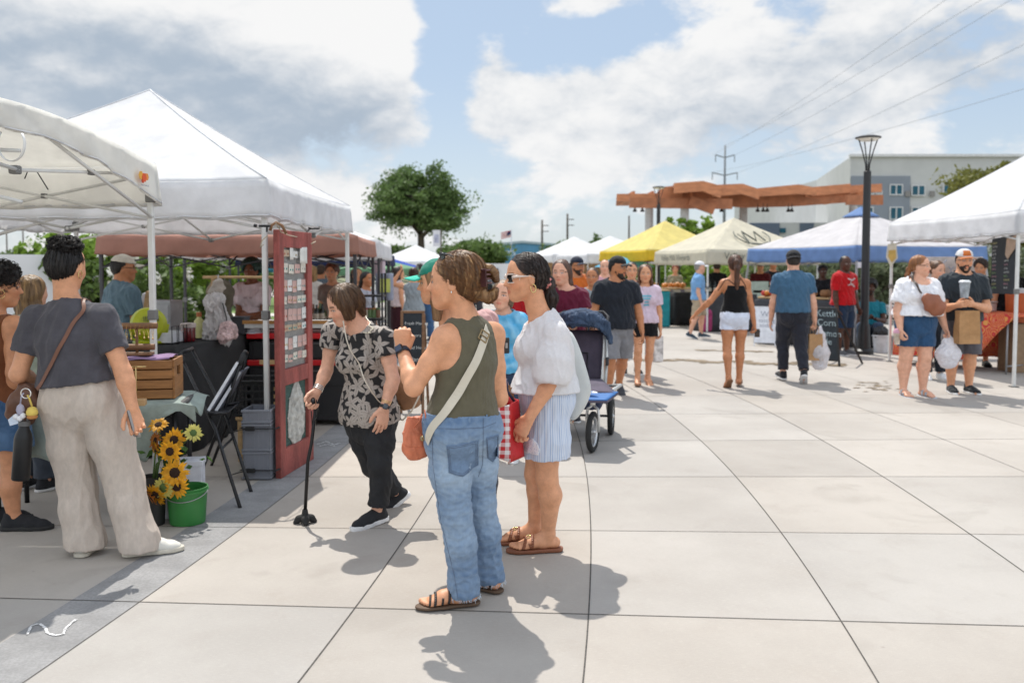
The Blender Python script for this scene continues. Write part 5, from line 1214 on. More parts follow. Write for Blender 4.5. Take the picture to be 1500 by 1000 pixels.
def tank_woman():
 Y=4.13
 ov=pj(Y,head=(663,412,-.03),neck=(682,470,0),shL=(652,497,-.10),shR=(721,491,.09),elL=(606,567,-.14),wrL=(590,514,.03),elR=(731,583,.10),wrR=(708,588,.30),hip=(675,628,0),hpL=(653,630,-.04),hpR=(697,622,.05),knL=(667,752,-.04),knR=(702,738,.10),anL=(679,876,-.02),anR=(716,850,.17))
 f=Fig('woman in an olive tank top and blue jeans raising her left fist',(P(690,880,Y)[0],Y),1.66,-42,'f',1.02,flat=.018,head=(-40,2,0),skin='light',v=.0045,over=ov,hs=1.02,hips=1.0)
 f.J['ffL']=unit(A_(-.95,-.22,0));f.J['ffR']=unit(A_(-.8,.5,0));f.fw=unit(A_(-.62,.78,.05));f.r_sh=unit(f.J['shR']-f.J['shL']);f.up=unit(f.J['neck']-f.J['hip'])
 f.hcol=A_(*hexc('#4a2f1f'));F['tank']=f
 def bun(sh,q,h,ax):
  sh.u(ellp(q(0,-.40,-.16),(.27*h,.24*h,.24*h),ax),.05);sh.u(ellp(q(0,-.30,.18),(.34*h,.33*h,.34*h),ax),.05)
  sh.u(tubep([q(.02+.05*sin(a),-.68+.17*cos(a),-.06+.27*sin(a))for a in np.linspace(-2.6,2.9,12)],[.07*h,.085*h,.10*h,.10*h,.10*h,.10*h,.10*h,.10*h,.09*h,.085*h,.08*h,.06*h],k=.012),.012)
 f.hair('tied0','#57391f',hi='#b58a58',streak=.7,v=.0045,amp=.3,extra=bun);f.hcol=A_(*hexc('#57391f'));f.strands('tie',850,.15,.0008,3,.9,2.6)
 q=f.hcoord();h=f.hh
 cl=MB()
 for z in(-.12,-.04,.04,.12):cl.tube([q(-.20,-.54,z+.05),q(-.21,-.66,z+.07),q(-.10,-.74,z+.07),q(.10,-.74,z+.07),q(.2,-.56,z+.05)],.018*h,6)
 cl.box(q(-.21,-.60,.05),(.03*h,.2*h,.34*h),ax=(f.hr,f.hf,f.hu),bev=.004);cl.build('hair_claw',M('mauve_plastic','#5b3a3a',rough=.3),f.root,True)
 f.glasses('#1c2226','#1d3338',up=.48)
 f.body(hands={'L':dict(thumb=(1,.1,0),d=unit(P(589,478,Y+.04)-P(590,514,Y+.03)),curl=[1.18,1.15,1.12,1.1],size=1.0,fist=True,spread=.05),'R':dict(curl=.5)},slim=.85,order='RL');rp=f.ringp
 tm=M('olive_rib_knit',(.125,.112,.074),rough=.9,var=.06,scale=20,bump=.35,bscale=700,spec=.2,sheen=.1)
 f.top(tm,hem=.08,sleeve=0,e=.007,armhole=.058,neckr=.050,name='tank_top',amp=.0022,freq=34,flare=.0,neckz=.010,seed=4)
 f.trousers(denim('mid_blue_denim',0,0),wtop=.155,end=1.06,e=.010,r=(.056,.055,.044,.0415,.041),cutn=(.1,0,-1),name='jeans',amp=.005,fold=(1,1,1.1),cols=denim_cols(f,(.115,.19,.315),(.37,.475,.595)),freq=26,seed=9,seat=.004)
 jt=bvh(bpy.data.objects['jeans']);jo=bpy.data.objects['jeans'];dk=M('denim_stitched',(.155,.235,.36),rough=.85,var=.12,scale=40,bump=.4,bscale=420);st=M('denim_thread',(.10,.13,.19),rough=.8)
 for(cx,cy,w_,h_)in((680,664,23,25),(722,655,9,22)):
  o=P(cx,cy,Y-.02);s_=Y/1300;poly=[(-w_*s_,h_*s_*.95),(w_*s_,h_*s_),(w_*s_*.95,-h_*s_*.7),(0,-h_*s_*1.08),(-w_*s_*.9,-h_*s_*.75)]
  sl=A_(.98,.10,.05);pk=patch('pocket',jt,o,sl,(0,0,1),poly,dk,jo,.0035,(0,-1,0),16)
  for ins in(.93,.83):
   mb=MB();pts=[]
   for i in range(len(poly)):
    a,b=np.array(poly[i])*ins,np.array(poly[(i+1)%5])*ins
    for t in np.linspace(0,1,10,endpoint=False):
     w_0=o+sl*(a[0]*(1-t)+b[0]*t)+A_(0,0,a[1]*(1-t)+b[1]*t);hit=jt.ray_cast(V(w_0-A_(0,.25,0)),V((0,1,0)),.6)
     if hit[0]is not None:pts.append(np.array(hit[0])-A_(0,.0045,0))
   mb.tube(pts,.0011,4,closed=True);mb.build('stitching',st,pk)
 H=f.H;wbs=Shape();wbs.u(f.torso(.0125,t1=.42),0);wbs.inter(planep(f.spine(.165),f.up));wbs.inter(planep(f.spine(.095),-f.up));wb=dress(wbs,.004,'waistband',dk,jo);wbt=bvh(wb);ring=[];n=48
 for a in np.linspace(0,2*pi,n,endpoint=False):
  d=unit(f.wd(.2)*cos(a)+f.fw*sin(a));c=f.spine(.13);hit=wbt.ray_cast(V(c+d*.4),V(-d),.5);ring.append(np.array(hit[0])if hit[0]is not None else c+d*.16)
 for a_ in(-1.95,-1.25,-2.55,1.2):
  i=int((a_%(2*pi))/(2*pi)*n);p=ring[i];d=unit(p-f.spine(.13));lb=MB();lb.box(p+d*.003-f.up*.004,(.010,.004,.054),ax=(np.cross(f.up,d),d,f.up),bev=.001);lb.build('belt_loop',dk,wb)
 def seam(pxs,w_=.0011,nm='seam',par=jo):
  pts=[]
  for(a,b),(c,d)in zip(pxs[:-1],pxs[1:]):
   for t in np.linspace(0,1,12,endpoint=False):
    rr=ray(a+(c-a)*t,b+(d-b)*t);hit=jt.ray_cast(V((0,0,CH)),V(rr),8)
    if hit[0]is not None:pts.append(np.array(hit[0])-unit(rr)*.0015)
  if len(pts)>3:mb=MB();mb.tube(pts,w_,5);mb.build(nm,st,par,True)
 seam([(708,606),(708,640),(707,680),(700,700)]);seam([(633,620),(634,680),(645,760),(665,840),(672,884)]);seam([(640,627),(670,628),(708,626),(728,618)])
 fr=MB();rs=np.random.RandomState(8)
 for sd_ in 'LR':
  a=f.J['an'+sd_];c=f.J['kn'+sd_]+(a-f.J['kn'+sd_])*1.11;ax=unit(a-f.J['kn'+sd_])
  for i in range(130):
   q_=rs.rand()*6.28;d=unit(A_(cos(q_),sin(q_),0));p=c+d*.044*H*(.35+.65*f.g)*1.02;fr.tube([p,p+ax*(.006+.010*rs.rand())+rs.normal(0,.004,3)],.0009,3)
 fr.build('frayed_hem',M('white_thread',(.55,.6,.66),rough=.9),jo)
 f.sandals(M('dark_sandal_leather',(.025,.02,.018),rough=.5,var=.3,scale=40),M('sandal_sole',(.10,.06,.035),rough=.7),straps=((.075,.085,.012,.030),(.055,.064,.010,.036),(.088,.10,.010,.026),(.035,.045,.012,.042),(.0,.004,.012,.050),(-.022,-.018,.010,.052)))
 w_=f.J['wrL'];d=unit(f.J['wrL']-f.J['elL']);c=w_-d*.012
 wt_=thing('wristwatch','square navy smartwatch on the raised wrist of the olive tank top woman','watch',c)
 band('strap',wt_,c,d,.0315,.026,M('navy_silicone',(.012,.018,.035),rough=.6));fc=MB();n_=unit(A_(-.15,-1,0)-d*(d@A_(-.15,-1,0)));s_=np.cross(n_,d);fc.box(c+n_*.038,(.040,.012,.044),ax=(s_,n_,d),bev=.006);cs=fc.build('case',M('black_watch_case',(.01,.01,.012),rough=.25),wt_,True);fg=MB();fg.box(c+n_*.0448,(.032,.003,.036),ax=(s_,n_,d),bev=.001);fg.build('screen',M('watch_glass',(.012,.02,.05),rough=.08,coat=.5),cs)
 M('silver',(.75,.73,.7),rough=.2,metal=1);band('ring',f.root,rp[0],rp[1],rp[2]*1.0,.006,MATS['silver'],.002)
 er=MB();er.lathe(q(-.345,-.04,-.20),[(.001,-.006),(.004,0),(.001,.006)],8);er.build('earring',MATS['silver'],f.root,True)
 tt=[bvh(bpy.data.objects['tank_top']),bvh(f.body_o),jt]
 bag=thing('crossbody_bag','coral orange leather bag on a wide cream strap at the tank top woman\'s left hip','bag',P(612,655,Y+.02))
 strap=ribbon('strap',[P(*k,Y+d_)for k,d_ in(((700,482),.06),((714,478),-.02),((717,500),-.12),((703,532),-.17),((676,574),-.19),((646,604),-.20),((628,628),-.17),((622,648),-.12))],.040,M('cream_webbing',(.60,.55,.45),rough=.85,var=.05,bump=.3,bscale=500),bag,.003,tt,.006,46)
 bk=MB();bp=P(714,490,Y-.10);hit=tt[0].find_nearest(V(bp));bp=np.array(hit[0])+np.array(hit[1])*.011;dd=unit(P(703,532,Y-.17)-P(717,500,Y-.12));n_=np.array(hit[1]);s_=np.cross(n_,dd)
 for sx,sy,cx,cy in((.050,.006,0,.022),(.050,.006,0,-.022),(.006,.050,.024,0),(.006,.050,-.024,0),(.05,.005,0,0)):bk.box(bp+s_*cx+dd*cy,(sx,.006,sy),ax=(s_,n_,dd),bev=.002)
 bk.build('buckle',M('aged_brass',(.30,.22,.12),rough=.35,metal=.9),strap)
 sh=Shape();c=P(611,640,Y+.0);X=unit(A_(.9,.42,0));Yv=unit(A_(-.42,.9,0));Zv=A_(.14,0,1)
 sh.u(loftp([c+A_(0,0,.075),c+A_(0,0,.03),c-A_(.004,0,.05),c-A_(.0,0,.075)],[.035,.05,.062,.052],[.022,.036,.042,.030],X,k=.02,e=3),0);ol=M('coral_leather',(.60,.17,.08),rough=.48,var=.14,scale=14,bump=.3,bscale=90)
 dress(sh,.004,'pouch',ol,bag,.003,30,5)
 fl=Shape();fl.u(loftp([c+A_(-.005,-.012,.085),c+A_(-.01,-.040,.02),c+A_(-.014,-.052,-.028)],[.042,.055,.048],[.012,.010,.008],X,k=.01,e=3),0);fl_o=dress(fl,.0035,'flap',ol,bag,.002,40,6)
 cl=MB();cl.lathe(P(619,642,Y-.075),[(.004,-.004),(.011,-.003),(.013,0),(.011,.003),(.004,.004)],14,(0,1,0));cl.build('clasp',MATS['aged_brass'],bag,True)
 for(a,b)in(((622,600),(626,650)),((618,606),(608,625))):
  cb=MB();cb.tube([P(*a,Y-.10),P((a[0]+b[0])/2+2,(a[1]+b[1])/2,Y-.11),P(*b,Y-.06)],.009,6,flat=.35);cb.build('handle_tab',ol,bag,True)
tank_woman()
def blouse_woman():
 Y=4.93
 ov=pj(Y,head=(769,406,.0),neck=(795,470,.02),shL=(814,492,-.155),shR=(800,488,.16),elL=(808,556,-.20),wrL=(775,612,-.25),elR=(822,552,.22),wrR=(800,590,.22),hip=(797,584,0),hpL=(802,588,-.09),hpR=(796,586,.09),knL=(801,700,-.08),knR=(784,694,.10),anL=(803,800,-.02),anR=(783,786,.12))
 f=Fig('dark haired woman in a white puff sleeve blouse and striped shorts wearing sunglasses',(P(793,812,Y)[0],Y),1.73,-92,'f',1.02,head=(-15,4,0),skin='light',v=.0045,over=ov,hs=1.0,flat=.022)
 f.J['ffL']=unit(A_(-1,-.12,0));f.J['ffR']=unit(A_(-1,-.02,0));f.fw=unit(A_(-1,-.03,.06));F['blouse']=f
 f.hcol=A_(*hexc('#1c1210'));f.hair('tied','#1d1411',hi='#4a3328',streak=.5,v=.0045,len_=1.15,amp=.4);f.strands('tie',700,.15,.0009,4,.7,2.8)
 f.body(hands={'L':dict(thumb=(-.9,.2,-.3),curl=.62),'R':dict(curl=.5)})
 q=f.hcoord();h=f.hh
 mb=MB();c=q(0,-.50,-.14)
 for k in range(9):
  a=k*2*pi/9;mb.lathe(c+f.hr*cos(a)*.10*h+f.hu*sin(a)*.10*h,[(.002,-.022),(.02,-.014),(.026,0),(.02,.014),(.002,.022)],8,(f.hu*cos(a)-f.hr*sin(a)))
 mb.build('scrunchie',M('pink_satin',(.62,.22,.20),rough=.4,var=.2),f.root,True)
 g_=f.glasses('#d8c6ba','#100c0b',big=1.3,tw=2.0,wrap=.11,fwd=.05)
 er=MB();e=q(-.365,-.06,-.25);er.tube([e+f.hf*cos(a)*.020*.75+f.hu*sin(a)*.030*.75 for a in np.linspace(1.2,2*pi+.6,18)],.0035,6);er.build('hoop_earring',M('gold',(.75,.55,.25),rough=.2,metal=1),f.root,True)
 wm=M('white_crinkle_cotton',(.86,.86,.88),rough=.9,var=.03,scale=60,bump=.5,bscale=220,transl=.25)
 def puff(sh):
  for sd_,sg in(('L',-1),('R',1)):
   p,e_=f.J['sh'+sd_],f.J['el'+sd_];d=unit(e_-p);m=p+(e_-p)*.5;out=A_(0,-.02 if sd_=='L' else .02,0)
   sh.u(cut(loftp([p-d*.015,p+d*.06+out*.3,p+d*.14+out,p+d*.215+out,p+d*.262],[.058,.078,.098,.098,.052],[.056,.074,.092,.092,.050],(1,0,0),k=.03),p+d*.262,d),.03)
 f.top(wm,hem=.10,sleeve=0,e=.026,name='blouse',amp=.0050,freq=26,fold=(1,1,.3),flare=.030,neckr=.058,neckf=.035,neckz=.004,seed=8,extra=puff)
 sm=bpy.data.materials.new('blue_pinstripe_cotton');sm.use_nodes=True;n=NT(sm.node_tree);b=sm.node_tree.nodes['Principled BSDF']
 a=n.n('ShaderNodeAttribute',attribute_name='unw').outputs['Vector'];x,_,_=n.sep(a);w_=n.m('SINE',n.m('MULTIPLY',x,2*pi/.0092));w2=n.m('SINE',n.m('MULTIPLY',x,2*pi/.0368));m_=n.smooth(w_,-.2,.5)
 sm.node_tree.links.new(n.mix(n.m('MULTIPLY',m_,n.smooth(w2,-1,.6,.5,1)),(.60,.65,.74),(.36,.45,.62)),b.inputs['Base Color']);b.inputs['Roughness'].default_value=.9
 f.trousers(sm,wtop=.24,end=.36,e=.014,r=(.066,.072,.074,.074,.074),name='shorts',amp=.0045,freq=22,seed=6,uvc=(f.J['hip'],.15),cutn=(0,0,-1))
 st=bvh(bpy.data.objects['shorts']);lm=bpy.data.materials.new('white_lace');lm.use_nodes=True;n=NT(lm.node_tree);b=lm.node_tree.nodes['Principled BSDF'];vo=n.n('ShaderNodeTexVoronoi');lm.node_tree.links.new(n.n('ShaderNodeTexCoord').outputs['Object'],vo.inputs['Vector']);vo.inputs['Scale'].default_value=95
 lm.node_tree.links.new(n.mix(n.smooth(vo.outputs['Distance'],.30,.42),(.58,.63,.74),(.80,.81,.86)),b.inputs['Base Color']);b.inputs['Roughness'].default_value=.9
 patch('lace_trim',st,P(775,648,Y-.1),(Y/1300,0,0),(0,0,Y/1300),[(-17,-11),(-8,-13),(2,-12),(13,-13),(15,-4),(11,5),(4,11),(-3,8),(-9,12),(-15,4)],lm,bpy.data.objects['shorts'],.003,(0,-1,0),10)
 f.sandals(M('cognac_leather',(.24,.08,.035),rough=.45,var=.15),M('cognac_sole',(.19,.065,.03),rough=.6),straps=((.058,.085,.016,.034),(.085,.058,.016,.034),(.05,.055,.014,.040)),thick=.020)
 md=MB()
 for sd_ in 'LR':
  a,ff=f.J['an'+sd_],f.J['ff'+sd_];p=a-A_(0,0,.045*f.H)+ff*.066*f.H+A_(0,-.006,.040*f.H);md.lathe(p,[(.010,-.003),(.017,-.003),(.017,.003),(.010,.003),(.010,-.003)],14,unit(ff*.5+A_(0,-.3,1)))
 md.build('medallion',MATS['gold'],f.root,True)
 tb=thing('tote_bag','plain white cloth tote hanging behind the white blouse woman','bag',P(848,590,Y+.10));sh=Shape();c=P(848,565,Y+.10)
 mb=MB();A,B_,C_,D=P(826,478,Y+.12),P(836,470,Y+.12),P(862,576,Y+.02),P(829,626,Y+.05)
 pts=[(830,470,.13),(848,500,.12),(866,560,.06),(869,580,.06),(840,628,.04),(828,606,.08),(822,520,.12)];front=[P(a,b,Y+c_-.045)for a,b,c_ in pts];bk_=[P(a,b,Y+c_+.04)for a,b,c_ in pts];n_=len(pts)
 cf=np.mean(front,0)+A_(0,-.02,0);cb_=np.mean(bk_,0)+A_(0,.03,0)
 mb.add(front+bk_+[cf,cb_],[(i,(i+1)%n_,2*n_)for i in range(n_)]+[(n_+(i+1)%n_,n_+i,2*n_+1)for i in range(n_)]+[((i+1)%n_,i,n_+i,n_+(i+1)%n_)for i in range(n_)]);o=mb.build('bag_cloth',M('tote_canvas',(.62,.64,.63),rough=.9,var=.05,scale=8,bump=.3,bscale=60,transl=.2),tb,True);md=o.modifiers.new('sub','SUBSURF');md.levels=md.render_levels=3
 rb=ribbon('strap',[P(814,488,Y+.2),P(812,470,Y+.14),P(824,474,Y+.05),P(836,500,Y+.08)],.025,MATS['tote_canvas'],tb,.003,[bvh(bpy.data.objects['blouse'])],.006,20)
blouse_woman()
def leaf_cols(f,base,leaf,seed=4,gap=.074):
 base=np.array(base);leaf=np.array(leaf)
 def c(vs):
  rs=np.random.RandomState(seed);t=np.zeros(len(vs));ctr=(f.J['hip']+f.J['neck'])/2;cs=[]
  for i in rs.permutation(len(vs))[:6000]:
   p=vs[i]
   if cs and np.min(np.linalg.norm(np.array([q for q in cs])-p,axis=1))<gap:continue
   cs.append(p);s_=rs.uniform(.66,.95);rot=rs.rand()*6.28;m=np.linalg.norm(vs-p,axis=1)<.085*s_
   e=vs[m]-p;nn=np.linalg.svd(e[rs.permutation(len(e))[:400]])[2][2]if len(e)>10 else f.fw;a=unit(np.cross(nn,f.up));b=np.cross(a,nn);x,y=e@a,e@b
   th=np.arctan2(y,x)-rot;r_=np.hypot(x,y)/s_;k=(th/(2*pi/5))%1-.5;wid=.0165*np.sin(np.clip(r_/.074,0,1)*pi)**.8;lat=np.abs(k*2*pi/5)*r_
   t[m]=np.maximum(t[m],np.clip((wid-lat)/.004+.5,0,1)*(r_<.074)*(1-.35*(lat<.0022)))
  t=t[:,None];return base*(1-t)+leaf*t
 return c
def cane_lady():
 Y=5.52
 ov=pj(Y,head=(503,446,-.10),neck=(526,478,-.03),shL=(563,497,-.14),shR=(489,487,.13),elL=(576,556,-.20),wrL=(563,597,-.24),elR=(478,543,.10),wrR=(464,573,.00),hip=(541,612,.02),hpL=(557,618,-.05),hpR=(525,614,.07),knL=(556,676,-.10),knR=(546,682,.16),anL=(553,744,-.06),anR=(580,722,.36))
 f=Fig('older woman in a black leaf print blouse stooping over a walking cane',(P(555,770,Y)[0],Y),1.60,-138,'f',1.0,head=(18,24,4),skin='fair',v=.0045,over=ov,hs=.98)
 f.J['anL'][2]=.045*1.6+.004
 f.J['ffL']=unit(A_(-.62,-.78,-.04));f.J['ffR']=unit(A_(-.72,-.45,-.55));f.fw=unit(np.cross(unit(f.J['neck']-f.J['hip']),unit(f.J['shR']-f.J['shL'])));f.fw=unit(A_(-.62,-.62,-.22))
 F['lady']=f;f.hcol=A_(*hexc('#4a3323'));f.hair('bob','#46301f',hi='#94714c',streak=.6,v=.0045,amp=.4,seed=5);f.strands('down',750,.17,.0009,5,.7,3.0)
 f.body(hands={'R':dict(thumb=(-.6,-.6,.2),curl=.75,d=unit(A_(-.35,-.35,-.75))),'L':dict(thumb=(-.8,-.4,0),curl=.25,d=unit(A_(-.15,-.05,-1)))},slim=.85)
 f.top(M('leaf_print_viscose',attr='Col',rough=.8,var=.06,scale=30,bump=.2,bscale=200),hem=-.03,sleeve=.42,e=.016,name='blouse',amp=.006,freq=24,flare=.028,neckr=.066,neckf=.03,neckz=-.004,v=.0042,cols=leaf_cols(f,(.012,.011,.012),(.40,.35,.31)),sleeve_w=.026,seed=12)
 f.trousers(M('black_stretch_cloth',(.014,.015,.018),rough=.8,var=.2,scale=8,bump=.2,bscale=300),wtop=.25,end=.93,e=.010,r=(.062,.056,.043,.040,.040),amp=.005,freq=24,seed=7)
 sm=M('black_knit_mesh',(.015,.016,.02),rough=.8,bump=.6,bscale=500);so=M('white_foam',(.68,.68,.68),rough=.6)
 f.shoes(sm,so,sole=.030,name='sneaker');sk=MB()
 for sd_ in 'LR':a=f.J['an'+sd_];ff=f.J['ff'+sd_];sk.tube([a-A_(0,0,.02),a+A_(0,0,.022)],[.037,.036],14)
 sk.build('sock',M('white_sock',(.65,.65,.67),rough=.95),f.root,True)
 nk=MB();
 bt=[bvh(f.body_o),bvh(bpy.data.objects['blouse.001']if 'blouse.001' in bpy.data.objects else bpy.data.objects['blouse'])]
 L=[(545,453,.02),(541,472,-.18),(530,482,-.22),(518,484,-.25)];pts=[]
 for i in range(22):
  t=i/21;a=t*3;k=min(int(a),2);u=a-k;p=P(*(np.array(L[k][:2])*(1-u)+np.array(L[k+1][:2])*u),Y+L[k][2]*(1-u)+L[k+1][2]*u);hit=bt[0].find_nearest(V(p));hit2=bt[1].find_nearest(V(p));q_=hit if hit[3]<hit2[3]else hit2;pts.append(np.array(q_[0])+np.array(q_[1])*.006)
 nk.tube(pts,.0042,6);nk.build('necklace',M('pearl_chain',(.72,.66,.52),rough=.3),f.root,True)
 w_=f.J['wrL'];d=unit(w_-f.J['elL']);c=w_-d*.008;wt_=thing('wristwatch','dark watch on the leaf print blouse woman\'s hanging wrist','watch',c);band('strap',wt_,c,d,.0275,.020,M('dark_watch_strap',(.02,.02,.02),rough=.6));fc=MB();n_=unit(A_(.2,-1,0));n_=unit(n_-d*(n_@d));fc.box(c+n_*.033,(.030,.010,.034),ax=(np.cross(n_,d),n_,d),bev=.005);fc.build('case',M('grey_watch_face',(.07,.08,.09),rough=.15),wt_,True)
 for k in range(2):band('bracelet',f.root,c-d*(.024+.010*k),d,.029+.001*k,.004,M('gold',(.75,.55,.25),rough=.2,metal=1),.003)
 w2=f.J['wrR'];d2=unit(w2-f.J['elR'])
 for k in range(3):band('bracelet',f.root,w2-d2*(.01+.012*k),d2,.030,.006,MATS['silver'],.003)
 bag=thing('handbag','tan leather bag with a cream edge beside the leaf blouse woman','bag',P(595,600,Y+.12));c=P(588,566,Y+.12);tl=M('tan_leather',(.30,.15,.07),rough=.5,var=.12,scale=12,bump=.2,bscale=90)
 sh=Shape();pts=[(566,530),(612,560),(606,592),(586,612),(572,602),(560,560)]
 sh.u(loftp([P(576,545,Y+.12),P(594,568,Y+.12),P(600,590,Y+.12)],[.05,.10,.07],[.035,.05,.04],unit(A_(.9,0,.35)),k=.04,e=3),0);dress(sh,.005,'bag_body',tl,bag,.003,20,3)
 er=MB();er.tube([P(566,600,Y+.06),P(578,611,Y+.05),P(590,615,Y+.05),P(603,602,Y+.05),P(613,582,Y+.06),P(618,564,Y+.08)],.012,6,flat=.5);er.build('edge_trim',M('cream_leather',(.62,.56,.46),rough=.6),bag,True)
 ribbon('strap',[P(503,470,Y-.22),P(508,500,Y-.27),P(520,535,Y-.28),P(540,568,Y-.27),P(556,588,Y-.22),P(572,598,Y+.02)],.006,MATS['cream_leather'],bag,.004,bt[1:],.006,40)
 cn=thing('walking_cane','black offset walking cane with a wide four lobed rubber foot','cane',G(447,768));b=G(447,766);top_=f.J['wrR']+unit(A_(-.35,-.35,-.75))*.055;k=M('black_anodised',(.015,.015,.016),rough=.35,metal=.4);mb=MB()
 mid=b*.35+top_*.65+A_(.01,0,0);mb.tube([b+A_(0,0,.06),b*.5+top_*.5+A_(-.006,0,0),mid,top_+A_(.006,.05,-.07),top_+A_(-.012,.06,-.015),top_+A_(0,.03,.008),top_,top_+A_(.02,-.07,-.01)],[.011,.011,.011,.011,.012,.014,.015,.013],10);mb.build('shaft',k,cn,True)
 ft=MB();ft.lathe(b,[(.030,.03),(.022,.05),(.017,.085),(.013,.09)],14);rb=ft.build('collar',M('black_rubber',(.02,.02,.02),rough=.85),cn,True)
 sh=Shape()
 for a in(.3,1.87,3.44,5.0):sh.u(tubep([b+A_(0,0,.042),b+A_(cos(a)*.038,sin(a)*.038,.030),b+A_(cos(a)*.060,sin(a)*.060,.010)],[.020,.021,.014]),.012)
 sh.inter(planep(b+A_(0,0,.002),(0,0,-1)));dress(sh,.004,'foot',MATS['black_rubber'],cn)
 lp=MB();lp.tube([top_+A_(.03,-.03,.0),top_+A_(.035,0,-.08),top_+A_(-.01,.02,-.17),top_+A_(-.015,.03,-.08)],.004,6);lp.build('wrist_loop',k,cn,True)
cane_lady()
def grey_tee():
 Y=4.85
 ov=pj(Y,head=(98,391,.0),neck=(100,447,0),shL=(53,470,-.02),shR=(149,466,-.02),elL=(27,548,-.06),wrL=(64,566,.22),elR=(181,546,-.06),wrR=(194,598,-.10),hip=(118,588,0),hpL=(92,592,0),hpR=(146,592,0),knL=(114,712,.05),knR=(182,706,.03),anL=(125,812,.02),anR=(203,800,.0))
 f=Fig('broad person in a charcoal tee and wide beige linen trousers seen from behind',(P(160,820,Y)[0],Y),1.72,12,'f',1.08,head=(-4,8,0),skin='light',v=.005,over=ov,hs=.96,flat=.004)
 f.J['ffL']=unit(A_(-.1,1,0));f.J['ffR']=unit(A_(.93,.37,0));F['greytee']=f;f.hcol=A_(.02,.015,.013)
 f.hair('short','#120e0d',hi='#2c2422',v=.005,amp=.5);f.hcol=A_(*hexc('#1c1614'));f.strands('down',350,.06,.0011,3,.5,1.6);q=f.hcoord();h=f.hh
 sh=Shape();sh.u(ellp(q(.02,-.16,.46),(.33*h,.30*h,.17*h)),0);vs,fs=sh.mesh(.005);vs=vs+vnormals(vs,fs)*(waves(vs,80,3)*.05*h)[:,None];mesh('hair_knot',vs,fs,hairmat(tuple(hexc('#120e0d'))),f.hair_o,True,cols=np.tile(hexc('#120e0d'),(len(vs),1)));hk=f.hair_o;f.hair_o=bpy.data.objects['hair_knot'];o_np['hair_knot']=(vs,fs);f.strands('curl',420,r=.0015,seed=2,lo=.5,hi=1.5);f.hair_o=hk
 f.body(hands={'R':dict(thumb=(-.5,-.3,-.2),curl=.45),'L':dict(curl=.5)},slim=.85)
 f.top(cloth('charcoal_jersey',(.075,.072,.084),bump=.3,var=.12),hem=.20,sleeve=.60,e=.016,amp=.007,freq=20,flare=.012,neckr=.056,seed=11,name='tee_shirt',sleeve_w=.020)
 f.trousers(M('beige_linen',(.58,.50,.43),rough=.95,var=.07,scale=40,bump=.5,bscale=320,stretch=(1,1,.5),fine=.06),wtop=.32,end=1.07,e=.006,r=(.064,.062,.054,.052,.057),cutn=(0,0,-1),amp=.008,freq=21,fold=(1,1,.28),seed=15,name='linen_trousers',seat=-.012)
 f.shoes(M('off_white_leather',(.66,.64,.58),rough=.5),M('cream_sole',(.58,.54,.45),rough=.7),sole=.026,name='shoe')
 er=MB();er.tube([q(.36,-.02,-.18)+f.hf*cos(a)*.016+f.hu*sin(a)*.022 for a in np.linspace(0,6,12)],.003,5);er.build('earring',MATS['gold'],f.root,True)
 ph=thing('phone','phone held in the hanging hand of the charcoal tee person','phone',P(188,600,Y-.12));d=unit(f.J['wrR']-f.J['elR']);c=f.J['wrR']+d*.085+A_(-.012,0,0);mb=MB();mb.box(c,(.009,.072,.15),ax=(unit(A_(.95,.1,.25)),unit(A_(0,1,-.2)),unit(A_(-.30,.1,1))),bev=.004);mb.build('case',M('grey_phone_case',(.32,.31,.30),rough=.4),ph,True);sc=MB();sc.box(c+unit(A_(.95,.1,.25))*-.0056,(.002,.066,.142),ax=(unit(A_(.95,.1,.25)),unit(A_(0,1,-.2)),unit(A_(-.30,.1,1))));sc.build('screen',M('black_glass',(.01,.01,.012),rough=.08),ph)
 tt=[bvh(bpy.data.objects['tee_shirt'])]
 bag=thing('crossbody_bag','brown leather bag on a long narrow strap with a ring of plush charms','bag',P(48,590,Y-.0));br=M('brown_leather',(.13,.055,.030),rough=.5,var=.2,scale=10,bump=.25,bscale=80)
 ribbon('strap',[P(*k,Y+d_)for k,d_ in(((132,440),.06),((122,426),-.06),((116,445),-.17),((90,495),-.21),((62,545),-.19),((44,580),-.16))],.020,M('brown_strap',(.17,.07,.04),rough=.5,var=.1),bag,.003,tt,.006,40)
 sh=Shape();c=P(38,590,Y-.05);sh.u(loftp([c+A_(.01,0,.08),c+A_(0,0,.0),c-A_(.03,0,.07)],[.05,.085,.075],[.03,.05,.04],(1,.3,0),k=.03,e=3),0);dress(sh,.005,'bag_body',br,bag,.004,26,4)
 kr=MB();c=P(38,576,Y-.17);kr.tube([c+A_(cos(a)*.026,0,sin(a)*.026)for a in np.linspace(0,2*pi,20,endpoint=False)],.0035,6,closed=True);kr.build('key_ring',MATS['silver'],bag,True)
 ch=thing('plush_charm','yellow plush ball charm with an orange base hanging from the brown bag','charm',P(47,606,Y-.17));yb=MB();c=P(47,603,Y-.17);yb.lathe(c,[(.002,.030),(.020,.022),(.029,.004),(.029,-.012),(.02,-.02)],16);yb.build('ball',M('yellow_plush',(.70,.52,.12),rough=.95,bump=.4,bscale=200),ch,True);ob=MB();ob.lathe(c-A_(0,0,.022),[(.024,.004),(.028,-.004),(.022,-.014),(.002,-.017)],16);ob.build('base',M('orange_plush',(.45,.2,.06),rough=.95),ch,True);sp=MB();sp.tube([c+A_(0,0,.03),c+A_(-.012,0,.07),c+A_(-.022,0,.09)],.005,6);sp.build('cord',MATS['yellow_plush'],ch,True)
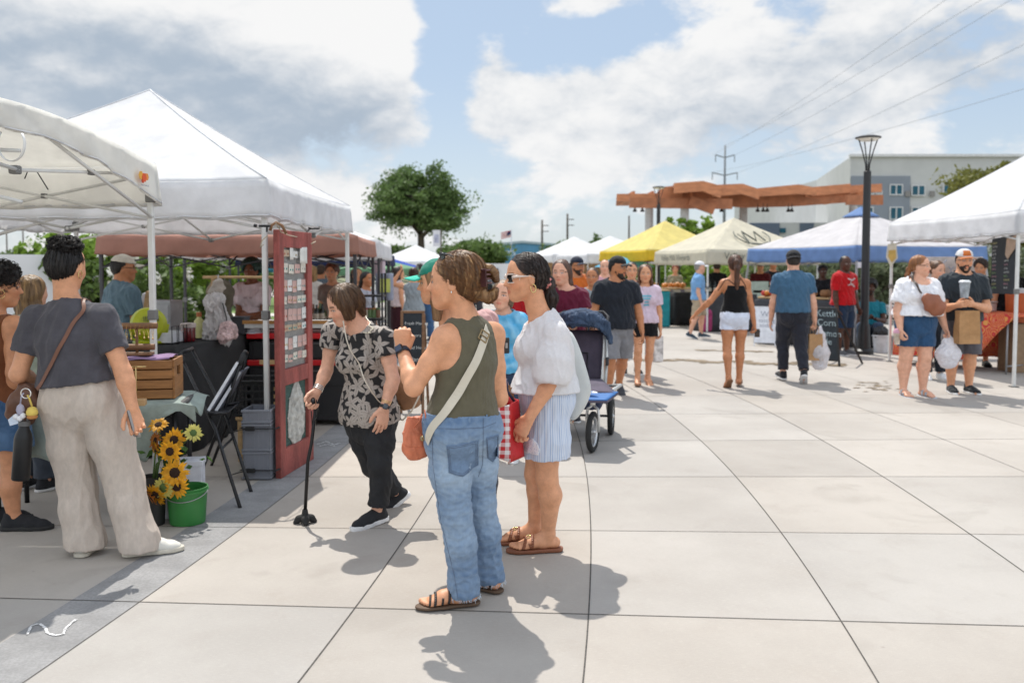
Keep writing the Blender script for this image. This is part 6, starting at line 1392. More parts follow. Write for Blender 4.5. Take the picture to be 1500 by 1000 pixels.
 ch=thing('plush_charm','lilac and white bunny shaped plush charm hanging from the brown bag','charm',P(30,608,Y-.17));lb=MB();c=P(30,600,Y-.17);lb.lathe(c,[(.002,.034),(.016,.022),(.022,0),(.016,-.022),(.004,-.03)],14);lb.build('body',M('lilac_plush',(.42,.40,.50),rough=.95,bump=.4,bscale=200),ch,True);wb_=MB()
 for dx,dz in((-.02,-.035),(.018,-.03),(.0,-.045)):wb_.lathe(c+A_(dx,-.01,dz),[(.002,.016),(.014,.008),(.014,-.008),(.002,-.016)],10)
 wb_.build('paws',M('white_plush',(.7,.7,.72),rough=.95),ch,True);sp=MB();sp.tube([c+A_(0,0,.03),c+A_(.008,0,.075),c+A_(.02,0,.09)],.004,6);sp.build('cord',MATS['lilac_plush'],ch,True);tp=MB();tp.prism([(-.03,-.012),(0,.012),(.03,-.03),(-.02,-.045)],c+A_(-.035,-.005,-.04),(1,0,0),(0,0,1),.003);tp.build('tag',M('pale_blue_tag',(.55,.62,.72),rough=.6),ch)
 bt=thing('water_bottle','matt black insulated water bottle hanging below the plush charms','bottle',P(30,702,Y-.16));c=P(30,702,Y-.16);z=P(36,616,Y-.16);ax=unit(z-c);L=np.linalg.norm(z-c);mb=MB();mb.lathe(c,[(.001,0),(.042,0),(.045,.006),(.045,L*.70),(.040,L*.78),(.026,L*.88),(.025,L*.93)],24,ax);mb.build('bottle_body',M('matt_black_steel',(.012,.012,.013),rough=.4,metal=.3),bt,auto=True);cp=MB();cp.lathe(c,[(.029,L*.92),(.029,L*.985),(.024,L),(.001,L)],20,ax);cp.tube([c+ax*L+A_(-.016,0,-.005),c+ax*(L+.03)+A_(-.012,0,0),c+ax*(L+.03)+A_(.012,0,0),c+ax*L+A_(.016,0,-.005)],.006,6);cp.build('lid',M('grey_lid',(.10,.10,.10),rough=.5),bt,auto=True)
grey_tee()
def rust_top():
 Y=5.35
 ov=pj(Y,head=(2,418,.0),neck=(-10,462,.0),shR=(22,478,-.06),shL=(-44,478,.1),elR=(20,545,-.1),wrR=(27,592,.05),anR=(21,765,-.03),anL=(-12,752,.12),knR=(18,692,-.02),knL=(-14,688,.15),hpR=(16,602,-.02),hpL=(-16,602,.08),hip=(-2,600,.03))
 f=Fig('person in a rust top and denim shorts at the left edge',(P(4,780,Y)[0],Y),1.66,48,'f',1.05,head=(6,6,0),skin='mid',v=.006,over=ov,flat=True);f.J['ffR']=unit(A_(.97,.1,0));f.J['ffL']=unit(A_(.9,.4,0));f.hcol=A_(.02,.015,.013)
 f.hair('curly','#15100e',hi='#2c2220',amp=.6);f.hcol=A_(*hexc('#1e1613'));f.strands('curl',450,r=.0016,seed=6,lo=.5,hi=1.5);f.body(hands={'R':dict(thumb=(.6,.6,0),curl=.4)});f.glasses('#15130f','#111111',up=.42)
 f.top(cloth('rust_knit',(.17,.06,.025)),hem=.12,sleeve=0,e=.010,armhole=.055,name='sleeveless_top',amp=.003)
 f.trousers(denim('dark_denim',0,0),wtop=.28,end=.30,e=.012,r=(.062,.066,.066,.066,.066),name='denim_shorts',cols=denim_cols(f,(.03,.08,.18),(.09,.17,.30)),cutn=(0,0,-1));f.shoes(M('black_knit_mesh',(.015,.016,.02)),M('black_sole',(.02,.02,.02),rough=.8),sole=.026,name='sneaker')
 er=MB();q=f.hcoord();er.tube([q(.36,-.03,-.22)+f.hf*cos(a)*.02+f.hu*sin(a)*.026 for a in np.linspace(0,6.1,14)],.003,5);er.build('hoop_earring',MATS['gold'],f.root,True)
 f=Fig('light haired person partly hidden behind the charcoal tee person',on(44,6.3),1.52,20,'f',1.,skin='fair',v=.008);f.hair('longback','#5a4127',hi='#a98656',streak=.8);f.body();f.top(cloth('sage_cotton',(.3,.34,.28)));f.trousers(cloth('dark_slate_cloth',(.05,.06,.08)));f.shoes(MATS['black_knit_mesh'],MATS['white_foam'])
rust_top()
def cap_woman():
 Y=5.15;ov=pj(Y,head=(640,413,0),neck=(660,474,.02))
 f=Fig('woman in a teal cap with long light brown hair behind the olive tank top woman',on(708,Y),1.62,-85,'f',1.0,head=(-5,4,0),skin='light',v=.006,over=ov,arms={'L':((.08,-.1,-1),(-.05,.08,-1)),'R':((.1,-.1,-1),(-.1,.1,-1))});f.hair('long','#6b4a2e',hi='#a9835a',streak=.7,len_=.7);f.body();f.top(cloth('dusty_pink_cotton',(.55,.33,.32)),neckf=.02);f.trousers(cloth('dark_slate_cloth',(.05,.06,.08)),r=(.062,.055,.042,.036,.032));f.shoes(MATS['black_knit_mesh'],MATS['black_sole'])
 f.cap('#1f7a66','#35b49c')
cap_woman()
# stall goods and furniture
MBK=M('black_steel_tube',(.02,.02,.022),rough=.35,metal=.3,var=.05)
def cloth_table(label,c,X,w_,d_,h_,mat,name='table',cat='table',drop=None,legs=True,seed=1,group=None,df=None):
 """folding table under a cloth: c = centre on the ground, X = long direction"""
 c=A_(c[0],c[1],0);X=unit(A_(X[0],X[1],0));Yv=A_(-X[1],X[0],0);t=thing(name,label,cat,c,group);drop=drop or h_-.02;rs=np.random.RandomState(seed);ph=rs.rand(4)*6
 tp=MB();tp.box(c+A_(0,0,h_-.025),(w_-.02,d_-.02,.03),ax=(X,Yv,(0,0,1)),bev=.008);tp.build('table_top',M('grey_table_plastic',(.4,.4,.4),rough=.6),t)
 if legs:
  lb=MB()
  for sx in(-.42,.42):
   for sy in(-.38,.38):lb.tube([c+X*w_*sx+Yv*d_*sy,c+X*w_*sx+Yv*d_*sy+A_(0,0,h_-.03)],.014,8)
   lb.tube([c+X*w_*sx-Yv*d_*.38+A_(0,0,.12),c+X*w_*sx+Yv*d_*.38+A_(0,0,.12)],.011,6)
  lb.build('frame',MFG,t,True)
 mb=MB();P0=[];n=88;w2,d2=w_/2+.006,d_/2+.006;per=2*(w_+d_)
 def edge(s_):
  s_=(s_%1)*per
  if s_<w_:return A_(-w2+s_,-d2)
  s_-=w_
  if s_<d_:return A_(w2,-d2+s_)
  s_-=d_
  if s_<w_:return A_(w2-s_,d2)
  return A_(-w2,d2-(s_-w_))
 prof=[0,.15,.4,.7,1];vs=[c+A_(0,0,h_-.006)]
 for z in prof:
  for i in range(n):
   e=edge(i/n);nn=unit(e/A_(w2,d2)**1.0*np.maximum(0,(np.abs(e/A_(w2,d2))-.93)));f=.022*z*sin(i*.9+ph[0])+.018*z*sin(i*.37+ph[1])+.03*z;e2=e+np.nan_to_num(nn)*f;vs.append(c+X*e2[0]+Yv*e2[1]+A_(0,0,h_-.006-drop*z*(1+.02*sin(i*.5+ph[2]))*(df(e[0]/w2,e[1]/d2)if df else 1)-(.004 if z==0 else 0)))
 fs=[(0,1+i,1+(i+1)%n)for i in range(n)]+[(1+j*n+i,1+(j+1)*n+i,1+(j+1)*n+(i+1)%n,1+j*n+(i+1)%n)for j in range(len(prof)-1)for i in range(n)]
 mb.add(vs,fs);mb.build('tablecloth',mat,t,True,solid=.003);return t,X,Yv
def crate(label,c,X,w_,d_,h_,mat,group=None,handle=True,name='wooden_crate'):
 c=A_(*c);X=unit(X);Yv=A_(-X[1],X[0],0);t=thing(name,label,'crate',c,group);Z=A_(0,0,1);ax=(X,Yv,Z)
 for sg in(-1,1):
  mb=MB();n=4;sh_=h_/n
  for k in range(n):mb.box(c+Yv*sg*(d_/2-.006)+Z*(sh_*(k+.5)),(w_-.028,.011,sh_*.86),ax=ax,bev=.002)
  mb.build('slat_side',mat,t)
  e=MB();o=c+X*sg*(w_/2-.007)
  e.box(o+Z*h_*.28,(.014,d_-.02,h_*.56),ax=ax,bev=.002);e.box(o+Z*h_*.90,(.014,d_-.02,h_*.2),ax=ax,bev=.002)
  for q in(-1,1):e.box(o+Z*h_*.68+Yv*q*(d_*.33),(.014,d_*.31,h_*.235),ax=ax,bev=.001)
  e.build('end_panel',mat,t)
 b=MB();b.box(c+Z*.005,(w_-.03,d_-.026,.008),ax=ax);b.build('base',mat,t);return t,X,Yv
WOOD=M('honey_pine',(.31,.14,.045),rough=.55,var=.22,scale=5,stretch=(1,1,7),bump=.15,bscale=30);WOODL=M('pale_pine',(.48,.31,.15),rough=.6,var=.18,scale=5,stretch=(1,1,6));WOODD=M('brown_wood',(.20,.10,.045),rough=.6,var=.2,scale=6,stretch=(1,1,5))
def left_stall():
 X=unit(A_(.985,.17,0));h_=.80
 c=P(215,588,5.62);cc=A_(c[0]-.40,5.80,0);gm=M('sage_muslin',(.40,.47,.43),rough=.9,var=.1,scale=14,transl=.3,bump=.4,bscale=60)
 t=thing('jewellery_table','low folding table under a pale sage green cloth carrying the wooden crate','table',cc);h_=P(215,588,5.6)[2];Yv=A_(-X[1],X[0],0);Z=A_(0,0,1)
 tp=MB();tp.box(cc+Z*(h_-.03),(1.18,.50,.035),ax=(X,Yv,Z),bev=.008);tp.build('table_top',M('dark_table_plastic',(.06,.06,.06),rough=.6),t);lb=MB()
 for sx in(-.46,.46):
  for sy in(-.24,.24):lb.tube([cc+X*sx*1.15+Yv*sy,cc+X*sx*1.15+Yv*sy+Z*(h_-.04)],.016,8)
  lb.tube([cc+X*sx*1.15-Yv*.24+Z*.15,cc+X*sx*1.15+Yv*.24+Z*.15],.012,6);lb.tube([cc+X*sx*1.15-Yv*.24+Z*(h_-.12),cc+X*sx*.4-Yv*.24+Z*(h_-.05)],.010,6)
 lb.build('frame',MBK,t,True);mb=MB();w_,d_=1.22,.54;rs=np.random.RandomState(3)
 def cl(u,v):
  x=(u-.5)*(w_+.05);e=0.;y=-d_/2+d_*min(1,max(0,(v-.45)/.55));dz=0
  if v<.45:dz=(.45-v)/.45*((.36 if u<.78 else .36-.30*min(1,(u-.78)/.10))+.04*sin(u*17));y=-d_/2-.02-.03*(1-v/.45)*sin(u*23)
  ex=max(0,(u-.94)/.06);
  return cc+X*(x+.03*ex)+Yv*y+Z*(h_-.008-dz-ex*(.07+.05*sin(v*12))+.004*sin(u*30)*sin(v*22))
 mb.grid(cl,60,26);mb.build('tablecloth',gm,t,True,solid=.002)
 cw=P(232,586,5.62);cx=A_(cw[0]-.19,5.84,h_-.002);ct,CX_,CY_=crate('honey coloured slatted wooden crate on the sage green cloth',cx,X,.46,.30,P(232,530,5.62)[2]-h_+.005,WOOD)
 top_z=P(232,528,5.62)[2]
 pc=thing('purple_cloth','purple cloth folded over the top of the wooden crate','cloth',cx+Z*(top_z-h_));mb=MB();mb.grid(lambda u,v:cx+X*(u-.5)*.40+Yv*(v-.5)*.28+Z*(top_z-cx[2]+.006+.004*sin(u*14+v*9)-.02*max(0,abs(v-.5)*2-.9)*5),24,16);mb.build('cloth_sheet',M('purple_cotton',(.24,.15,.27),rough=.9,var=.2),pc,True,solid=.003)
 sb=cx-X*.03+Z*(top_z-cx[2]+.012);st=thing('jewellery_stand','wooden double bar jewellery stand with hanging necklaces on the crate','stand',sb);k=MB();k.box(sb+Z*.010,(.20,.10,.018),ax=(X,Yv,Z),bev=.004);k.build('base',WOODD,st);k=MB();k.tube([sb,sb+Z*.20],.010,8);k.build('post',WOODD,st,True)
 for z,L in((.195,.26),(.055,.22)):k=MB();k.tube([sb-X*L/2+Z*z,sb+X*L/2+Z*z],.021,14);k.build('bar',WOODD,st,auto=True)
 rs=np.random.RandomState(8);nk=MB()
 for i in range(9):
  x=-.11+.027*i;L=.04+.06*rs.rand();p=sb+X*x+Z*.195
  for sg in(-1,1):nk.tube([p+Yv*sg*.022+Z*.01,p-Yv*.024+X*sg*.006-Z*L*.5,p-Yv*.024-Z*L],.0014,4)
  nk.lathe(p-Yv*.024-Z*(L+.012),[(.001,.012),(.007,0),(.001,-.010)],8)
 nk.build('necklaces',M('gold',(.75,.55,.25),rough=.2,metal=1),st)
 es=P(198,590,5.42);e0=A_(es[0],5.44,h_);st=thing('earring_stand','small gold T shaped earring stand on a wooden block in front of the crate','stand',e0);k=MB();k.box(e0+Z*.02,(.11,.06,.04),ax=(X,Yv,Z),bev=.004);k.build('base',WOODL,st);k=MB();k.tube([e0+Z*.04,e0+Z*.24],.0035,6);k.tube([e0-X*.06+Z*.24,e0+X*.06+Z*.24],.0035,6);k.build('rod',MATS['gold'],st,True)
 bl=M('black_table_cloth',(.022,.022,.023),rough=.9,var=.2,scale=6,bump=.15,bscale=90)
 a,b=P(258,510,7.3),P(388,488,9.4);hT=a[2];c_=(a+b)/2;Xb=unit(A_(*(b-a)[:2],0));L=np.linalg.norm((b-a)[:2]);Yb=A_(-Xb[1],Xb[0],0)
 t2,Xb,Yb=cloth_table('long table under a black cloth set with clothes and small goods',c_+Yb*.55,Xb,L,1.05,hT,bl,name='black_cloth_table')
 T=lambda px,py,Y,dz=0:A_(P(px,py,Y)[0],Y,hT+dz)
 f0=T(219,510,7.75);fn=thing('floor_fan','lime green round floor fan standing on the black cloth table','fan',f0);lm=M('lime_plastic',(.42,.46,.01),rough=.4,var=.05);n_=-unit(A_(.55,-.8,.1));c0=f0+Z*.165;k=MB();k.lathe(c0,[(.01,-.10),(.10,-.085),(.145,-.04),(.155,.02),(.145,.03),(.14,-.03),(.095,-.07),(.01,-.08)],32,n_);k.build('housing',lm,fn,auto=True)
 g_=MB();ux=unit(np.cross(Z,n_));uy=np.cross(n_,ux)
 for i in range(28):a_=i*2*pi/28;d=ux*cos(a_)+uy*sin(a_);g_.tube([c0+n_*.045+d*.02,c0+n_*.05+d*.08,c0+n_*.02+d*.148],.0024,4)
 for r_ in(.02,.06,.10,.145):g_.tube([c0+n_*(.05-.02*(r_>.14))+(ux*cos(a_)+uy*sin(a_))*r_ for a_ in np.linspace(0,2*pi,28,endpoint=False)],.003,4,closed=True)
 g_.build('grille',lm,fn);bld=MB()
 for i in range(3):
  a_=i*2.09;d=ux*cos(a_)+uy*sin(a_);e=np.cross(n_,d);bld.add([c0+d*.01-e*.01,c0+d*.11-e*.05+n_*.01,c0+d*.12+e*.02-n_*.02,c0+d*.02+e*.02-n_*.01],[(0,1,2,3)])
 bld.build('blades',M('dark_fan_blade',(.10,.11,.02),rough=.4),fn,solid=.003);sd_=MB();sl_=MB()
 for i in range(9):x=-.06+.015*i;p=c0-n_*(.098-.3*x*x*6)+ux*x+uy*.045;sl_.box(p,(.005,.06-.004*abs(i-4),.012),ax=(ux,uy,n_))
 sl_.build('vent_slots',M('dark_fan_blade',(.10,.11,.02)),fn);sd_.tube([c0+ux*.16,c0+ux*.14-Z*.12,f0+Z*.02+A_(0,-.05,0),c0-ux*.14-Z*.12,c0-ux*.16],.013,8);sd_.box(f0+Z*.012,(.26,.14,.024),ax=(ux,unit(A_(-ux[1],ux[0],0)),Z),bev=.01);sd_.build('stand',lm,fn,auto=True)
 j0=T(276,498,8.0);j=thing('candle_jar','dark red candle jar with a pale rim on the black cloth table','jar',j0);k=MB();k.lathe(j0,[(.001,.0),(.058,.0),(.062,.01),(.064,.13),(.060,.14)],20);k.build('glass',M('ruby_glass',(.12,.008,.012),rough=.1,coat=.5),j,auto=True);k=MB();k.lathe(j0,[(.066,.125),(.068,.128),(.068,.16),(.05,.165),(.001,.165)],20);k.build('lid',M('pale_lid',(.5,.42,.40),rough=.5),j,auto=True)
 wr=thing('wire_stand','thin black wire display frame beside the red candle jar','stand',T(262,505,7.7));k=MB();p=T(262,505,7.7)
 for dx in(-.13,.0,.16):k.tube([p+Xb*dx,p+Xb*dx+Z*.16,p+Xb*(dx+.10)+Z*.16,p+Xb*(dx+.10)],.004,5)
 k.build('frame',MBK,wr,True)
 g0=T(318,488,8.4);gt=thing('lace_garment','white lace garment heaped over a stand on the black cloth table','garment',g0);sh=Shape();rs=np.random.RandomState(5)
 sh.u(loftp([g0+Z*.0,g0+Z*.14,g0+Z*.27+Xb*-.03,g0+Z*.38+Xb*-.02],[.15,.115,.075,.05],[.11,.09,.06,.04],Xb,k=.04),0);sh.u(tubep([g0+Z*.33+Xb*.01,g0+Z*.36-Xb*.13,g0+Z*.30-Xb*.19],[.045,.045,.03]),.03);sh.u(tubep([g0+Z*.25+Xb*.02,g0+Z*.12+Xb*.16,g0+Xb*.22+Z*.03],[.05,.06,.04]),.03);sh.u(tubep([g0+Z*.34,g0+Z*.37+Xb*.09],[.04,.04]),.03)
 dress(sh,.008,'lace_cloth',M('white_lace_cloth',(.70,.67,.66),rough=.95,var=.2,scale=12,bump=.8,bscale=70,transl=.3),gt,.028,30,3);sp=MB();sp.tube([g0-Xb*.05-Yb*.08+Z*.33,g0-Xb*.02-Yb*.10+Z*.2,g0-Yb*.11+Z*.03],.012,6,flat=.4);sp.build('ribbon',M('black_ribbon',(.02,.02,.02),rough=.6),gt,True)
 bg_=thing('fur_piece','pink and white fluffy piece lying beside the lace garment','garment',T(330,490,8.2));sh=Shape();q=T(334,488,8.25);sh.u(loftp([q+Z*.02-Xb*.1,q+Z*.08,q+Xb*.12+Z*.03],[.05,.08,.04],[.05,.07,.04],Z),0);dress(sh,.008,'fluff',M('pink_fluff',(.66,.48,.47),rough=1,var=.3,scale=14,bump=.8,bscale=60),bg_,.02,40,4)
 bx=thing('display_box','dark grey box next to the white cap on the black table','box',T(352,484,8.9));k=MB();k.box(T(352,484,8.9)+Z*.08,(.16,.14,.16),ax=(Xb,Yb,Z),bev=.005);k.build('carton',M('dark_carton',(.035,.035,.04),rough=.7),bx)
 lid=MB();lid.box(T(352,484,8.9)+Z*.165,(.17,.15,.016),ax=(Xb,Yb,Z),bev=.004);lid.build('lid',MATS['dark_carton'],bx)
 h0=T(372,486,9.0);ht=thing('baseball_cap','white baseball cap lying on the corner of the black table','cap',h0);sh=Shape();sh.u(ellp(h0+Z*.0,(.10,.11,.13)),0);sh.inter(planep(h0+Z*.005,-Z));dress(sh,.006,'crown',cloth('white_cap_cloth','#d5d5da'),ht,.003,30);k=MB();k.grid(lambda u,v:h0+A_(sin((u-.5)*2.4)*(.10+.03*v)+.03*v,-cos((u-.5)*2.4)*(.09+.10*v*cos((u-.5)*2)),.012-.004*v),12,4);k.build('brim',cloth('white_cap_cloth','#d5d5da'),ht,True,solid=.004)
 yb=thing('yellow_bottle','pale yellow bottle behind the red candle jar','bottle',T(292,488,8.4));k=MB();k.lathe(T(292,488,8.4),[(.001,0),(.05,0),(.052,.12),(.045,.16),(.02,.19),(.02,.22),(.001,.22)],16);k.build('body',M('pale_yellow_plastic',(.6,.58,.25),rough=.4),yb,auto=True);k=MB();k.lathe(T(292,488,8.4),[(.024,.2),(.024,.24),(.001,.24)],12);k.build('cap',M('orange_cap',(.5,.16,.06)),yb,auto=True)
 wt_=thing('white_tray','low white tray between the lime fan and the candle jar','tray',T(246,500,7.9));k=MB();k.box(T(246,500,7.9)+Z*.01,(.30,.22,.012),ax=(Xb,Yb,Z),bev=.003)
 for sg in(-1,1):k.box(T(246,500,7.9)+Z*.05+Xb*sg*.15,(.012,.22,.09),ax=(Xb,Yb,Z),bev=.003);k.box(T(246,500,7.9)+Z*.05+Yb*sg*.11,(.288,.012,.09),ax=(Xb,Yb,Z),bev=.003)
 k.build('tray_body',M('white_plastic',(.62,.63,.66),rough=.5),wt_)
 r0=A_(P(340,400,10.2)[0],10.2,0);rk=thing('clothes_rack','pale wooden clothes rack with hanging garments behind the black table','rack',r0);k=MB();zt=P(300,406,10.2)[2];xa,xb=P(310,400,10.2)[0],P(398,400,10.2)[0]
 k.tube([(xa-.1,10.2,zt),(xb+.25,10.2,zt)],.018,8);k.build('rail',WOODL,rk,True)
 for x in(xa+.02,xb+.1):k=MB();k.box((x,10.2,zt/2+.02),(.05,.04,zt),bev=.004);k.build('upright',WOODL,rk);k=MB();k.box((x,10.2,.02),(.06,.5,.04),bev=.004);k.build('foot',WOODL,rk)
 for i,(px,c,w_)in enumerate(((314,'#8a7a66',.2),(329,'#5b5346',.2),(321,'#a9a096',.18))):
  x=P(px,400,10.2)[0];g0=thing('hanging_garment',['beige garment at the left of the wooden rack','taupe garment at the right of the wooden rack','pale grey garment in the middle of the wooden rack'][i],'garment',(x,10.2,zt-.95),'garments on the wooden rack');sh=Shape();b0=A_(x,10.2-.05*(i-1),zt);sh.u(loftp([b0-Z*.06,b0-Z*.16,b0-Z*.5,b0-Z*.92],[.05,w_*.5,w_*.42,w_*.5],[.03,.05,.05,.06],(.75,.65,0),k=.05),0);dress(sh,.012,'cloth',cloth('garment_'+c.strip('#'),c),g0,.02,14,i);hk=MB();hk.tube([b0-Z*.06,b0-Z*.02,b0+Z*.03+A_(0,.02,0),b0+Z*.005+A_(0,.03,0)],.004,5);hk.build('hanger_hook',MATS['aluminium'],g0,True)
 fc=thing('folding_chair','black steel folding chair with grey padded boards leaning in its frame','chair',G(318,690));
 def rod(L,nm,r_=.012,m=MBK):k=MB();k.tube(L,r_,10);return k.build(nm,m,fc,True)
 Yc=6.05;Yf=6.55
 A1,A2,A3=P(264,520,Yf+.05),P(316,630,Yc+.15),G(352,744);B1,B2,B3=P(356,520,Yf+.1),P(322,620,Yf),G(292,700)
 rod([A1,A1*.5+A2*.5,A2,A3],'leg');rod([B1,B1*.55+B2*.45,B2,B3],'leg');o2=A_(-.05,.42,0)
 rod([A1+o2*.9,(A1+A2)/2+o2,A2+o2,A_(A3[0],A3[1],A3[2])+o2],'leg');rod([B1+o2*.4,B2+o2,B3+o2],'leg');rod([P(264,519,Yf+.05)+A_(-.004,0,.01),P(268,516,Yf+.05)+o2*.5,P(264,519,Yf+.05)+o2*.9+A_(0,0,.01)],'cross_bar',.014);rod([B1,B1+o2*.2+Z*.02,B1+o2*.4],'cross_bar',.014);rod([A3*.25+A2*.75,A3*.25+A2*.75+o2],'cross_bar',.009)
 for p in(A1,B1):k=MB();d=unit((A2 if p is A1 else B2)-p);k.tube([p-d*.01,p+d*.075],[.019,.017],12);k.build('grip',M('black_foam',(.03,.03,.032),rough=.9),fc,True)
 s1,s2=P(304,606,Yc+.18),P(334,604,Yc+.25);rod([s1,s2],'seat_rail');rod([s1+o2,s2+o2],'seat_rail');st_=MB();st_.grid(lambda u,v:s1*(1-u)+s2*u+o2*v-Z*.018*sin(pi*u),6,6);st_.build('seat',M('black_vinyl',(.02,.02,.022),rough=.5),fc,True,solid=.008)
 pp=M('slate_board',(.20,.21,.26),rough=.55,var=.1);pe=M('pale_board_edge',(.55,.56,.58),rough=.6)
 bds=thing('display_boards','stack of grey display boards with pale edges standing in the folding chair','boards',P(318,602,Yc+.3))
 for k_ in range(2):
  b0,b1=P(304+10*k_,602+2*k_,Yc+.22+.1*k_),P(347+4*k_,531+14*k_,Yf+.05+.1*k_);d=unit(b1-b0);L=np.linalg.norm(b1-b0);n_=unit(np.cross(d,o2));w_=unit(o2);k=MB();k.box((b0+b1)/2+o2*.5,(L,.36,.016),ax=(d,w_,n_),bev=.002);o=k.build('board',pp,bds);k=MB();k.box((b0+b1)/2+o2*.5-w_*.184,(L,.008,.020),ax=(d,w_,n_));k.build('edge',pe,o)
 gb=G(275,765);bk=thing('bucket','green plastic bucket on the grey paving band','bucket',gb);z_=P(275,712,gb[1])[2];r_=29/1300*gb[1];gp=M('green_bucket_plastic',(.035,.20,.045),rough=.4,var=.06);k=MB();k.lathe(gb,[(.001,.004),(r_*.86,.004),(r_*.88,.012),(r_*.99,z_*.88),(r_*1.06,z_*.885),(r_*1.06,z_*.93),(r_,z_*.94),(r_*1.03,z_),(r_*.97,z_),(r_*.84,.02),(.001,.018)],32);k.build('shell',gp,bk,auto=True);hd=MB();hd.tube([gb+A_(cos(a)*r_*1.07,sin(a)*r_*1.07*.96,z_*.91-.07*sin(a)*0-.05*abs(sin(a)))for a in np.linspace(-pi,0,18)],.003,5);hd.build('handle',MFG,bk,True)
 wv=G(262,752)+A_(0,.35,0);wb_=thing('white_box','white cardboard box standing behind the green bucket','box',A_(P(270,700,5.95)[0],5.95,0));c0=A_(P(275,700,5.95)[0],6.0,0);zt=P(270,674,5.95)[2];k=MB();k.box(c0+Z*zt*.46,(.17,.15,zt*.92),ax=(X,Yv,Z),bev=.003);k.build('carton',M('white_card',(.66,.67,.72),rough=.7),wb_);k=MB();k.box(c0+Z*zt*.93,(.185,.165,zt*.13),ax=(X,Yv,Z),bev=.003);k.build('lid',MATS['white_card'],wb_)
 pt=A_(P(224,700,5.44)[0],5.44,0);pot=thing('black_pot','black plastic pot holding the sunflowers beside the white box','pot',pt);zt2=P(222,697,5.44)[2];k=MB();k.lathe(pt,[(.001,.003),(.065,.003),(.075,zt2*.8),(.082,zt2*.8),(.082,zt2),(.072,zt2),(.06,.02),(.001,.02)],22);k.build('pot_wall',M('black_pot_plastic',(.02,.02,.02),rough=.6),pot,auto=True)
 so=MB();so.lathe(pt+Z*(zt2-.02),[(.074,0),(.001,.004)],18);so.build('soil',M('potting_soil',(.03,.02,.015),rough=1),pot)
 vc=A_(P(252,690,5.60)[0],5.60,0);fl=M('petal_gold',(.68,.34,.012),rough=.6,var=.2,scale=20,transl=.3);fr=M('petal_rust',(.42,.14,.015),rough=.6,var=.3,scale=20,transl=.3);ctrm=M('seed_disc',(.035,.016,.008),rough=.95,bump=.8,bscale=300);stm=M('stem_green',(.07,.13,.03),rough=.7);lfm=leafmat('sunflower_leaf',(.07,.15,.03));yl=M('petal_pale',(.62,.58,.16),rough=.6,transl=.3)
 bq=thing('sunflower_bouquet','bunch of sunflowers in bloom above the green bucket','flowers',A_(vc[0],vc[1],0));rs=np.random.RandomState(12)
 heads=[(232,622,14,fl,(0,-.6,.8)),(228,645,13,fr,(-.5,-.6,.2)),(228,657,13,fl,(-.6,-.5,-.2)),(255,644,16,fl,(.1,-1,.25)),(249,661,16,fl,(0,-1,.05)),(283,634,13,yl,(.5,-.8,.3)),(256,692,19,fl,(.1,-1,.15)),(259,713,16,fl,(.2,-1,-.1)),(240,714,17,yl,(-.2,-.9,.1)),(229,724,17,fl,(-.4,-.8,-.4)),(222,728,15,fr,(-.7,-.5,-.5))]
 for i,(px,py,r_,m,n_)in enumerate(heads):
  Yh=5.48-.004*r_+(.06 if py<660 else-.10);p=P(px,py,Yh);R_=r_/1300*Yh;n_=unit(A_(*n_));ux=unit(np.cross(n_,Z));uy=np.cross(n_,ux);k=MB()
  for ring,(nn,r0,l_)in enumerate(((17,.42,1.0),(15,.38,.86))):
   for j in range(nn):
    a=j*2*pi/nn+ring*.2+rs.normal(0,.07);d=ux*cos(a)+uy*sin(a);e=np.cross(n_,d);L=R_*l_*(.9+.25*rs.rand());w_=R_*.14;b=p+n_*(.004*ring);dr=n_*rs.normal(.0,.12)*L
    k.add([b+d*R_*r0-e*w_*.5,b+d*R_*r0+e*w_*.5,b+d*(R_*r0*.4+L*.62)+e*w_+dr*.4+n_*.004,b+d*L*1.08+dr,b+d*(R_*r0*.4+L*.62)-e*w_+dr*.4+n_*.004],[(0,1,2,4),(2,3,4)])
  hd_=k.build('flower_head',m,bq);k=MB();k.lathe(p,[(.001,R_*.16),(R_*.26,R_*.15),(R_*.46,R_*.02),(R_*.45,-R_*.08),(R_*.2,-R_*.2),(.001,-R_*.2)],16,n_);k.build('seed_disc',ctrm if m is not yl else stm,hd_,True)
  root=pt+A_(rs.normal(0,.02),rs.normal(0,.02),zt2*.6)if py>670 or px<250 else vc+A_(0,.02,.15);s_=MB();mid=(p+root)/2+A_(rs.normal(0,.02),.04,.05);s_.tube([root,mid,p-n_*R_*.2],.0055,6);s_.build('stem',stm,bq,True)
 k=MB()
 for i in range(46):
  px,py=(rs.normal(252,22),rs.normal(668,17))if i<30 else(rs.normal(250,22),rs.normal(718,10));p=P(px,py,5.48+.08*rs.rand());d=unit(rs.normal(0,1,3)+A_(0,-.3,.2));e=unit(np.cross(d,rs.normal(0,1,3)));L=.05+.05*rs.rand();nn=np.cross(d,e)
  k.add([p,p+d*L*.4+e*L*.3-nn*.006,p+d*L+nn*-.01,p+d*L*.4-e*L*.3-nn*.006,p+d*L*.5+nn*.004],[(0,1,4),(1,2,4),(2,3,4),(3,0,4)])
 k.build('leaves',lfm,bq);v_=thing('clear_vase','white vase holding upright sunflowers behind the green bucket','vase',vc);k=MB();k.lathe(vc,[(.001,.003),(.06,.003),(.062,.2),(.066,.26),(.062,.26),(.056,.02),(.001,.02)],20);k.build('vase_wall',M('white_vase',(.6,.6,.62),rough=.35),v_,auto=True);k=MB();k.lathe(vc,[(.065,.25),(.070,.255),(.070,.265),(.064,.268)],20);k.build('rim',MATS['white_vase'],v_,auto=True)
left_stall()
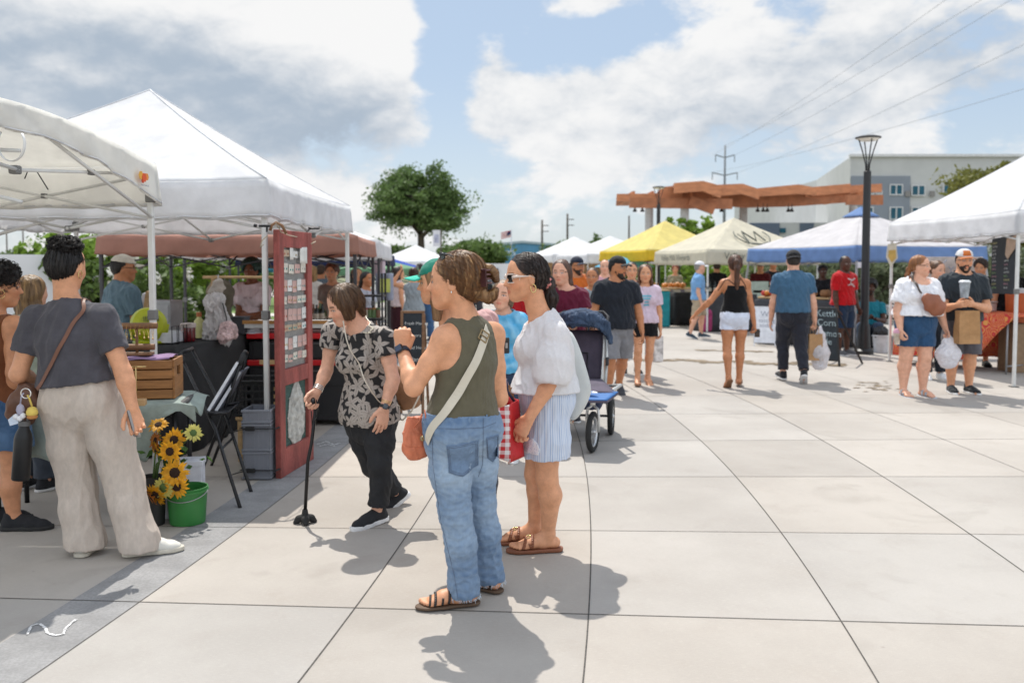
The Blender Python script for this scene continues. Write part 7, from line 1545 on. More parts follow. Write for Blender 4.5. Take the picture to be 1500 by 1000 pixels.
def door_and_crates():
 Z=A_(0,0,1);post=G(396,703);
 gpl=M('grey_crate_plastic',(.20,.21,.24),rough=.5,var=.06);pt=post+A_(-.10,.13,0)
 w0=37/1300*post[1]*1.0
 for k_,(z0,z1,lab)in enumerate(((.01,.215,'lower grey plastic crate strapped to the tent leg'),(.22,.425,'middle grey plastic crate strapped to the tent leg'),(.43,P(380,600,post[1])[2],'top grey plastic crate strapped to the tent leg'))):
  t=thing('plastic_crate',lab,'crate',pt+Z*z0,'grey crates strapped to the tent leg');h_=z1-z0;mb=MB();W_,D_=.20,.26
  for sx in(-1,1):
   mb.box(pt+A_(sx*W_/2,0,(z0+z1)/2),(.006,D_,h_),bev=.002);mb.box(pt+A_(0,sx*D_/2,(z0+z1)/2),(W_-.008,.006,h_),bev=.002)
  mb.box(pt+A_(0,0,z0+.006),(W_-.012,D_-.012,.006));o=mb.build('crate_wall',gpl,t)
  rb=MB()
  for z in(z0+.008,z1-.010):
   for sx in(-1,1):rb.box(pt+A_(sx*(W_/2+.004),0,z),(.012,D_+.02,.018),bev=.003);rb.box(pt+A_(0,sx*(D_/2+.004),z),(W_-.004,.012,.018),bev=.003)
  for i in range(6):x=-W_/2+.02+i*(W_-.04)/5;rb.box(pt+A_(x,-D_/2-.004,(z0+z1)/2),(.006,.006,h_-.04))
  for i in range(7):y=-D_/2+.02+i*(D_-.04)/6;rb.box(pt+A_(W_/2+.004,y,(z0+z1)/2),(.006,.006,h_-.04))
  rb.build('rib',gpl,o)
 ms=M('black_strap_webbing',(.015,.015,.015),rough=.8)
 for i,py in enumerate((627,688)):
  z=P(396,py,post[1])[2];t=thing('strap',['upper black buckle strap around the grey crates and tent leg','lower black buckle strap around the grey crates and tent leg'][i],'strap',pt+Z*z,'straps around the grey crates');k=MB();loop=[(-.115,-.145),(.115,-.145),(.150,-.16),(.16,-.10),(.118,.145),(-.115,.145)]
  k.tube([pt+A_(x,y,z)for x,y in loop],.014,6,closed=True,flat=.25);k.build('webbing',ms,t,False);k=MB();k.box(pt+A_(-.04,-.155,z),(.07,.016,.032),bev=.004);k.build('buckle',ms,t);k=MB();k.tube([pt+A_(-.06,-.155,z),pt+A_(-.13,-.17,z-.012),pt+A_(-.19,-.18,z-.03)],.012,5,flat=.25);k.build('strap_tail',ms,t)
 tb=thing('teal_bin','teal plastic bin behind the grey strapped crates','bin',pt+A_(-.08,.28,0));b0=pt+A_(-.08,.28,0);zt=P(360,610,b0[1])[2];k=MB();k.lathe(b0,[(.001,.003),(.10,.003),(.125,zt-.03),(.135,zt-.03),(.135,zt),(.12,zt),(.095,.02),(.001,.02)],4,a0=pi/4);k.build('bin_wall',M('teal_plastic',(.01,.22,.20),rough=.45),tb);k=MB();k.lathe(b0,[(.140,zt-.02),(.145,zt),(.13,zt+.004)],4,a0=pi/4);k.build('rim',M('pale_rim',(.42,.44,.42),rough=.5),tb)
 bs=A_(P(384,620,7.35)[0],7.35,0);z0,z1=P(380,606,7.3)[2],P(380,556,7.3)[2];st=thing('stool','wooden stool carrying the black basket behind the tent leg','stool',bs);k=MB();k.box(bs+Z*(z0-.02),(.34,.34,.03),bev=.005);k.build('seat',WOODL,st)
 for sx in(-1,1):
  for sy in(-1,1):k=MB();k.box(bs+A_(sx*.14,sy*.14,(z0-.036)/2),(.035,.035,z0-.037),bev=.003);k.build('leg',WOODL,st)
 t=thing('laundry_basket','black plastic basket with rows of holes behind the tent leg','basket',bs+Z*z0);k=MB();W_,D_=.19,.16;n=7
 mk=M('black_basket_plastic',(.012,.012,.013),rough=.5);rim=MB()
 for s_,(ux,uy,hw,off)in enumerate(((A_(1,0,0),A_(0,-1,0),W_,D_),(A_(0,1,0),A_(1,0,0),D_,W_),(A_(-1,0,0),A_(0,1,0),W_,D_),(A_(0,-1,0),A_(-1,0,0),D_,W_))):
  h_=z1-z0
  for i in range(n+1):
   x=-hw+2*hw*i/n;k.box(bs+uy*(off+.01)+ux*x+Z*(z0+h_/2+.005),(.016,.006,h_-.02),ax=(ux,uy,Z))
  for j in range(5):k.box(bs+uy*(off+.0105)+Z*(z0+.012+(h_-.03)*j/4),(2*hw+.012,.0068,.016),ax=(ux,uy,Z))
  rim.box(bs+uy*(off+.018)+Z*z1,(2*hw+.05,.022,.02),ax=(ux,uy,Z),bev=.004)
 k.box(bs+Z*(z0+.006),(2*W_,2*D_,.008));k.build('lattice',mk,t);rim.build('rim',mk,t)
 a,b=G(408,701),G(456,672);tl,tr=P(404,334,a[1]+.02),P(443,350,b[1]+.02)
 up=unit(A_(0,.012,1));X=unit(b-a);W_=np.linalg.norm(b-a);Hh=(tl[2]+tr[2])/2+.02;Nn=unit(np.cross(X,up));Nn=Nn if Nn[1]<0 else-Nn
 t=thing('old_door','weathered red door frame used as an earring display, tied to the tent leg','door',a);rp=M('weathered_red_paint',(.30,.075,.062),rough=.75,var=.35,scale=7,stretch=(1,1,.35),bump=.5,bscale=60,fine=.25)
 ax=(X,Nn,up);D=.045;sw=W_*.145;yb=lambda f:Hh*f
 bars=[('stile',sw/2,Hh/2,sw,Hh),('stile',W_-sw/2,Hh/2,sw,Hh),('rail',W_/2,Hh*.965,W_-2*sw,Hh*.07),('rail',W_/2,Hh*.055,W_-2*sw,Hh*.11),('rail',W_/2,Hh*.40,W_-2*sw,Hh*.065)]
 for nm,x,z,w_,h_ in bars:k=MB();k.box(a+X*x+up*z,(w_,D if nm=='stile' else D-.006,h_),ax=ax,bev=.004);k.build(nm,rp,t)
 wm_=MB();x0,x1=sw,W_-sw;zl,zh=Hh*.435,Hh*.93;o=a-Nn*.004
 for i in range(27):x=x0+(x1-x0)*i/26;wm_.box(o+X*x+up*(zl+zh)/2,(.0018,.0018,zh-zl),ax=ax)
 for i in range(74):z=zl+(zh-zl)*i/73;wm_.box(o+X*(x0+x1)/2+up*z,(x1-x0,.0018,.0018),ax=ax)
 k=MB();k.box(a+X*W_/2+up*(zl+zh)/2+Nn*-.016,(W_-2*sw+.004,.004,zh-zl+.004),ax=ax);k.build('added_backing',M('see_through_pale',(.50,.49,.46),rough=.95,var=.15,scale=30,bump=.4,bscale=300),t)  # added pale sheet imitates daylight seen through the mesh
 wm_.build('wire_mesh',M('galvanised_wire',(.40,.40,.40),rough=.4,metal=.6),t)
 k=MB();k.box(a+X*W_/2+up*Hh*.26+Nn*-.012,(W_-2*sw,.006,Hh*.33-.01),ax=ax);lp=k.build('lower_panel',M('green_screen_panel',(.055,.11,.095),rough=.9,var=.3,scale=20,stretch=(1,1,8),bump=.6,bscale=80),t)
 oil=Shape();c=a+X*W_*.55+up*Hh*.245+Nn*-.004;oil.u(loftp([c+up*Hh*.13,c+up*Hh*.06,c-up*Hh*.02,c-up*Hh*.10,c-up*Hh*.135],[.02,W_*.20,W_*.26,W_*.24,W_*.12],[.012]*5,X,k=.05),0);dress(oil,.005,'painted_oyster',M('chalky_white_paint',(.46,.46,.43),rough=.9,var=.35,scale=16,fine=.3),lp,.004,40,3)
 cards=[M('card_cream',(.62,.58,.50),rough=.8),M('card_pink',(.55,.36,.32),rough=.8),M('card_white',(.66,.66,.63),rough=.8),M('card_tan',(.45,.35,.25),rough=.8)];rs=np.random.RandomState(3);em=[M('gold',(.75,.55,.25),rough=.2,metal=1),MATS['silver']if 'silver' in MATS else cards[0],M('turquoise',(.05,.3,.3),rough=.3),M('coral_bead',(.5,.12,.08),rough=.3)]
 rows=[(.905,.036,3,2),(.845,.05,4,0),(.775,.062,5,1),(.715,.040,5,0),(.655,.062,5,1),(.60,.034,5,2),(.535,.062,5,1),(.475,.04,5,0)]
 for fz,hh,n_,mi in rows:
  for i in range(n_):
   if rs.rand()<.05:continue
   x=x0+(x1-x0)*(i+.5)/n_+rs.normal(0,.002);c=a+X*x+up*(Hh*fz+rs.normal(0,.004))+Nn*(.004+.003*rs.rand());w_=(x1-x0)/n_*.88;rot=rs.normal(0,.04);ux=X*cos(rot)+up*sin(rot);uz=up*cos(rot)-X*sin(rot)
   t_=thing('earring_card','small card of earrings pinned to the wire mesh of the red door','card',c,'earring cards on the red door');k=MB();k.box(c,(w_,.0015,hh*1.45),ax=(ux,Nn,uz));k.build('card',cards[(mi+(rs.rand()<.3))%4],t_);e=MB()
   for sg in(-1,1):e.lathe(c+ux*sg*w_*.22+Nn*.003-uz*hh*.1,[(.001,.008),(.004+.002*rs.rand(),0),(.001,-.010)],6)
   e.build('earrings',em[rs.randint(4)],t_)
 for(fx,fz)in((.40,.915),(.68,.90)):t_=thing('note_paper','white paper note clipped near the top of the red door' if fx<.5 else 'curled white paper note at the upper right of the red door','paper',a+X*W_*fx+up*Hh*fz);k=MB();k.grid(lambda u,v:a+X*(W_*fx+(u-.5)*.07)+up*(Hh*fz+(v-.5)*.13)+Nn*(.012+.02*(u-.3)**2*4*(fx>.5)),6,4);k.build('sheet',cards[2],t_,True,solid=.001)
 hg=thing('wooden_hanger','wooden hanger and twine tying the red door to the tent frame','hanger',tl+Z*.02);k=MB();q=P(398,330,post[1]-.02);k.tube([q+A_(-.012,0,-.04),q,q+A_(.03,.01,.022),q+A_(.07,.02,.0),q+A_(.10,.03,-.06)],.011,8);k.build('hanger_arm',WOODD,hg,True);k=MB();k.tube([q+A_(.03,0,.02),P(412,340,a[1]),P(424,345,a[1]+.1),P(445,349,b[1])],.004,5);k.tube([P(448,352,b[1]),P(456,357,b[1]),P(462,354,b[1]+.05)],.006,5);k.tube([P(392,345,post[1]),P(384,352,post[1]),P(381,363,post[1]),P(386,358,post[1])],.005,5);k.build('twine',M('jute_twine',(.45,.38,.28),rough=.95),hg,True)
 cl=thing('spring_clamp','black spring clamp gripping the tent leg above the red door','clamp',P(392,331,post[1]));k=MB();k.box(P(388,331,post[1]-.03),(.085,.03,.018),bev=.004);k.tube([P(376,331,post[1]-.03),P(372,330,post[1]-.03)],.012,8);k.build('jaw',MBK,cl);k=MB();k.tube([P(391,331,post[1]-.035),P(391,340,post[1]-.035)],.008,6);k.build('pin',MBK,cl)
 c2=thing('spring_clamp','black spring clamp on the tent truss right of the red door','clamp',P(456,333,8.2));k=MB();k.box(P(460,334,8.2),(.10,.03,.025),bev=.004);k.build('jaw',MBK,c2);k=MB();k.tube([P(453,336,8.2),P(444,346,7.6)],.008,6);k.build('cord',MBK,c2)
door_and_crates()
def red_cabinet():
 Z=A_(0,0,1);c=A_(P(462,560,8.9)[0]-.15,9.1,0);zt=P(470,487,8.8)[2];t=thing('tool_cabinet','black drawer cabinet with bright red edges behind the leaf print blouse woman','cabinet',c);k=MB();k.box(c+Z*zt*.48,(1.0,.5,zt*.84),bev=.006);k.build('carcass',M('black_cabinet',(.014,.014,.016),rough=.5),t);rd=M('bright_red_enamel',(.52,.012,.016),rough=.35)
 for py in(492,531):z=P(470,py,8.84)[2];k=MB();k.box(c+A_(0,-.012,z),(1.03,.54,.055),bev=.008);k.build('shelf_edge',rd,t)
 for py in(512,552):z=P(470,py,8.84)[2];k=MB();k.box(c+A_(0,-.256,z),(.92,.012,.17),bev=.004);d=k.build('drawer',M('black_drawer',(.02,.02,.022),rough=.4),t);h_=MB();h_.box(c+A_(0,-.27,z+.06),(.7,.02,.015),bev=.003);h_.build('handle',M('dark_grey_metal',(.1,.1,.1),rough=.4,metal=.6),d)
 for sx in(-.42,.42):
  for sy in(-.18,.18):k=MB();k.lathe(c+A_(sx,sy,.05),[(.001,-.02),(.05,-.02),(.05,.02),(.001,.02)],14,(1,0,0));k.build('caster',MATS['black_rubber'],t,auto=True)
 tp=thing('white_tabletop','white board on top of the red edged cabinet','board',c+Z*zt);k=MB();k.box(c+Z*(P(470,480,8.8)[2]+.02),(1.1,.56,.05),bev=.004);o=k.build('board',M('white_laminate',(.60,.60,.58),rough=.5),tp);k=MB();k.box(c+A_(0,-.285,P(470,480,8.8)[2]+.055),(1.1,.012,.035));k.build('edge',M('orange_edge',(.38,.18,.05),rough=.6),o)
 fw=thing('fire_extinguisher','small white round disc hanging at the side of the red edged cabinet','disc',P(477,507,8.55));k=MB();k.lathe(P(477,507,8.56),[(.001,-.012),(.045,-.012),(.05,0),(.045,.012),(.001,.012)],18,(0,1,0));k.build('disc_face',M('pale_wood_disc',(.55,.50,.42),rough=.7),fw,auto=True);fw.name='hanging_disc';k=MB();k.tube([P(477,503,8.56),P(477,494,8.6)],.003,4);k.build('cord',MBK,fw)
red_cabinet()
def chalkboard():
 Z=A_(0,0,1)
 def aframe(label,bl,br,tl,tr,depth,frame,board,fw_=.035,text=(),tm=None,back=True,group=None,name='a_frame_sign'):
  t=thing(name,label,'sign',(bl+br)/2*A_(1,1,0),group)
  X=unit(br-bl);up=unit((tl+tr)/2-(bl+br)/2);Nn=unit(np.cross(X,up));Nn=Nn if Nn[1]<0 else-Nn;ax=(X,Nn,up);W_=np.linalg.norm(br-bl);H_=np.linalg.norm((tl+tr)/2-(bl+br)/2);o=bl
  for nm,x,z,w_,h_ in(('frame_side',fw_/2,H_/2,fw_,H_),('frame_side',W_-fw_/2,H_/2,fw_,H_),('frame_rail',W_/2,H_-fw_/2,W_-2*fw_,fw_),('frame_rail',W_/2,H_*.10,W_-2*fw_,fw_)):k=MB();k.box(o+X*x+up*z,(w_,.022,h_),ax=ax,bev=.003);k.build(nm,frame,t)
  k=MB();k.box(o+X*W_/2+up*(H_*.10+fw_/2+H_-fw_)/2,(W_-2*fw_+.004,.010,H_*.9-fw_*1.5),ax=ax);b=k.build('board',board,t)
  for tx,x,z,s_ in text:lettering('lettering',tx,tm,o+X*W_*x+up*H_*z+Nn*.0062,X,up,s_,b)
  if back:
   for x in(.04,.96):k=MB();p=o+X*W_*x;q=p+A_(-Nn[0]*depth*2,-Nn[1]*depth*2,0);q[2]=0;k.box((p+up*H_*.97-Nn*.02+q)/2,(.03,.018,np.linalg.norm(p+up*H_*.97-Nn*.02-q)),ax=(X,np.cross(X,unit(p+up*H_*.97-Nn*.02-q)),p+up*H_*.97-Nn*.02-q));k.build('rear_leg',frame,t)
  return t
 cb=M('chalkboard_slate',(.022,.028,.034),rough=.85,var=.25,scale=5);ch=M('chalk_writing',(.55,.56,.54),rough=1,var=.3,scale=40);cg=M('green_chalk',(.25,.42,.16),rough=1)
 Y=9.6;bl,br,tl,tr=P(585,533,Y),P(621,533,Y),P(588,455,Y+.25),P(621,455,Y+.25);dz=bl[2];bl[2]=br[2]=0
 t=aframe('chalkboard with a brown wooden frame standing behind the raised fist',bl,br,tl,tr,.3,WOODD,cb,.03,[('Fresh Market',.18,.86,.048),('Flowers',.2,.74,.055),('Bread Herbs',.16,.62,.05),('& Jam',.25,.50,.07)],ch)
 lettering('lettering','Open 9-1',cg,bl+unit(br-bl)*.06+A_(0,.05,.14),unit(br-bl),unit((tl+tr)/2-(bl+br)/2),.06,t)
 Y=14.2;bl,br=G(1190,533),G(1231,537);tl,tr=P(1192,450,bl[1]+.25),P(1220,450,br[1]+.3)
 aframe('black chalkboard a-frame with slanted pale writing right of the bag carrying man',bl,br,tl,tr,.35,M('black_painted_wood',(.014,.014,.014),rough=.6),cb,.035,[('Kettle',.24,.84,.16),('Corn',.26,.68,.16),('Lemon',.28,.50,.15),('ade',.34,.36,.15),('$5',.38,.22,.13)],M('blue_chalk_writing',(.34,.42,.44),rough=1,var=.3))
 bl,br=G(1104,507),G(1136,508);tl,tr=P(1113,449,bl[1]+.3),P(1128,449,br[1]+.3)
 aframe('white a-frame poster sign left of the man in the blue tee',bl,br,tl,tr,.3,M('white_sign_frame',(.66,.68,.72),rough=.6),M('white_poster',(.70,.72,.76),rough=.6),.02,[('Wine',.3,.75,.16),('tasting',.22,.60,.12),('today',.26,.48,.12)],M('grey_print',(.28,.3,.36),rough=.8),name='poster_sign')
 C=TR1[1];a,b=P(1494,440,11.8),P(1447,432,13.1);Y0,Y1_=12.0,13.2;tl,tr,bl,br=P(1449,350,Y1_),P(1492,347,Y0),P(1452,430,Y1_),P(1489,431,Y0)
 X=unit(br-bl);up=A_(0,0,1);Nn=unit(np.cross(X,up));W_=np.linalg.norm(br-bl);H_=tl[2]-bl[2];t=thing('menu_board','dark menu board covered in handwriting hung from the right white tent','sign',bl);k=MB();k.box(bl+X*W_/2+up*H_/2,(W_,.02,H_),ax=(X,Nn,up),bev=.003);bd=k.build('board',cb,t);rs=random.Random(4)
 words='pork taco rice bowl beans elote lime chips salsa queso lemon tea agua fresca horchata churro corn cup'.split();cols_=[ch,cg,M('pink_chalk',(.5,.25,.3),rough=1),M('yellow_chalk',(.55,.5,.2),rough=1)]
 for col_ in range(2):
  for r_ in range(13):
   if col_==1 and r_<5:continue
   lettering('lettering',rs.choice(words)+' '+rs.choice(words),cols_[rs.randrange(4)if rs.random()<.5 else 0],bl+X*W_*(.05+.49*col_)+up*H_*(.90-.067*r_)+Nn*.0115,X,up,.047,bd)
 sg=MB();q=bl+X*W_*.6+up*H_*.62+Nn*.022;sg.prism([(0,.05),(.12,-.02),(W_*.36,.12),(W_*.40,.30),(.05,.27)],q,X,up,.004);tt_=thing('tan_sign','tan paper sign overlapping the upper right of the menu board','sign',q);sg.build('paper',M('tan_paper',(.50,.36,.26),rough=.8),tt_)
 for f_ in(.05,.95):k=MB();k.tube([bl+X*W_*f_+up*H_,bl+X*W_*f_+up*(H_+.08)],.005,5);k.build('hook',MBK,t)
 for(px,lab,c_)in((1308,'yellow and white pennant tag hanging at the left post of the right white tent','#d7b25a'),):
  p=P(px,372,14.6);tg=thing('hanging_tag',lab,'tag',p);k=MB();k.prism([(-.09,.16),(.05,.18),(.08,-.06),(-.03,-.22),(-.11,-.05)],p,(1,0,0),(0,0,1),.006);o=k.build('paper_tag',M('cream_tag',(.6,.55,.45),rough=.8),tg);k=MB();k.prism([(-.07,.06),(.04,.07),(.05,-.06),(-.02,-.14),(-.08,-.04)],p-A_(0,.006,0),(1,0,0),(0,0,1),.004);k.build('print',M('mustard',(.55,.36,.1)),o)
 p=P(1256,385,16.9);tg=thing('hanging_plate','white square card hanging below the blue valance corner','card',p);k=MB();k.box(p+A_(.07,0,-.04),(.13,.006,.11));k.build('card',M('white_card',(.66,.67,.72)),tg);k=MB();k.tube([p+A_(.07,0,.01),p+A_(.07,0,.07)],.003,4);k.build('string',MBK,tg)
chalkboard()
def stroller():
 Z=A_(0,0,1);base=G(868,662);f=unit(A_(-.18,-1,0));r=A_(-f[1],f[0],0)*-1;r=r if r[0]>0 else-r;rim_=M('silver_wheel',(.55,.56,.57),rough=.3,metal=.7);ty=M('tyre_rubber',(.02,.02,.02),rough=.9);nv=M('navy_canvas',(.022,.032,.075),rough=.8,var=.2,scale=9,bump=.3,bscale=90);sl=M('silver_frame',(.60,.60,.58),rough=.3,metal=.5);pu=M('plum_canvas',(.085,.07,.10),rough=.85,var=.15);bl=M('blue_canvas',(.03,.13,.36),rough=.7,var=.1,scale=6);gr=M('dark_trim',(.03,.03,.035),rough=.7)
 t=thing('stroller','three wheeled jogging stroller with a navy canopy and blue footrest apron','stroller',base);R0=.205
 def wheel(c,ax,Rr,nm='wheel'):
  k=MB();k.lathe(c,[(Rr-.045,-.018),(Rr-.02,-.026),(Rr,-.012),(Rr,.012),(Rr-.02,.026),(Rr-.045,.018),(Rr-.045,-.018)],36,ax);w_=k.build(nm,ty,t,True);k=MB();k.lathe(c,[(Rr-.046,-.014),(Rr-.052,-.016),(Rr-.06,0),(Rr-.052,.016),(Rr-.046,.014)],36,ax);ux=unit(np.cross(ax,Z));uy=np.cross(ux,ax)
  for i in range(20):a=i*pi/10;k.tube([c+A_(*ax)*(.014*(-1)**i),c+(ux*cos(a)+uy*sin(a))*(Rr-.056)],.0016,4)
  k.lathe(c,[(.001,-.03),(.016,-.03),(.02,-.01),(.02,.01),(.016,.03),(.001,.03)],12,ax);k.build('rim',rim_,w_,True)
 rf=unit(r+f*.15);wheel(base+Z*R0*.86,rf,R0*.86);rear=base-f*.80
 pr=G(895,636);c2=pr+Z*R0*.86;wheel(c2,r,R0*.86);c3=c2-r*.62;wheel(c3,r,R0*.86);k=MB();k.tube([c2,c3],.012,8);k.build('axle',gr,t,True)
 k=MB();fc=base+Z*R0*.86
 for sg in(-1,1):k.tube([fc+rf*sg*.05,fc+rf*sg*.055+Z*.12,fc+rf*sg*.045+Z*.20,fc+Z*.235-f*.01],.012,8)
 k.tube([fc+Z*.23,fc+Z*.29-f*.03],.022,10);k.build('fork',sl,t,True)
 nt=fc+Z*.27-f*.02;mid=(c2+c3)/2;hd=P(862,478,mid[1]+.35)
 for sg in(-1,1):
  k=MB();sd_=r*sg*.26;side0=mid+r*sg*.28+Z*.0;k.tube([nt+r*sg*.03,nt+r*sg*.22-f*.28+Z*.10,mid+sd_+f*.10+Z*.30,mid+sd_*1.0-f*.10+Z*.52,mid+sd_*.9-f*.22+Z*.78],.015,8);k.tube([mid+sd_*1.1,mid+sd_+f*.10+Z*.30],.014,8);k.build('side_tube',sl,t,True)
 k=MB();hb=[mid+r*-.234-f*.22+Z*.78,mid-r*.25-f*.36+Z*.93,mid-r*.20-f*.42+Z*.97,mid+r*.20-f*.42+Z*.97,mid+r*.25-f*.36+Z*.93,mid+r*.234-f*.22+Z*.78];k.tube(hb,.014,8);k.build('handle_bar',gr,t,True)
 def slab(nm,q,m,th=.02,par=t,n=8,bul=0):
  k=MB();A,B_,C_,D=q;k.grid(lambda u,v:A*(1-u)*(1-v)+B_*u*(1-v)+C_*u*v+D*(1-u)*v+unit(np.cross(B_-A,D-A))*bul*sin(pi*u)*sin(pi*v),n,n);return k.build(nm,m,par,True,solid=th)
 w_=.225;sb0,sb1=mid-f*.02+Z*.32,mid-f*.20+Z*.80;sf=mid+f*.26+Z*.36
 bp=slab('seat_back',[sb0-r*w_,sb0+r*w_,sb1+r*w_*.95,sb1-r*w_*.95],pu,.03);slab('seat',[sf-r*w_,sf+r*w_,sb0+r*w_,sb0-r*w_],pu,.03)
 for sg in(-1,1):slab('side_panel',[sf+r*sg*(w_+.01),sb0+r*sg*(w_+.01),sb1+r*sg*w_,(sb1*.55+sf*.45)+r*sg*(w_+.01)+Z*.04],M('silver_canvas',(.52,.52,.50),rough=.6),.012)
 k=MB();tr_=MB();nb=unit(np.cross(r,sb1-sb0));nb=nb if nb@f>0 else-nb;u=unit(sb1-sb0)
 for sg in(-1,1):k.tube([sb0+r*sg*.07+nb*.03,sb0+r*sg*.075+u*.28+nb*.03],.016,6,flat=.3)
 k.tube([sb0+u*.28-r*.08+nb*.03,sb0+u*.28+r*.08+nb*.03],.014,6,flat=.4);k.tube([sb0+u*.12-r*.09+nb*.034,sb0+u*.12+r*.09+nb*.034],.012,6,flat=.4);k.build('harness',gr,bp)
 sh=Shape();cc=sb1+f*.05+Z*.02;sh.u(ellp(cc,(.265,.27,.19),(r,f,Z)),0);sh.sub(ellp(cc-Z*.06+f*.06,(.235,.27,.17),(r,f,Z)),.01);sh.inter(planep(cc-Z*.02-f*.05,unit(-Z+f*-.25)));cn=dress(sh,.008,'canopy',M('faded_navy_canvas',(.035,.06,.11),rough=.85,var=.25,scale=9,bump=.3,bscale=60),t,.014,24,4);sh=Shape()
 sh.u(loftp([cc-r*.22+f*.12+Z*.11,cc-r*.05+f*.20+Z*.10,cc+r*.12+f*.19+Z*.10,cc+r*.25+f*.08+Z*.03,cc+r*.29+f*.02-Z*.12],[.05,.065,.06,.05,.035],[.03,.035,.03,.03,.02],Z,k=.03),0);dress(sh,.007,'folded_sunshade',MATS['faded_navy_canvas'],cn,.014,34,6)
 a0,a1=mid+f*.26+Z*.38,fc+Z*.30+f*.12;slab('leg_apron',[a0-r*.22+f*.02,a0+r*.24,fc+Z*.33+r*.20-f*.06,fc+Z*.33-r*.20-f*.06],pu,.012,bul=-.02);fp=[fc+Z*.335-r*.21-f*.10,fc+Z*.335+r*.21-f*.10,fc+Z*.30+r*.13+f*.17,fc+Z*.30-r*.13+f*.17]
 ap=slab('foot_apron',fp,bl,.014,bul=.015);k=MB();k.tube([p-Z*.012 for p in fp],.012,6,closed=True);k.build('trim',pu,ap)
 e=MB();ec=(fp[0]+fp[2])/2+Z*.026;ex=unit(fp[1]-fp[0]);ey=unit((fp[3]-fp[0])+(fp[2]-fp[1]));
 e.add([ec+ex*cos(a)*.085-ey*sin(a)*.05*1.2 for a in np.linspace(0,pi,14)]+[ec-ex*.06+ey*.018,ec+ex*.02+ey*.01],[tuple(range(14))]);e.build('emblem',M('white_emblem',(.72,.73,.75),rough=.6),ap,solid=.002)
 for i in range(3):e=MB();e.box(ec+ex*(-.03+.03*i)-ey*.026+Z*.004,(.014,.026,.001),ax=(ex,ey,np.cross(ex,ey)));e.build('emblem_mark',bl,ap)
 sh=Shape();sh.u(boxp(mid+f*.10+Z*.20,(.24,.30,.085),(r,f,Z),.03),0);dress(sh,.010,'storage_basket',nv,t,.006,24,2)
 for sg in(1,):k=MB();q=mid+r*.27-f*.02+Z*.52;k.box(q,(.03,.06,.08),ax=(r,f,Z),bev=.008);k.build('hinge',gr,t)
stroller()
def gingham():
 Z=A_(0,0,1);Y=4.62;m=bpy.data.materials.new('red_gingham');m.use_nodes=True;n=NT(m.node_tree);b=m.node_tree.nodes['Principled BSDF'];co=n.n('ShaderNodeTexCoord').outputs['Object'];x,y,z=n.sep(co);s_=.042
 def st(c):return n.m('GREATER_THAN',n.m('FRACT',n.m('ADD',n.m('DIVIDE',c,s_),40.)),.5)
 t_=n.m('MULTIPLY',n.m('ADD',st(n.m('ADD',x,n.m('MULTIPLY',y,.6))),st(z)),.5);m.node_tree.links.new(n.mix(t_,(.72,.70,.69),(.50,.018,.022)),b.inputs['Base Color']);b.inputs['Roughness'].default_value=.7
 rd=M('red_tote_side',(.50,.012,.016),rough=.5,var=.12,scale=12,bump=.4,bscale=20);t=thing('gingham_tote','red and white gingham tote bag between the two women in front','bag',P(748,676,Y));f0=[P(719,600,Y+.0),P(747,592,Y-.02),P(748,677,Y-.02),P(722,668,Y)];bk=[P(740,580,Y+.22),P(760,585,Y+.14),P(768,668,Y+.14),P(742,665,Y+.22)]
 k=MB();A,B_,C_,D=f0;E,F_,G_,H_=bk
 k.grid(lambda u,v:A*(1-u)*(1-v)+B_*u*(1-v)+C_*u*v+D*(1-u)*v-A_(0,.012,0)*sin(pi*u)*sin(pi*v),8,8);k.build('front_panel',m,t,True,solid=.003);k=MB()
 k.grid(lambda u,v:B_*(1-u)*(1-v)+F_*u*(1-v)+G_*u*v+C_*(1-u)*v+A_(-.015,0,0)*sin(pi*u)*sin(pi*v),8,8);k.grid(lambda u,v:F_*(1-u)*(1-v)+E*u*(1-v)+H_*u*v+G_*(1-u)*v,6,6);k.grid(lambda u,v:E*(1-u)*(1-v)+A*u*(1-v)+D*u*v+H_*(1-u)*v,6,6);k.add([C_,G_,H_,D],[(0,1,2,3)]);k.build('side_panel',rd,t,True,solid=.003)
 k=MB();k.tube([P(738,594,Y-.02),P(741,572,Y),P(742,556,Y+.04),P(744,574,Y+.10),P(755,590,Y+.14)],.008,6,flat=.4);k.build('handle',M('navy_webbing',(.02,.03,.07),rough=.8),t,True)
 p=P(731,606,Y+.28);paper_bag('brown paper bag standing in the gap between the two women in front',p-A_(0,0,.03),.16,.10,P(731,558,Y+.28)[2]-p[2],12,'#9c7650');
 ph=thing('phone','black phone held up in the gap behind the olive tank top woman','phone',P(742,506,4.75));k=MB();k.box(P(742,506,4.75),(.034,.010,.085),ax=(unit(A_(.9,.4,0)),unit(A_(-.4,.9,0)),Z),bev=.004);o=k.build('case',M('black_phone',(.012,.012,.014),rough=.3),ph);k=MB();k.box(P(742,506,4.74),(.012,.003,.028),bev=.001);k.build('camera_bump',M('grey_phone_case',(.32,.31,.30)),o)
gingham()
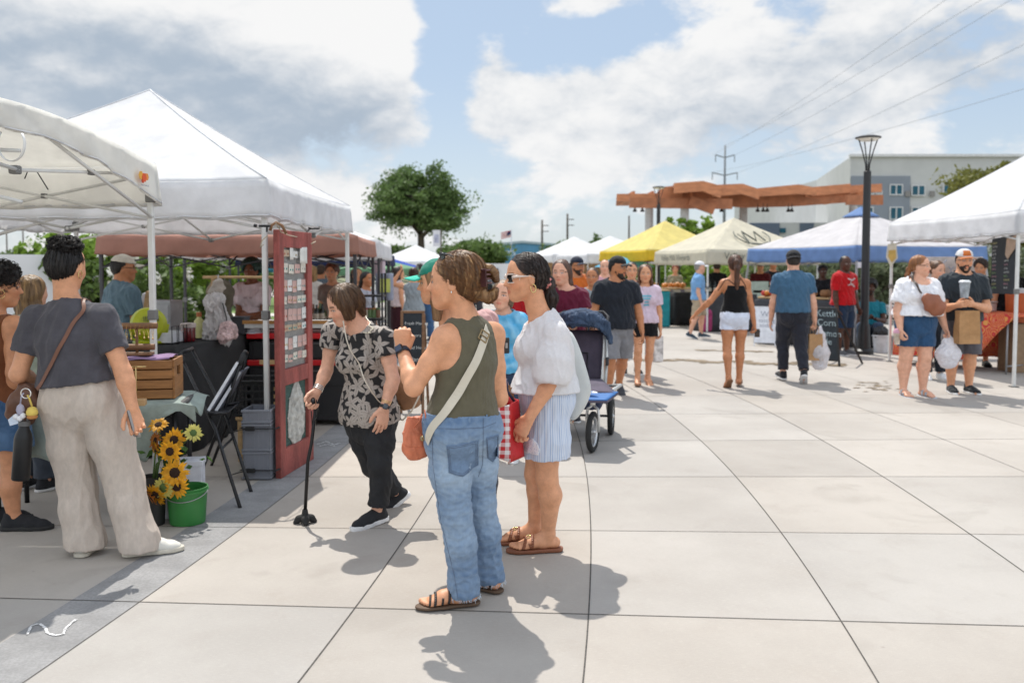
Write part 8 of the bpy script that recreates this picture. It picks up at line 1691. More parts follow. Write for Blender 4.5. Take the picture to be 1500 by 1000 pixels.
# everyone further away
def quick(label,px,Y,H,yaw,sex,g,skin,hair,top,bottom,shoes='#e4e4e4',arms=None,legs=None,head=(0,0,0),over=None,v=.009,lean=0,group=None,extra=None,footpx=None,x=None):
 """hair=(style,colour,hi); top=(colour,dict); bottom=(kind,colour,dict)"""
 pos=(x if x is not None else P(px,400,Y)[0],Y);f=Fig(label,pos,H,yaw,sex,g,lean=lean,arms=arms,legs=legs,head=head,skin=skin,v=v,over=pj(Y,**over)if over else None,group=group)
 f.hcol=A_(*hexc(hair[1]))
 if hair[0]!='none':f.hair(hair[0],hair[1],hi=hair[2]if len(hair)>2 else None,streak=.6,**(hair[3]if len(hair)>3 else{}))
 hands=dict(L=dict(curl=.45),R=dict(curl=.45))
 if arms:
  for s_ in 'LR':
   if s_ in arms and len(arms[s_])>2:hands[s_]=arms[s_][2]
 f.body(hands=hands,toes=v<.008,slim=.84 if bottom[0]=='pants' else 1.)
 tk=dict(top[1])if len(top)>1 else{};f.top(top[2]if len(top)>2 else cloth('fabric_'+top[0].strip('#'),top[0]),**{**dict(amp=.009,freq=20),**tk})
 kind,c=bottom[0],bottom[1];bk=bottom[2]if len(bottom)>2 else{};m=cloth('fabric_'+c.strip('#'),c)
 if kind=='pants':f.trousers(m,**{**dict(amp=.008),**bk})
 elif kind=='shorts':f.trousers(m,**{**dict(end=.42,r=(.064,.064,.060,.06,.06),cutn=(0,0,-1),name='shorts',amp=.006),**bk})
 else:f.skirt(m,**bk)
 if shoes:f.shoes(cloth('shoe_'+shoes.strip('#'),shoes),M('white_foam',(.68,.68,.68),rough=.6)if shoes!='#111111' else M('black_sole',(.02,.02,.02)))
 return f
WALK={'L':((.02,.34,-1),(0,-.16,-1),-6),'R':((.02,-.18,-1),(0,-.62,-1),34)}
WALK2={'R':((.02,.34,-1),(0,-.16,-1),-6),'L':((.02,-.18,-1),(0,-.62,-1),34)}
# right hand walkers
def ponytail():
 Y=11.75;f=quick('ponytailed woman in a black strappy top and white shorts walking away',1077,Y,1.69,6,'f',.98,'tan',('pony','#3a241a','#7a4c30',dict(len_=1.5)),('#0c0c0e',dict(sleeve=0,armhole=.06,straps=.80,hem=.13,e=.007,name='strappy_top',amp=.003)),('shorts','#cfd6e6',dict(end=.19,wtop=.22,r=(.058,.057,.057,.057,.057))),None,arms={'L':((.62,-.1,-.8),(.75,.35,-.75),dict(curl=.3)),'R':((.22,.0,-1),(.22,.16,-1),dict(curl=.7))},legs={'R':((-.02,.10,-1),(-.03,-.10,-1),0),'L':((.03,-.10,-1),(-.02,-.35,-1),38)},v=.0075)
 f.sandals(cloth('brown_strap','#5a3520'),M('brown_sandal',(.22,.10,.045),rough=.6),((.06,.085,.02,.03),));st=MB()
 bt=bvh(f.body_o)
 for a,b in(((1052,424),(1062,408)),((1093,424),(1086,408)),((1078,422),(1086,405)),((1080,422),(1062,404))):
  L=[]
  for t in np.linspace(0,1,8):p=P(a[0]+(b[0]-a[0])*t,a[1]+(b[1]-a[1])*t,Y-.08);h_=bt.find_nearest(V(p));L.append(np.array(h_[0])+np.array(h_[1])*.004)
  st.tube(L,.005,5)
 st.build('straps',MATS['fabric_0c0c0e'],f.root,True)
 ph=thing('wallet','dark brown wallet in the right hand of the black topped woman','wallet',f.J['wrR']);d=unit(f.J['wrR']-f.J['elR']);k=MB();k.box(f.J['wrR']+d*.13+A_(.01,-.02,0),(.07,.03,.11),bev=.008);o=k.build('leather',M('dark_brown_leather',(.05,.03,.02),rough=.5),ph);k=MB();k.box(f.J['wrR']+d*.13+A_(.01,-.038,.02),(.072,.006,.012));k.build('band',M('black_ribbon',(.02,.02,.02)),o)
ponytail()
def blue_tee():
 Y=12.3;f=quick('man in a steel blue tee walking away with shopping bags',1162,Y,1.80,6,'m',1.12,'fair',('short','#2a2320'),('#3f617c',dict(hem=.06,sleeve=.62,e=.022,flare=.02,sleeve_w=.03)),('pants','#2a2c35',dict(r=(.062,.056,.045,.038,.034),end=.94)),'#26272b',arms={'L':((.20,.12,-1),(.05,.38,-1),dict(curl=.25)),'R':((.24,-.05,-1),(.14,.12,-1),dict(curl=.95))},legs=WALK,head=(4,3,0),v=.0075)
 f.cap('#1d1f23',back=True);h_=f.J['wrR']+unit(f.J['wrR']-f.J['elR'])*.09
 paper_bag('brown paper bag held low by the man in the steel blue tee',h_-A_(.02,.03,.45),.20,.13,.36,5,'#b08a62',handles=True);plastic_bag('white plastic bag held by the man in the steel blue tee',h_+A_(.07,.0,.0),.26,.58,3)
blue_tee()
def fanny():
 Y=10.95;f=quick('woman in a loose white tee and denim shorts carrying bags',1345,Y,1.72,172,'f',1.32,'fair',('tied','#7a4c2a','#b57a48',dict(len_=.8)),('#e4e4e8',dict(hem=.20,sleeve=.72,e=.030,flare=.05,sleeve_w=.055,neckr=.080,neckf=.05,neckz=-.02)),('shorts','#2c4c6e',dict(end=.33,wtop=.30,r=(.060,.059,.058,.058,.058))),None,arms={'R':((.34,.06,-1),(.05,.35,-1),dict(curl=.7)),'L':((.42,.0,-1),(.30,.14,-1),dict(curl=.95))},legs={'R':((.10,-.02,-1),(.03,-.06,-1)),'L':((-.02,.14,-1),(-.02,-.04,-1))},head=(-40,2,0),v=.0075)
 f.glasses('#1a1512','#15100f');f.sandals(M('pale_blue_strap',(.35,.42,.50),rough=.5),M('pale_blue_sole',(.42,.50,.58),rough=.7),((.06,.062,.028,.036),(.02,.022,.028,.046)),thick=.03)
 top_o=[o for o in bpy.data.objects if o.parent==f.root and o.name.startswith('shirt')][0];tb=[bvh(top_o),bvh(f.body_o)]
 inn=Shape();inn.u(ellp(f.spine(.80)+f.fw*.055,(.085,.045,.085),(f.r_sh,f.fw,f.up)),0);dress(inn,.008,'inner_top',cloth('black_inner','#15151a'),f.root)
 bag=thing('belt_bag','brown teardrop leather belt bag on the chest of the white tee woman','bag',P(1366,452,Y-.25));sh=Shape();c=P(1367,447,Y-.28);sh.u(loftp([c+A_(-.10,0,.10),c+A_(-.02,-.01,.03),c+A_(.07,0,-.05),c+A_(.10,.02,-.09)],[.06,.115,.10,.05],[.03,.05,.05,.03],unit(A_(.7,0,.7)),k=.04),0);dress(sh,.008,'bag_body',M('chestnut_leather',(.26,.085,.04),rough=.45,var=.12),bag,.002)
 ribbon('strap',[P(1335,398,Y-.05),P(1344,412,Y-.25),P(1354,428,Y-.28)],.03,M('dark_brown_leather',(.05,.03,.02)),bag,.004,tb,.008,16)
 h_=f.J['wrL']+unit(f.J['wrL']-f.J['elL'])*.09;plastic_bag('clear white plastic carrier bag in the left hand of the white tee woman',h_+A_(0,-.02,.0),.30,.36,5)
 c=P(1314,496,Y-.12);cup=thing('iced_drink_cup','clear cup with a pink lid held by the white tee woman','cup',c-A_(0,0,.06));k=MB();k.lathe(c-A_(0,0,.07),[(.001,0),(.032,0),(.045,.14),(.042,.14)],16);k.build('cup_wall',M('iced_coffee',(.50,.42,.34),rough=.2,var=.3,scale=14),cup,auto=True);k=MB();k.lathe(c+A_(0,0,.07),[(.048,0),(.046,.02),(.03,.05),(.001,.06)],16);k.build('lid',M('pink_lid',(.62,.32,.42),rough=.4),cup,auto=True);k=MB();k.tube([c+A_(.01,0,.10),c+A_(.045,0,.19)],.006,6);k.build('straw',M('magenta_straw',(.6,.06,.25),rough=.4),cup,True)
fanny()
def hat_man():
 Y=11.2;ov=dict(elL=(1446,452,-.05),wrL=(1425,446,-.34),elR=(1382,452,-.05),wrR=(1402,447,-.34))
 f=quick('bearded man in a dark tee and grey shorts holding a cup at his chest',1411,Y,1.79,184,'m',1.22,'light',('short','#2a1a12'),('#2b3238',dict(hem=-.02,sleeve=.66,e=.024,sleeve_w=.03)),('shorts','#57555a',dict(end=.50,r=(.062,.064,.060,.058,.058))),'#1e2226',arms={'L':((.25,.2,-1),(-.5,.8,.1),dict(curl=.55,thumb=(0,-.3,1))),'R':((.25,.2,-1),(-.5,.8,.1),dict(curl=.55,thumb=(0,-.3,1)))},over=ov,legs={'L':((.03,.06,-1),(.0,-.06,-1)),'R':((.03,.0,-1),(0,-.05,-1))},head=(4,2,0),v=.0075)
 f.beard('#1f120c',.05);f.cap('#c9c9c9','#b56a34',front='#b5652f');f.glasses('#1a1a1a','#1a8f9a',blue=True,big=1.05)
 c=P(1413,424,Y-.40);cup=thing('glass_cup','clear plastic cup of iced drink held by the bearded man','cup',c-A_(0,0,.09));k=MB();k.lathe(c-A_(0,0,.10),[(.001,0),(.045,0),(.062,.18),(.066,.18),(.066,.19),(.06,.19)],18);k.build('cup_wall',M('cloudy_cup',(.42,.46,.50),rough=.15,var=.3,scale=16,transl=.3),cup,auto=True);k=MB();k.lathe(c+A_(0,0,.085),[(.068,0),(.068,.012),(.05,.03),(.001,.032)],18);k.build('lid',M('frosted_lid',(.62,.64,.66),rough=.3),cup,auto=True)
 p=P(1416,503,Y-.33);paper_bag('tall brown paper bag hanging from the hands of the bearded man',p,.28,.12,P(1416,455,Y-.33)[2]-p[2],8,'#a98157',top_open=True)
hat_man()
quick('woman with a messy bun just behind the bearded man',1371,12.6,1.66,185,'f',1.05,'fair',('bun','#4a3020','#8c6038'),('#1d1f27',dict(hem=.1)),('pants','#23262e'),head=(-25,8,0))
quick('curly haired vendor in black behind the menu board',1437,14.2,1.70,200,'m',1.0,'light',('curly','#2a1a12'),('#101012',dict()),('shorts','#1a1a1d'),'#111111',head=(20,12,0))
quick('person in black shorts and black shoes standing behind the red tablecloth',1480,14.0,1.72,190,'m',1.0,'light',('short','#2a1a12'),('#131316',dict()),('shorts','#1a1a1d',dict(end=.36)),'#111111')
f=quick('man in a bright red tee and denim shorts standing by the plaza lamp',1237,16.0,1.77,150,'m',1.12,'dark',('short','#0c0a09'),('#b01018',dict(hem=-.02,sleeve=.72,e=.026,sleeve_w=.03)),('shorts','#20324a',dict(end=.5)),'#55565a',arms={'R':((.12,.0,-1),(.05,.2,-1)),'L':((.15,.1,-1),(.0,.4,-1))},head=(20,4,0))
tr_=bvh([o for o in bpy.data.objects if o.parent==f.root and o.name.startswith('shirt')][0]);k=MB();c=f.spine(.68)+f.fw*.16
for x,z,a in((-.05,.06,.5),(.0,.03,.9),(.04,.07,-.4),(.02,-.02,.2),(-.04,-.03,-.6)):
 p=c+f.r_sh*x+f.up*z;h_=tr_.find_nearest(V(p));q=np.array(h_[0]);nn=np.array(h_[1]);s_=unit(np.cross(f.up,nn));u_=np.cross(nn,s_);d=s_*cos(a)+u_*sin(a);e=np.cross(nn,d);k.add([q+nn*.006-d*.06-e*.012,q+nn*.006+d*.06-e*.012,q+nn*.006+d*.06+e*.012,q+nn*.006-d*.06+e*.012],[(0,1,2,3)])
k.build('shirt_print',M('faded_white_print',(.5,.42,.42),rough=.9),f.root)
def seated():
 Y=17.2;x=P(1278,400,Y)[0];Z=A_(0,0,1);z0=.46
 ov=dict(hip=(1276,479,.05),neck=(1275,441,.12),head=(1275,420,.06),shL=(1291,448,.08),shR=(1259,448,.08),elL=(1295,470,-.05),elR=(1256,471,-.05),wrL=(1281,467,-.3),wrR=(1270,467,-.3),hpL=(1283,482,.0),hpR=(1269,482,.0),knL=(1287,478,-.50),knR=(1262,478,-.50),anL=(1285,509,-.52),anR=(1261,511,-.48))
 f=quick('man in a teal shirt sitting in a camp chair under the blue and white tent',1278,Y,1.74,186,'m',1.02,'dark',('afro','#0b0908'),('#1b7384',dict(hem=.08)),('pants','#37475c',dict(end=.93,r=(.06,.056,.046,.04,.036))),'#222225',over=ov,head=(0,12,0))
 f.beard('#0b0908');t=thing('camp_chair','black folding camp chair under the man in the teal shirt','chair',(x,Y,0));s0=f.J['hip']-A_(0,0,.12);k=MB()
 for sx in(-1,1):
  for sy in(-1,1):k.tube([s0+A_(sx*.27,sy*.24,-s0[2]),s0+A_(-sx*.24,sy*.22,.0)],.010,6);k.tube([s0+A_(sx*.27,sy*.24,-s0[2]),s0+A_(sx*.29,sy*.24,.18)],.010,6)
  k.tube([s0+A_(sx*.27,.22,0),s0+A_(sx*.28,.32,.5)],.010,6)
 k.build('frame',MBK,t,True);k=MB();k.grid(lambda u,v:s0+A_((u-.5)*.52,(v-.5)*.48,-.02-.03*sin(pi*u)),6,6);k.build('seat',cloth('chair_black','#17181a'),t,True,solid=.01);k=MB();k.grid(lambda u,v:s0+A_((u-.5)*.52,.25+.10*v+.04*sin(pi*u),.02+v*.46),6,6);k.build('backrest',cloth('chair_black','#17181a'),t,True,solid=.01)
 for sx in(-1,1):k=MB();k.box(s0+A_(sx*.30,0,.19),(.06,.46,.015),bev=.005);k.build('armrest',cloth('chair_black','#17181a'),t)
 b=A_(P(1265,516,16.2)[0]+.12,16.6,0);b=G(1290,516);t=thing('bucket','white bucket with a black bag inside beside the seated man','bucket',b);k=MB();k.lathe(b,[(.001,.004),(.12,.004),(.15,.3),(.16,.3),(.16,.33),(.145,.33),(.11,.02)],20);k.build('shell',M('white_plastic',(.62,.63,.66)),t,auto=True);sh=Shape();sh.u(ellp(b+Z*.34,(.15,.14,.14)),0);dress(sh,.012,'bag',M('black_bag_film',(.012,.012,.014),rough=.4),t,.02,30)
seated()
f=quick('older man in a light blue shirt and white cap walking to the right',1024,19.6,1.67,98,'m',1.05,'fair',('short','#8a8580'),('#6f9cc8',dict(hem=-.03,sleeve=.7,e=.024,sleeve_w=.026)),('shorts','#a89880',dict(end=.46)),'#3d4a55',legs={'L':((.02,.22,-1),(0,-.05,-1)),'R':((.02,-.16,-1),(0,-.35,-1),20)},arms={'R':((.1,-.1,-1),(0,.3,-1)),'L':((.1,.15,-1),(0,.4,-1))});f.cap('#d8d8dc')
quick('man in a black shirt and khaki shorts with his back turned',1050,22.5,1.70,5,'m',1.1,'light',('short','#3a2c24'),('#121316',dict(hem=-.03)),('shorts','#8e7f68',dict(end=.5)),'#222225',group=None)
quick('vendor with curly red hair behind the striped table',989,25.5,1.62,190,'f',1.,'light',('curly','#6b2e16','#a3522a'),('#8f8a72',dict()),('pants','#33363c'))
f=quick('vendor in a maroon shirt and cap under the cream tent',1114,23.6,1.70,205,'m',1.1,'light',('short','#2a1a12'),('#5a1a22',dict()),('pants','#25262c'));f.cap('#8b8b90')
quick('dark shirted person at the back of the cream tent',1132,25.2,1.76,170,'m',1.1,'tan',('short','#17110e'),('#15161a',dict()),('pants','#1d1f25'))
# the group behind the stroller
f=quick('person in a maroon tee with long hair and glasses pushing the stroller',828,9.2,1.70,186,'m',1.08,'fair',('longback','#4a3024','#6d4a34',dict(len_=.2)),('#5e1830',dict(hem=-.02,sleeve=.66,e=.022,sleeve_w=.028)),('pants','#2b2d33'),'#333338',over=dict(neck=(829,424,0),head=(822,399,-.03),shL=(850,434,0),shR=(806,434,0),elL=(858,463,-.06),wrL=(866,474,-.30),elR=(806,468,-.05),wrR=(830,478,-.30)),arms={'L':((.1,.2,-1),(.0,.9,-.3),dict(curl=.6,thumb=(-1,0,0)))},head=(14,2,0),v=.0075);f.glasses('#2a2020','#4a4a4e')
f=quick('bearded man in a black tee, grey shorts and dark cap looking right',903,10.8,1.70,176,'m',1.2,'tan',('short','#17110e'),('#20242c',dict(hem=-.06,sleeve=.66,e=.024,sleeve_w=.03)),('shorts','#7c7c80',dict(end=.5)),'#44464c',arms={'R':((.30,.05,-1),(.10,.10,-1)),'L':((.30,.0,-1),(.14,.20,-1))},legs=WALK2,head=(-42,2,0),v=.0075);f.beard('#211713',.03);f.cap('#1a1b1e')
band('watch_band',f.root,f.J['wrR'],unit(f.J['wrR']-f.J['elR']),.036,.03,M('black_silicone',(.012,.012,.013)))
f=quick('long haired girl in a pale pink tee and black shorts walking forward',945,11.9,1.58,178,'f',.95,'light',('long','#4a2c1c','#84563a',dict(len_=.9)),('#d0bccb',dict(hem=.0,sleeve=.7,e=.024,sleeve_w=.03)),('shorts','#111114',dict(end=.24)),None,arms={'R':((.16,.06,-1),(.0,.2,-1)),'L':((.22,.02,-1),(.06,.08,-1))},legs={'R':((.03,.12,-1),(0,-.10,-1)),'L':((-.02,-.04,-1),(-.02,-.26,-1),20)},head=(6,3,0),v=.0075);f.sandals(cloth('brown_strap','#5a3520'),M('brown_sandal',(.22,.10,.045)),((.06,.085,.02,.03),))
tr_=bvh([o for o in bpy.data.objects if o.parent==f.root and o.name.startswith('shirt')][0])
for z,w_ in((.05,.13),(.015,.10),(-.03,.06),(-.07,.08)):patch('shirt_print',tr_,f.spine(.62)+f.fw*.13+f.up*z,f.r_sh,f.up,[(-w_/2,-.012),(w_/2,-.012),(w_/2*.9,.012),(-w_/2*.9,.012)],M('aqua_print',(.16,.42,.52),rough=.9),f.root,.004,f.fw)
f=quick('woman in sunglasses half hidden between the black tee man and the pink tee girl',925,13.2,1.64,182,'f',1.,'light',('tied','#2b1c15'),('#d5cfd2',dict()),('shorts','#23262c',dict(end=.5)),'#222225');f.glasses()
plastic_bag('light blue plastic bag hanging beside the black tee man',P(921,472,12.6),.3,.40,8,col='#7fa8d0')
t_=thing('shopping_bag','white printed shopping bag beside the legs of the pink tee girl','bag',P(958,530,12.3));k=MB();k.box(P(958,510,12.3),(.16,.24,.36),ax=(unit(A_(.9,.4,0)),unit(A_(-.4,.9,0)),(0,0,1)),bev=.01);k.build('bag_body',M('white_print_bag',(.58,.58,.58),rough=.7,var=.4,scale=10),t_);k=MB();q=P(958,491,12.3);k.tube([q+A_(-.05,0,0),q+A_(-.02,0,.12),q+A_(.02,0,.12),q+A_(.05,0,0)],.006,5);k.build('handle',MBK,t_)
f=quick('bearded man in an orange tee with a navy cap and mirrored glasses',844,13.6,1.72,178,'m',1.15,'tan',('short','#221712'),('#c26528',dict(e=.022)),('pants','#3b4454'),head=(-32,2,0));f.cap('#1d2435');f.glasses('#222222','#2a7fb0',blue=True);f.beard('#2a1a12')
f=quick('woman in a grey tee and sunglasses behind the stroller group',868,12.0,1.56,180,'f',1.05,'tan',('bun','#3d2a1f','#7c5b40'),('#8b9499',dict()),('shorts','#2f3a47',dict()),'#444444',head=(15,2,0));f.glasses()
quick('person in a pink shirt glimpsed over the grey tee woman',886,16.0,1.70,185,'m',1.0,'fair',('short','#6b4a30'),('#c99aa5',dict()),('pants','#3b3f47'))
# child, red shirt
def child():
 Y=7.3
 pos=(P(737,400,Y)[0],Y);f=Fig('smiling child in a turquoise tie dye tee behind the two women',pos,1.46,190,'f',1.05,head=(8,-2,6),skin='fair',v=.006,hs=1.1);f.hcol=A_(*hexc('#6a4d33'));f.hair('bob','#5f452e',hi='#a07f58',streak=.7);f.body()
 c0=f.spine(.55);rs=np.random.RandomState(2)
 def tie(vs):
  d=vs-c0;r_=np.hypot(d@f.r_sh,d@f.up)+.03*waves(vs,30,3);base=np.tile(hexc('#4fa3cf'),(len(vs),1));t=(.5+.5*np.sin(r_*60+2*waves(vs,18,6)))[:,None];base=base*(1-.45*t)+np.array(hexc('#a8d6ea'))*.45*t
  fr=(d@f.fw>0);x,z=d@f.r_sh,d@f.up;m1=fr&(np.hypot(x/.055,(z+.055)/.05)<1+.15*waves(vs,70,4));base[m1]=hexc('#c06a9b');m2=fr&(np.hypot(x-.03,z-.02)<.045+.02*waves(vs,90,5));base[m2]=hexc('#b8a45a');return base
 f.top(M('tie_dye_jersey',attr='Col',rough=.85,var=.08,scale=14,bump=.2,bscale=200),hem=-.06,sleeve=.8,e=.024,sleeve_w=.03,cols=tie,amp=.009,freq=20);f.trousers(cloth('fabric_2e3d55','#2e3d55'),end=.46,name='shorts');f.shoes(MATS['white_foam'],MATS['white_foam'])
child()
quick('person in a red tee hidden behind the white blouse woman',775,8.2,1.62,184,'m',1.05,'fair',('short','#4a3322'),('#a8141c',dict()),('pants','#30343c'))
# left stall keepers
f=quick('man in a grey blue tee and pale cap behind the left stalls',178,8.9,1.69,42,'m',1.12,'tan',('short','#1d1612'),('#5d7480',dict(hem=-.04,sleeve=.7,e=.024,sleeve_w=.03)),('pants','#26222a'),head=(22,2,0),v=.0075,arms={'R':((.12,.1,-1),(.05,.45,-1)),'L':((.12,.0,-1),(.05,.3,-1))});f.cap('#cfc8ba');f.glasses('#3a2a1c','#6a5a4a')
def teal_hair():
 Y=11.2;ov=dict(elL=(386,462,-.12),elR=(350,462,-.12),wrL=(362,462,-.30),wrR=(376,466,-.26));f=quick('vendor with dark teal curly hair in a white tee with folded arms',369,Y,1.66,184,'f',1.1,'brown',('afro','#0c3430','#1d5a50'),('#d2c3c6',dict(hem=-.02,sleeve=.6,e=.024,sleeve_w=.028)),('pants','#16171a'),over=ov,arms={'L':((.2,.3,-1),(-.6,.6,.1),dict(curl=.5,thumb=(0,-.3,1))),'R':((.2,.3,-1),(-.6,.6,.1),dict(curl=.5,thumb=(0,-.3,1)))},v=.0075)
 tr=bvh([o for o in bpy.data.objects if o.parent==f.root and o.name.startswith('shirt')][0]);c=f.spine(.66)+f.fw*.14
 for x in(-.035,.035):patch('shirt_print',tr,c+f.r_sh*x,f.r_sh,f.up,[(-.02,-.012),(.02,-.012),(.02,.008),(0,.016),(-.02,.008)],M('faint_print',(.45,.36,.38),rough=.9),f.root,.004,f.fw)
teal_hair()
# far crowd by the left tents and at the end of the plaza
far=[('woman in a patterned tank top shading her eyes with both arms',606,15.8,1.56,0,'f','light',('bun','#3a2418'),'#8f979c',('shorts','#141c38',dict(end=.18)),{'L':((.95,.2,.25),(-.55,.1,.85)),'R':((.95,.2,.25),(-.55,.1,.85))},None),('woman in a white top looking down beside the tank top woman',583,17.5,1.58,60,'f','light',('longback','#2a1a14'),'#cbb9b9',('skirt','#3a1820'),None,None),('woman in a marigold top holding a yellow bag among the far stalls',624,19.0,1.62,200,'f','light',('long','#3a2418'),'#d68a2c',('pants','#3f5f86'),None,None),('woman seated at the stall in a grey top below the navy tent',536,13.6,1.50,120,'f','tan',('tied','#1c1512'),'#a6a8b3',('pants','#2a2a30'),None,None),('person in black standing left of the seated grey top woman',522,14.6,1.56,150,'f','light',('longback','#5c3d28'),'#15151a',('pants','#222228'),None,None),('fair haired person in white seen past the red door',456,15.5,1.60,10,'f','fair',('longback','#9c7a4e'),'#d6d2cc',('shorts','#5a6a7c'),None,None),('person in grey standing behind the older woman\'s head',470,16.5,1.62,10,'m','tan',('short','#3d2a1c'),'#5a6670',('pants','#2a2c32'),None,None),('brown haired person directly behind the stooping woman',487,12.8,1.62,190,'f','light',('curly','#5a3c2c'),'#7d6f66',('pants','#2c2c30'),None,None),('person in blue jeans and a teal top walking by the far stalls',615,26.0,1.68,5,'m','tan',('short','#241812'),'#1f7f86',('pants','#39557c'),None,None),('person in a white head wrap and grey top far behind the child',800,21.5,1.62,175,'f','tan',('short','#d8d8d8'),'#8d8f92',('pants','#44474e'),None,None),('distant man in a dark cap near the white box trailer',697,24.0,1.70,180,'m','tan',('short','#2b2320'),'#7b6a62',('pants','#3b3b40'),None,None),('distant person in orange between the white tents and the crowd',851,24.0,1.66,170,'m','light',('short','#3a2a20'),'#c9743a',('pants','#44536b'),None,None),('distant person in blue on the far plaza',645,30.0,1.68,10,'m','light',('short','#2a1c14'),'#3b5a8c',('pants','#33363c'),None,None),('distant person in pale green on the far plaza',785,31.0,1.66,185,'f','light',('long','#4c3424'),'#93ab97',('pants','#55585e'),None,None),('dark haired vendor in black behind the right produce table',1205,18.5,1.60,190,'f','dark',('curly','#0d0b0a'),'#1c1d22',('pants','#222228'),None,None)]
for lab,px,Y,H,yaw,sx,sk,hr,tp,bt,ar,hd in far:
 quick(lab,px,Y,H,yaw,sx,1.02,sk,hr,(tp,dict(sleeve=0 if 'tank' in lab else .6)),bt,'#3a3a3e',arms=ar,v=.011,group=None)
# right hand stalls, far tables
def bandana_table():
 Z=A_(0,0,1);a,b=P(1322,470,13.9),P(1486,458,12.9);z=.93
 c0=G(1330,528);c1=G(1480,548)
 A0,A1=A_(P(1312,470,14.6)[0],14.6,0),A_(P(1486,470,12.9)[0],12.9,0);X=unit(A1-A0);Yv=A_(-X[1],X[0],0);L=np.linalg.norm(A1-A0);h_=P(1470,459,13.0)[2]
 m=bpy.data.materials.new('red_bandana_cloth');m.use_nodes=True;n=NT(m.node_tree);bs=m.node_tree.nodes['Principled BSDF'];co=n.n('ShaderNodeTexCoord').outputs['Object']
 vo=n.n('ShaderNodeTexVoronoi');m.node_tree.links.new(co,vo.inputs['Vector']);vo.inputs['Scale'].default_value=5.5;d=vo.outputs['Distance'];f1=n.smooth(n.m('SINE',n.m('MULTIPLY',d,46.)),.35,.75);f2=n.smooth(n.noise(co,26,3,.6),.56,.64)
 c=n.mix(f1,(.60,.045,.042),(.74,.34,.09));c=n.mix(n.m('MULTIPLY',f2,.55),c,(.70,.30,.22));m.node_tree.links.new(c,bs.inputs['Base Color']);bs.inputs['Roughness'].default_value=.9
 t,X,Yv=cloth_table('table under a red bandana print cloth below the right white tent',(A0+A1)/2+Yv*.38,X,L,.74,h_,m,drop=h_*.82,seed=5,df=lambda x,y:1 if x<.35 else max(.06,1-(x-.35)/.65*.94))
 for i,(px,Y,s_)in enumerate(((1424,13.6,.35),(1447,13.3,.40))):
  p=A_(P(px,440,Y)[0],Y+.25,h_);q=thing('chafing_dish',['left steel food warmer on the red bandana table','right steel food warmer on the red bandana table'][i],'dish',p,'food warmers');k=MB();k.box(p+Z*.07,(s_,.28,.13),ax=(X,Yv,Z),bev=.01);k.build('pan',M('brushed_steel',(.45,.45,.45),rough=.35,metal=.8),q);k=MB();k.box(p+Z*.15,(s_+.03,.30,.02),ax=(X,Yv,Z),bev=.006);k.build('rim',MATS['brushed_steel'],q)
 oc=A_(P(1512,430,13.2)[0],13.5,0);q=thing('orange_cooler','orange drinks cooler behind the right tent pole','cooler',oc);k=MB();k.lathe(oc+Z*.75,[(.001,0),(.19,0),(.21,.45),(.001,.45)],20);k.build('tank',M('orange_cooler_plastic',(.55,.12,.03),rough=.5),q,auto=True);k=MB();k.lathe(oc+Z*1.2,[(.22,0),(.22,.06),(.001,.07)],20);k.build('lid',M('white_plastic',(.62,.63,.66)),q,auto=True);k=MB();k.box(oc+Z*.37,(.42,.42,.74),bev=.01);k.build('stand',M('brown_cardboard',(.30,.20,.12),rough=.9),q)
 bg_=A_(P(1372,380,15.6)[0],15.8,0);q=thing('banner','pale grey banner with a wreath emblem at the back of the right tent','banner',bg_);z0,z1=.9,P(1380,376,15.8)[2];x0,x1=P(1338,380,15.8)[0],P(1440,380,15.8)[0];k=MB();k.grid(lambda u,v:A_(x0+(x1-x0)*u,15.8+.03*sin(u*20),z0+(z1-z0)*v),30,4);k.build('cloth',M('warm_grey_vinyl',(.46,.40,.37),rough=.7),q,True,solid=.004);k=MB();c=P(1393,395,15.72);k.tube([c+A_(cos(a)*.16,0,sin(a)*.20)for a in np.linspace(-4.2,1.1,24)],.012,5);k.tube([c+A_(-.05,0,.06),c+A_(0,0,.0),c+A_(.05,0,.06)],.012,5);k.tube([c,c+A_(0,0,-.08)],.012,5);k.build('emblem',M('grey_print',(.28,.3,.36)),q)
 for x in(x0,x1):k=MB();k.tube([(x,15.83,0),(x,15.83,z1)],.015,6);k.build('pole',MFG,q,True)
 lb=A_(P(1497,570,12.2)[0],12.3,0)
bandana_table()
def goods(label,c,n,mat,r_,spread,rs,name='produce_tray',cat='tray',X=(1,0,0)):
 c=A_(*c);t=thing(name,label,cat,c);X=unit(X);Yv=A_(-X[1],X[0],0);k=MB();k.box(c+A_(0,0,.02),(spread[0],spread[1],.04),ax=(X,Yv,(0,0,1)),bev=.004);k.build('tray_base',WOODL,t)
 for i in range(n):
  p=c+X*rs.uniform(-.45,.45)*spread[0]+Yv*rs.uniform(-.42,.42)*spread[1]+A_(0,0,.04+r_*.8+rs.rand()*r_*.6);g_=MB();q=r_*(.8+.4*rs.rand());g_.lathe(p,[(.001,q),(q*.7,q*.7),(q,0),(q*.7,-q*.7),(.001,-q)],8);g_.build('item',mat[i%len(mat)],t,True)
 return t
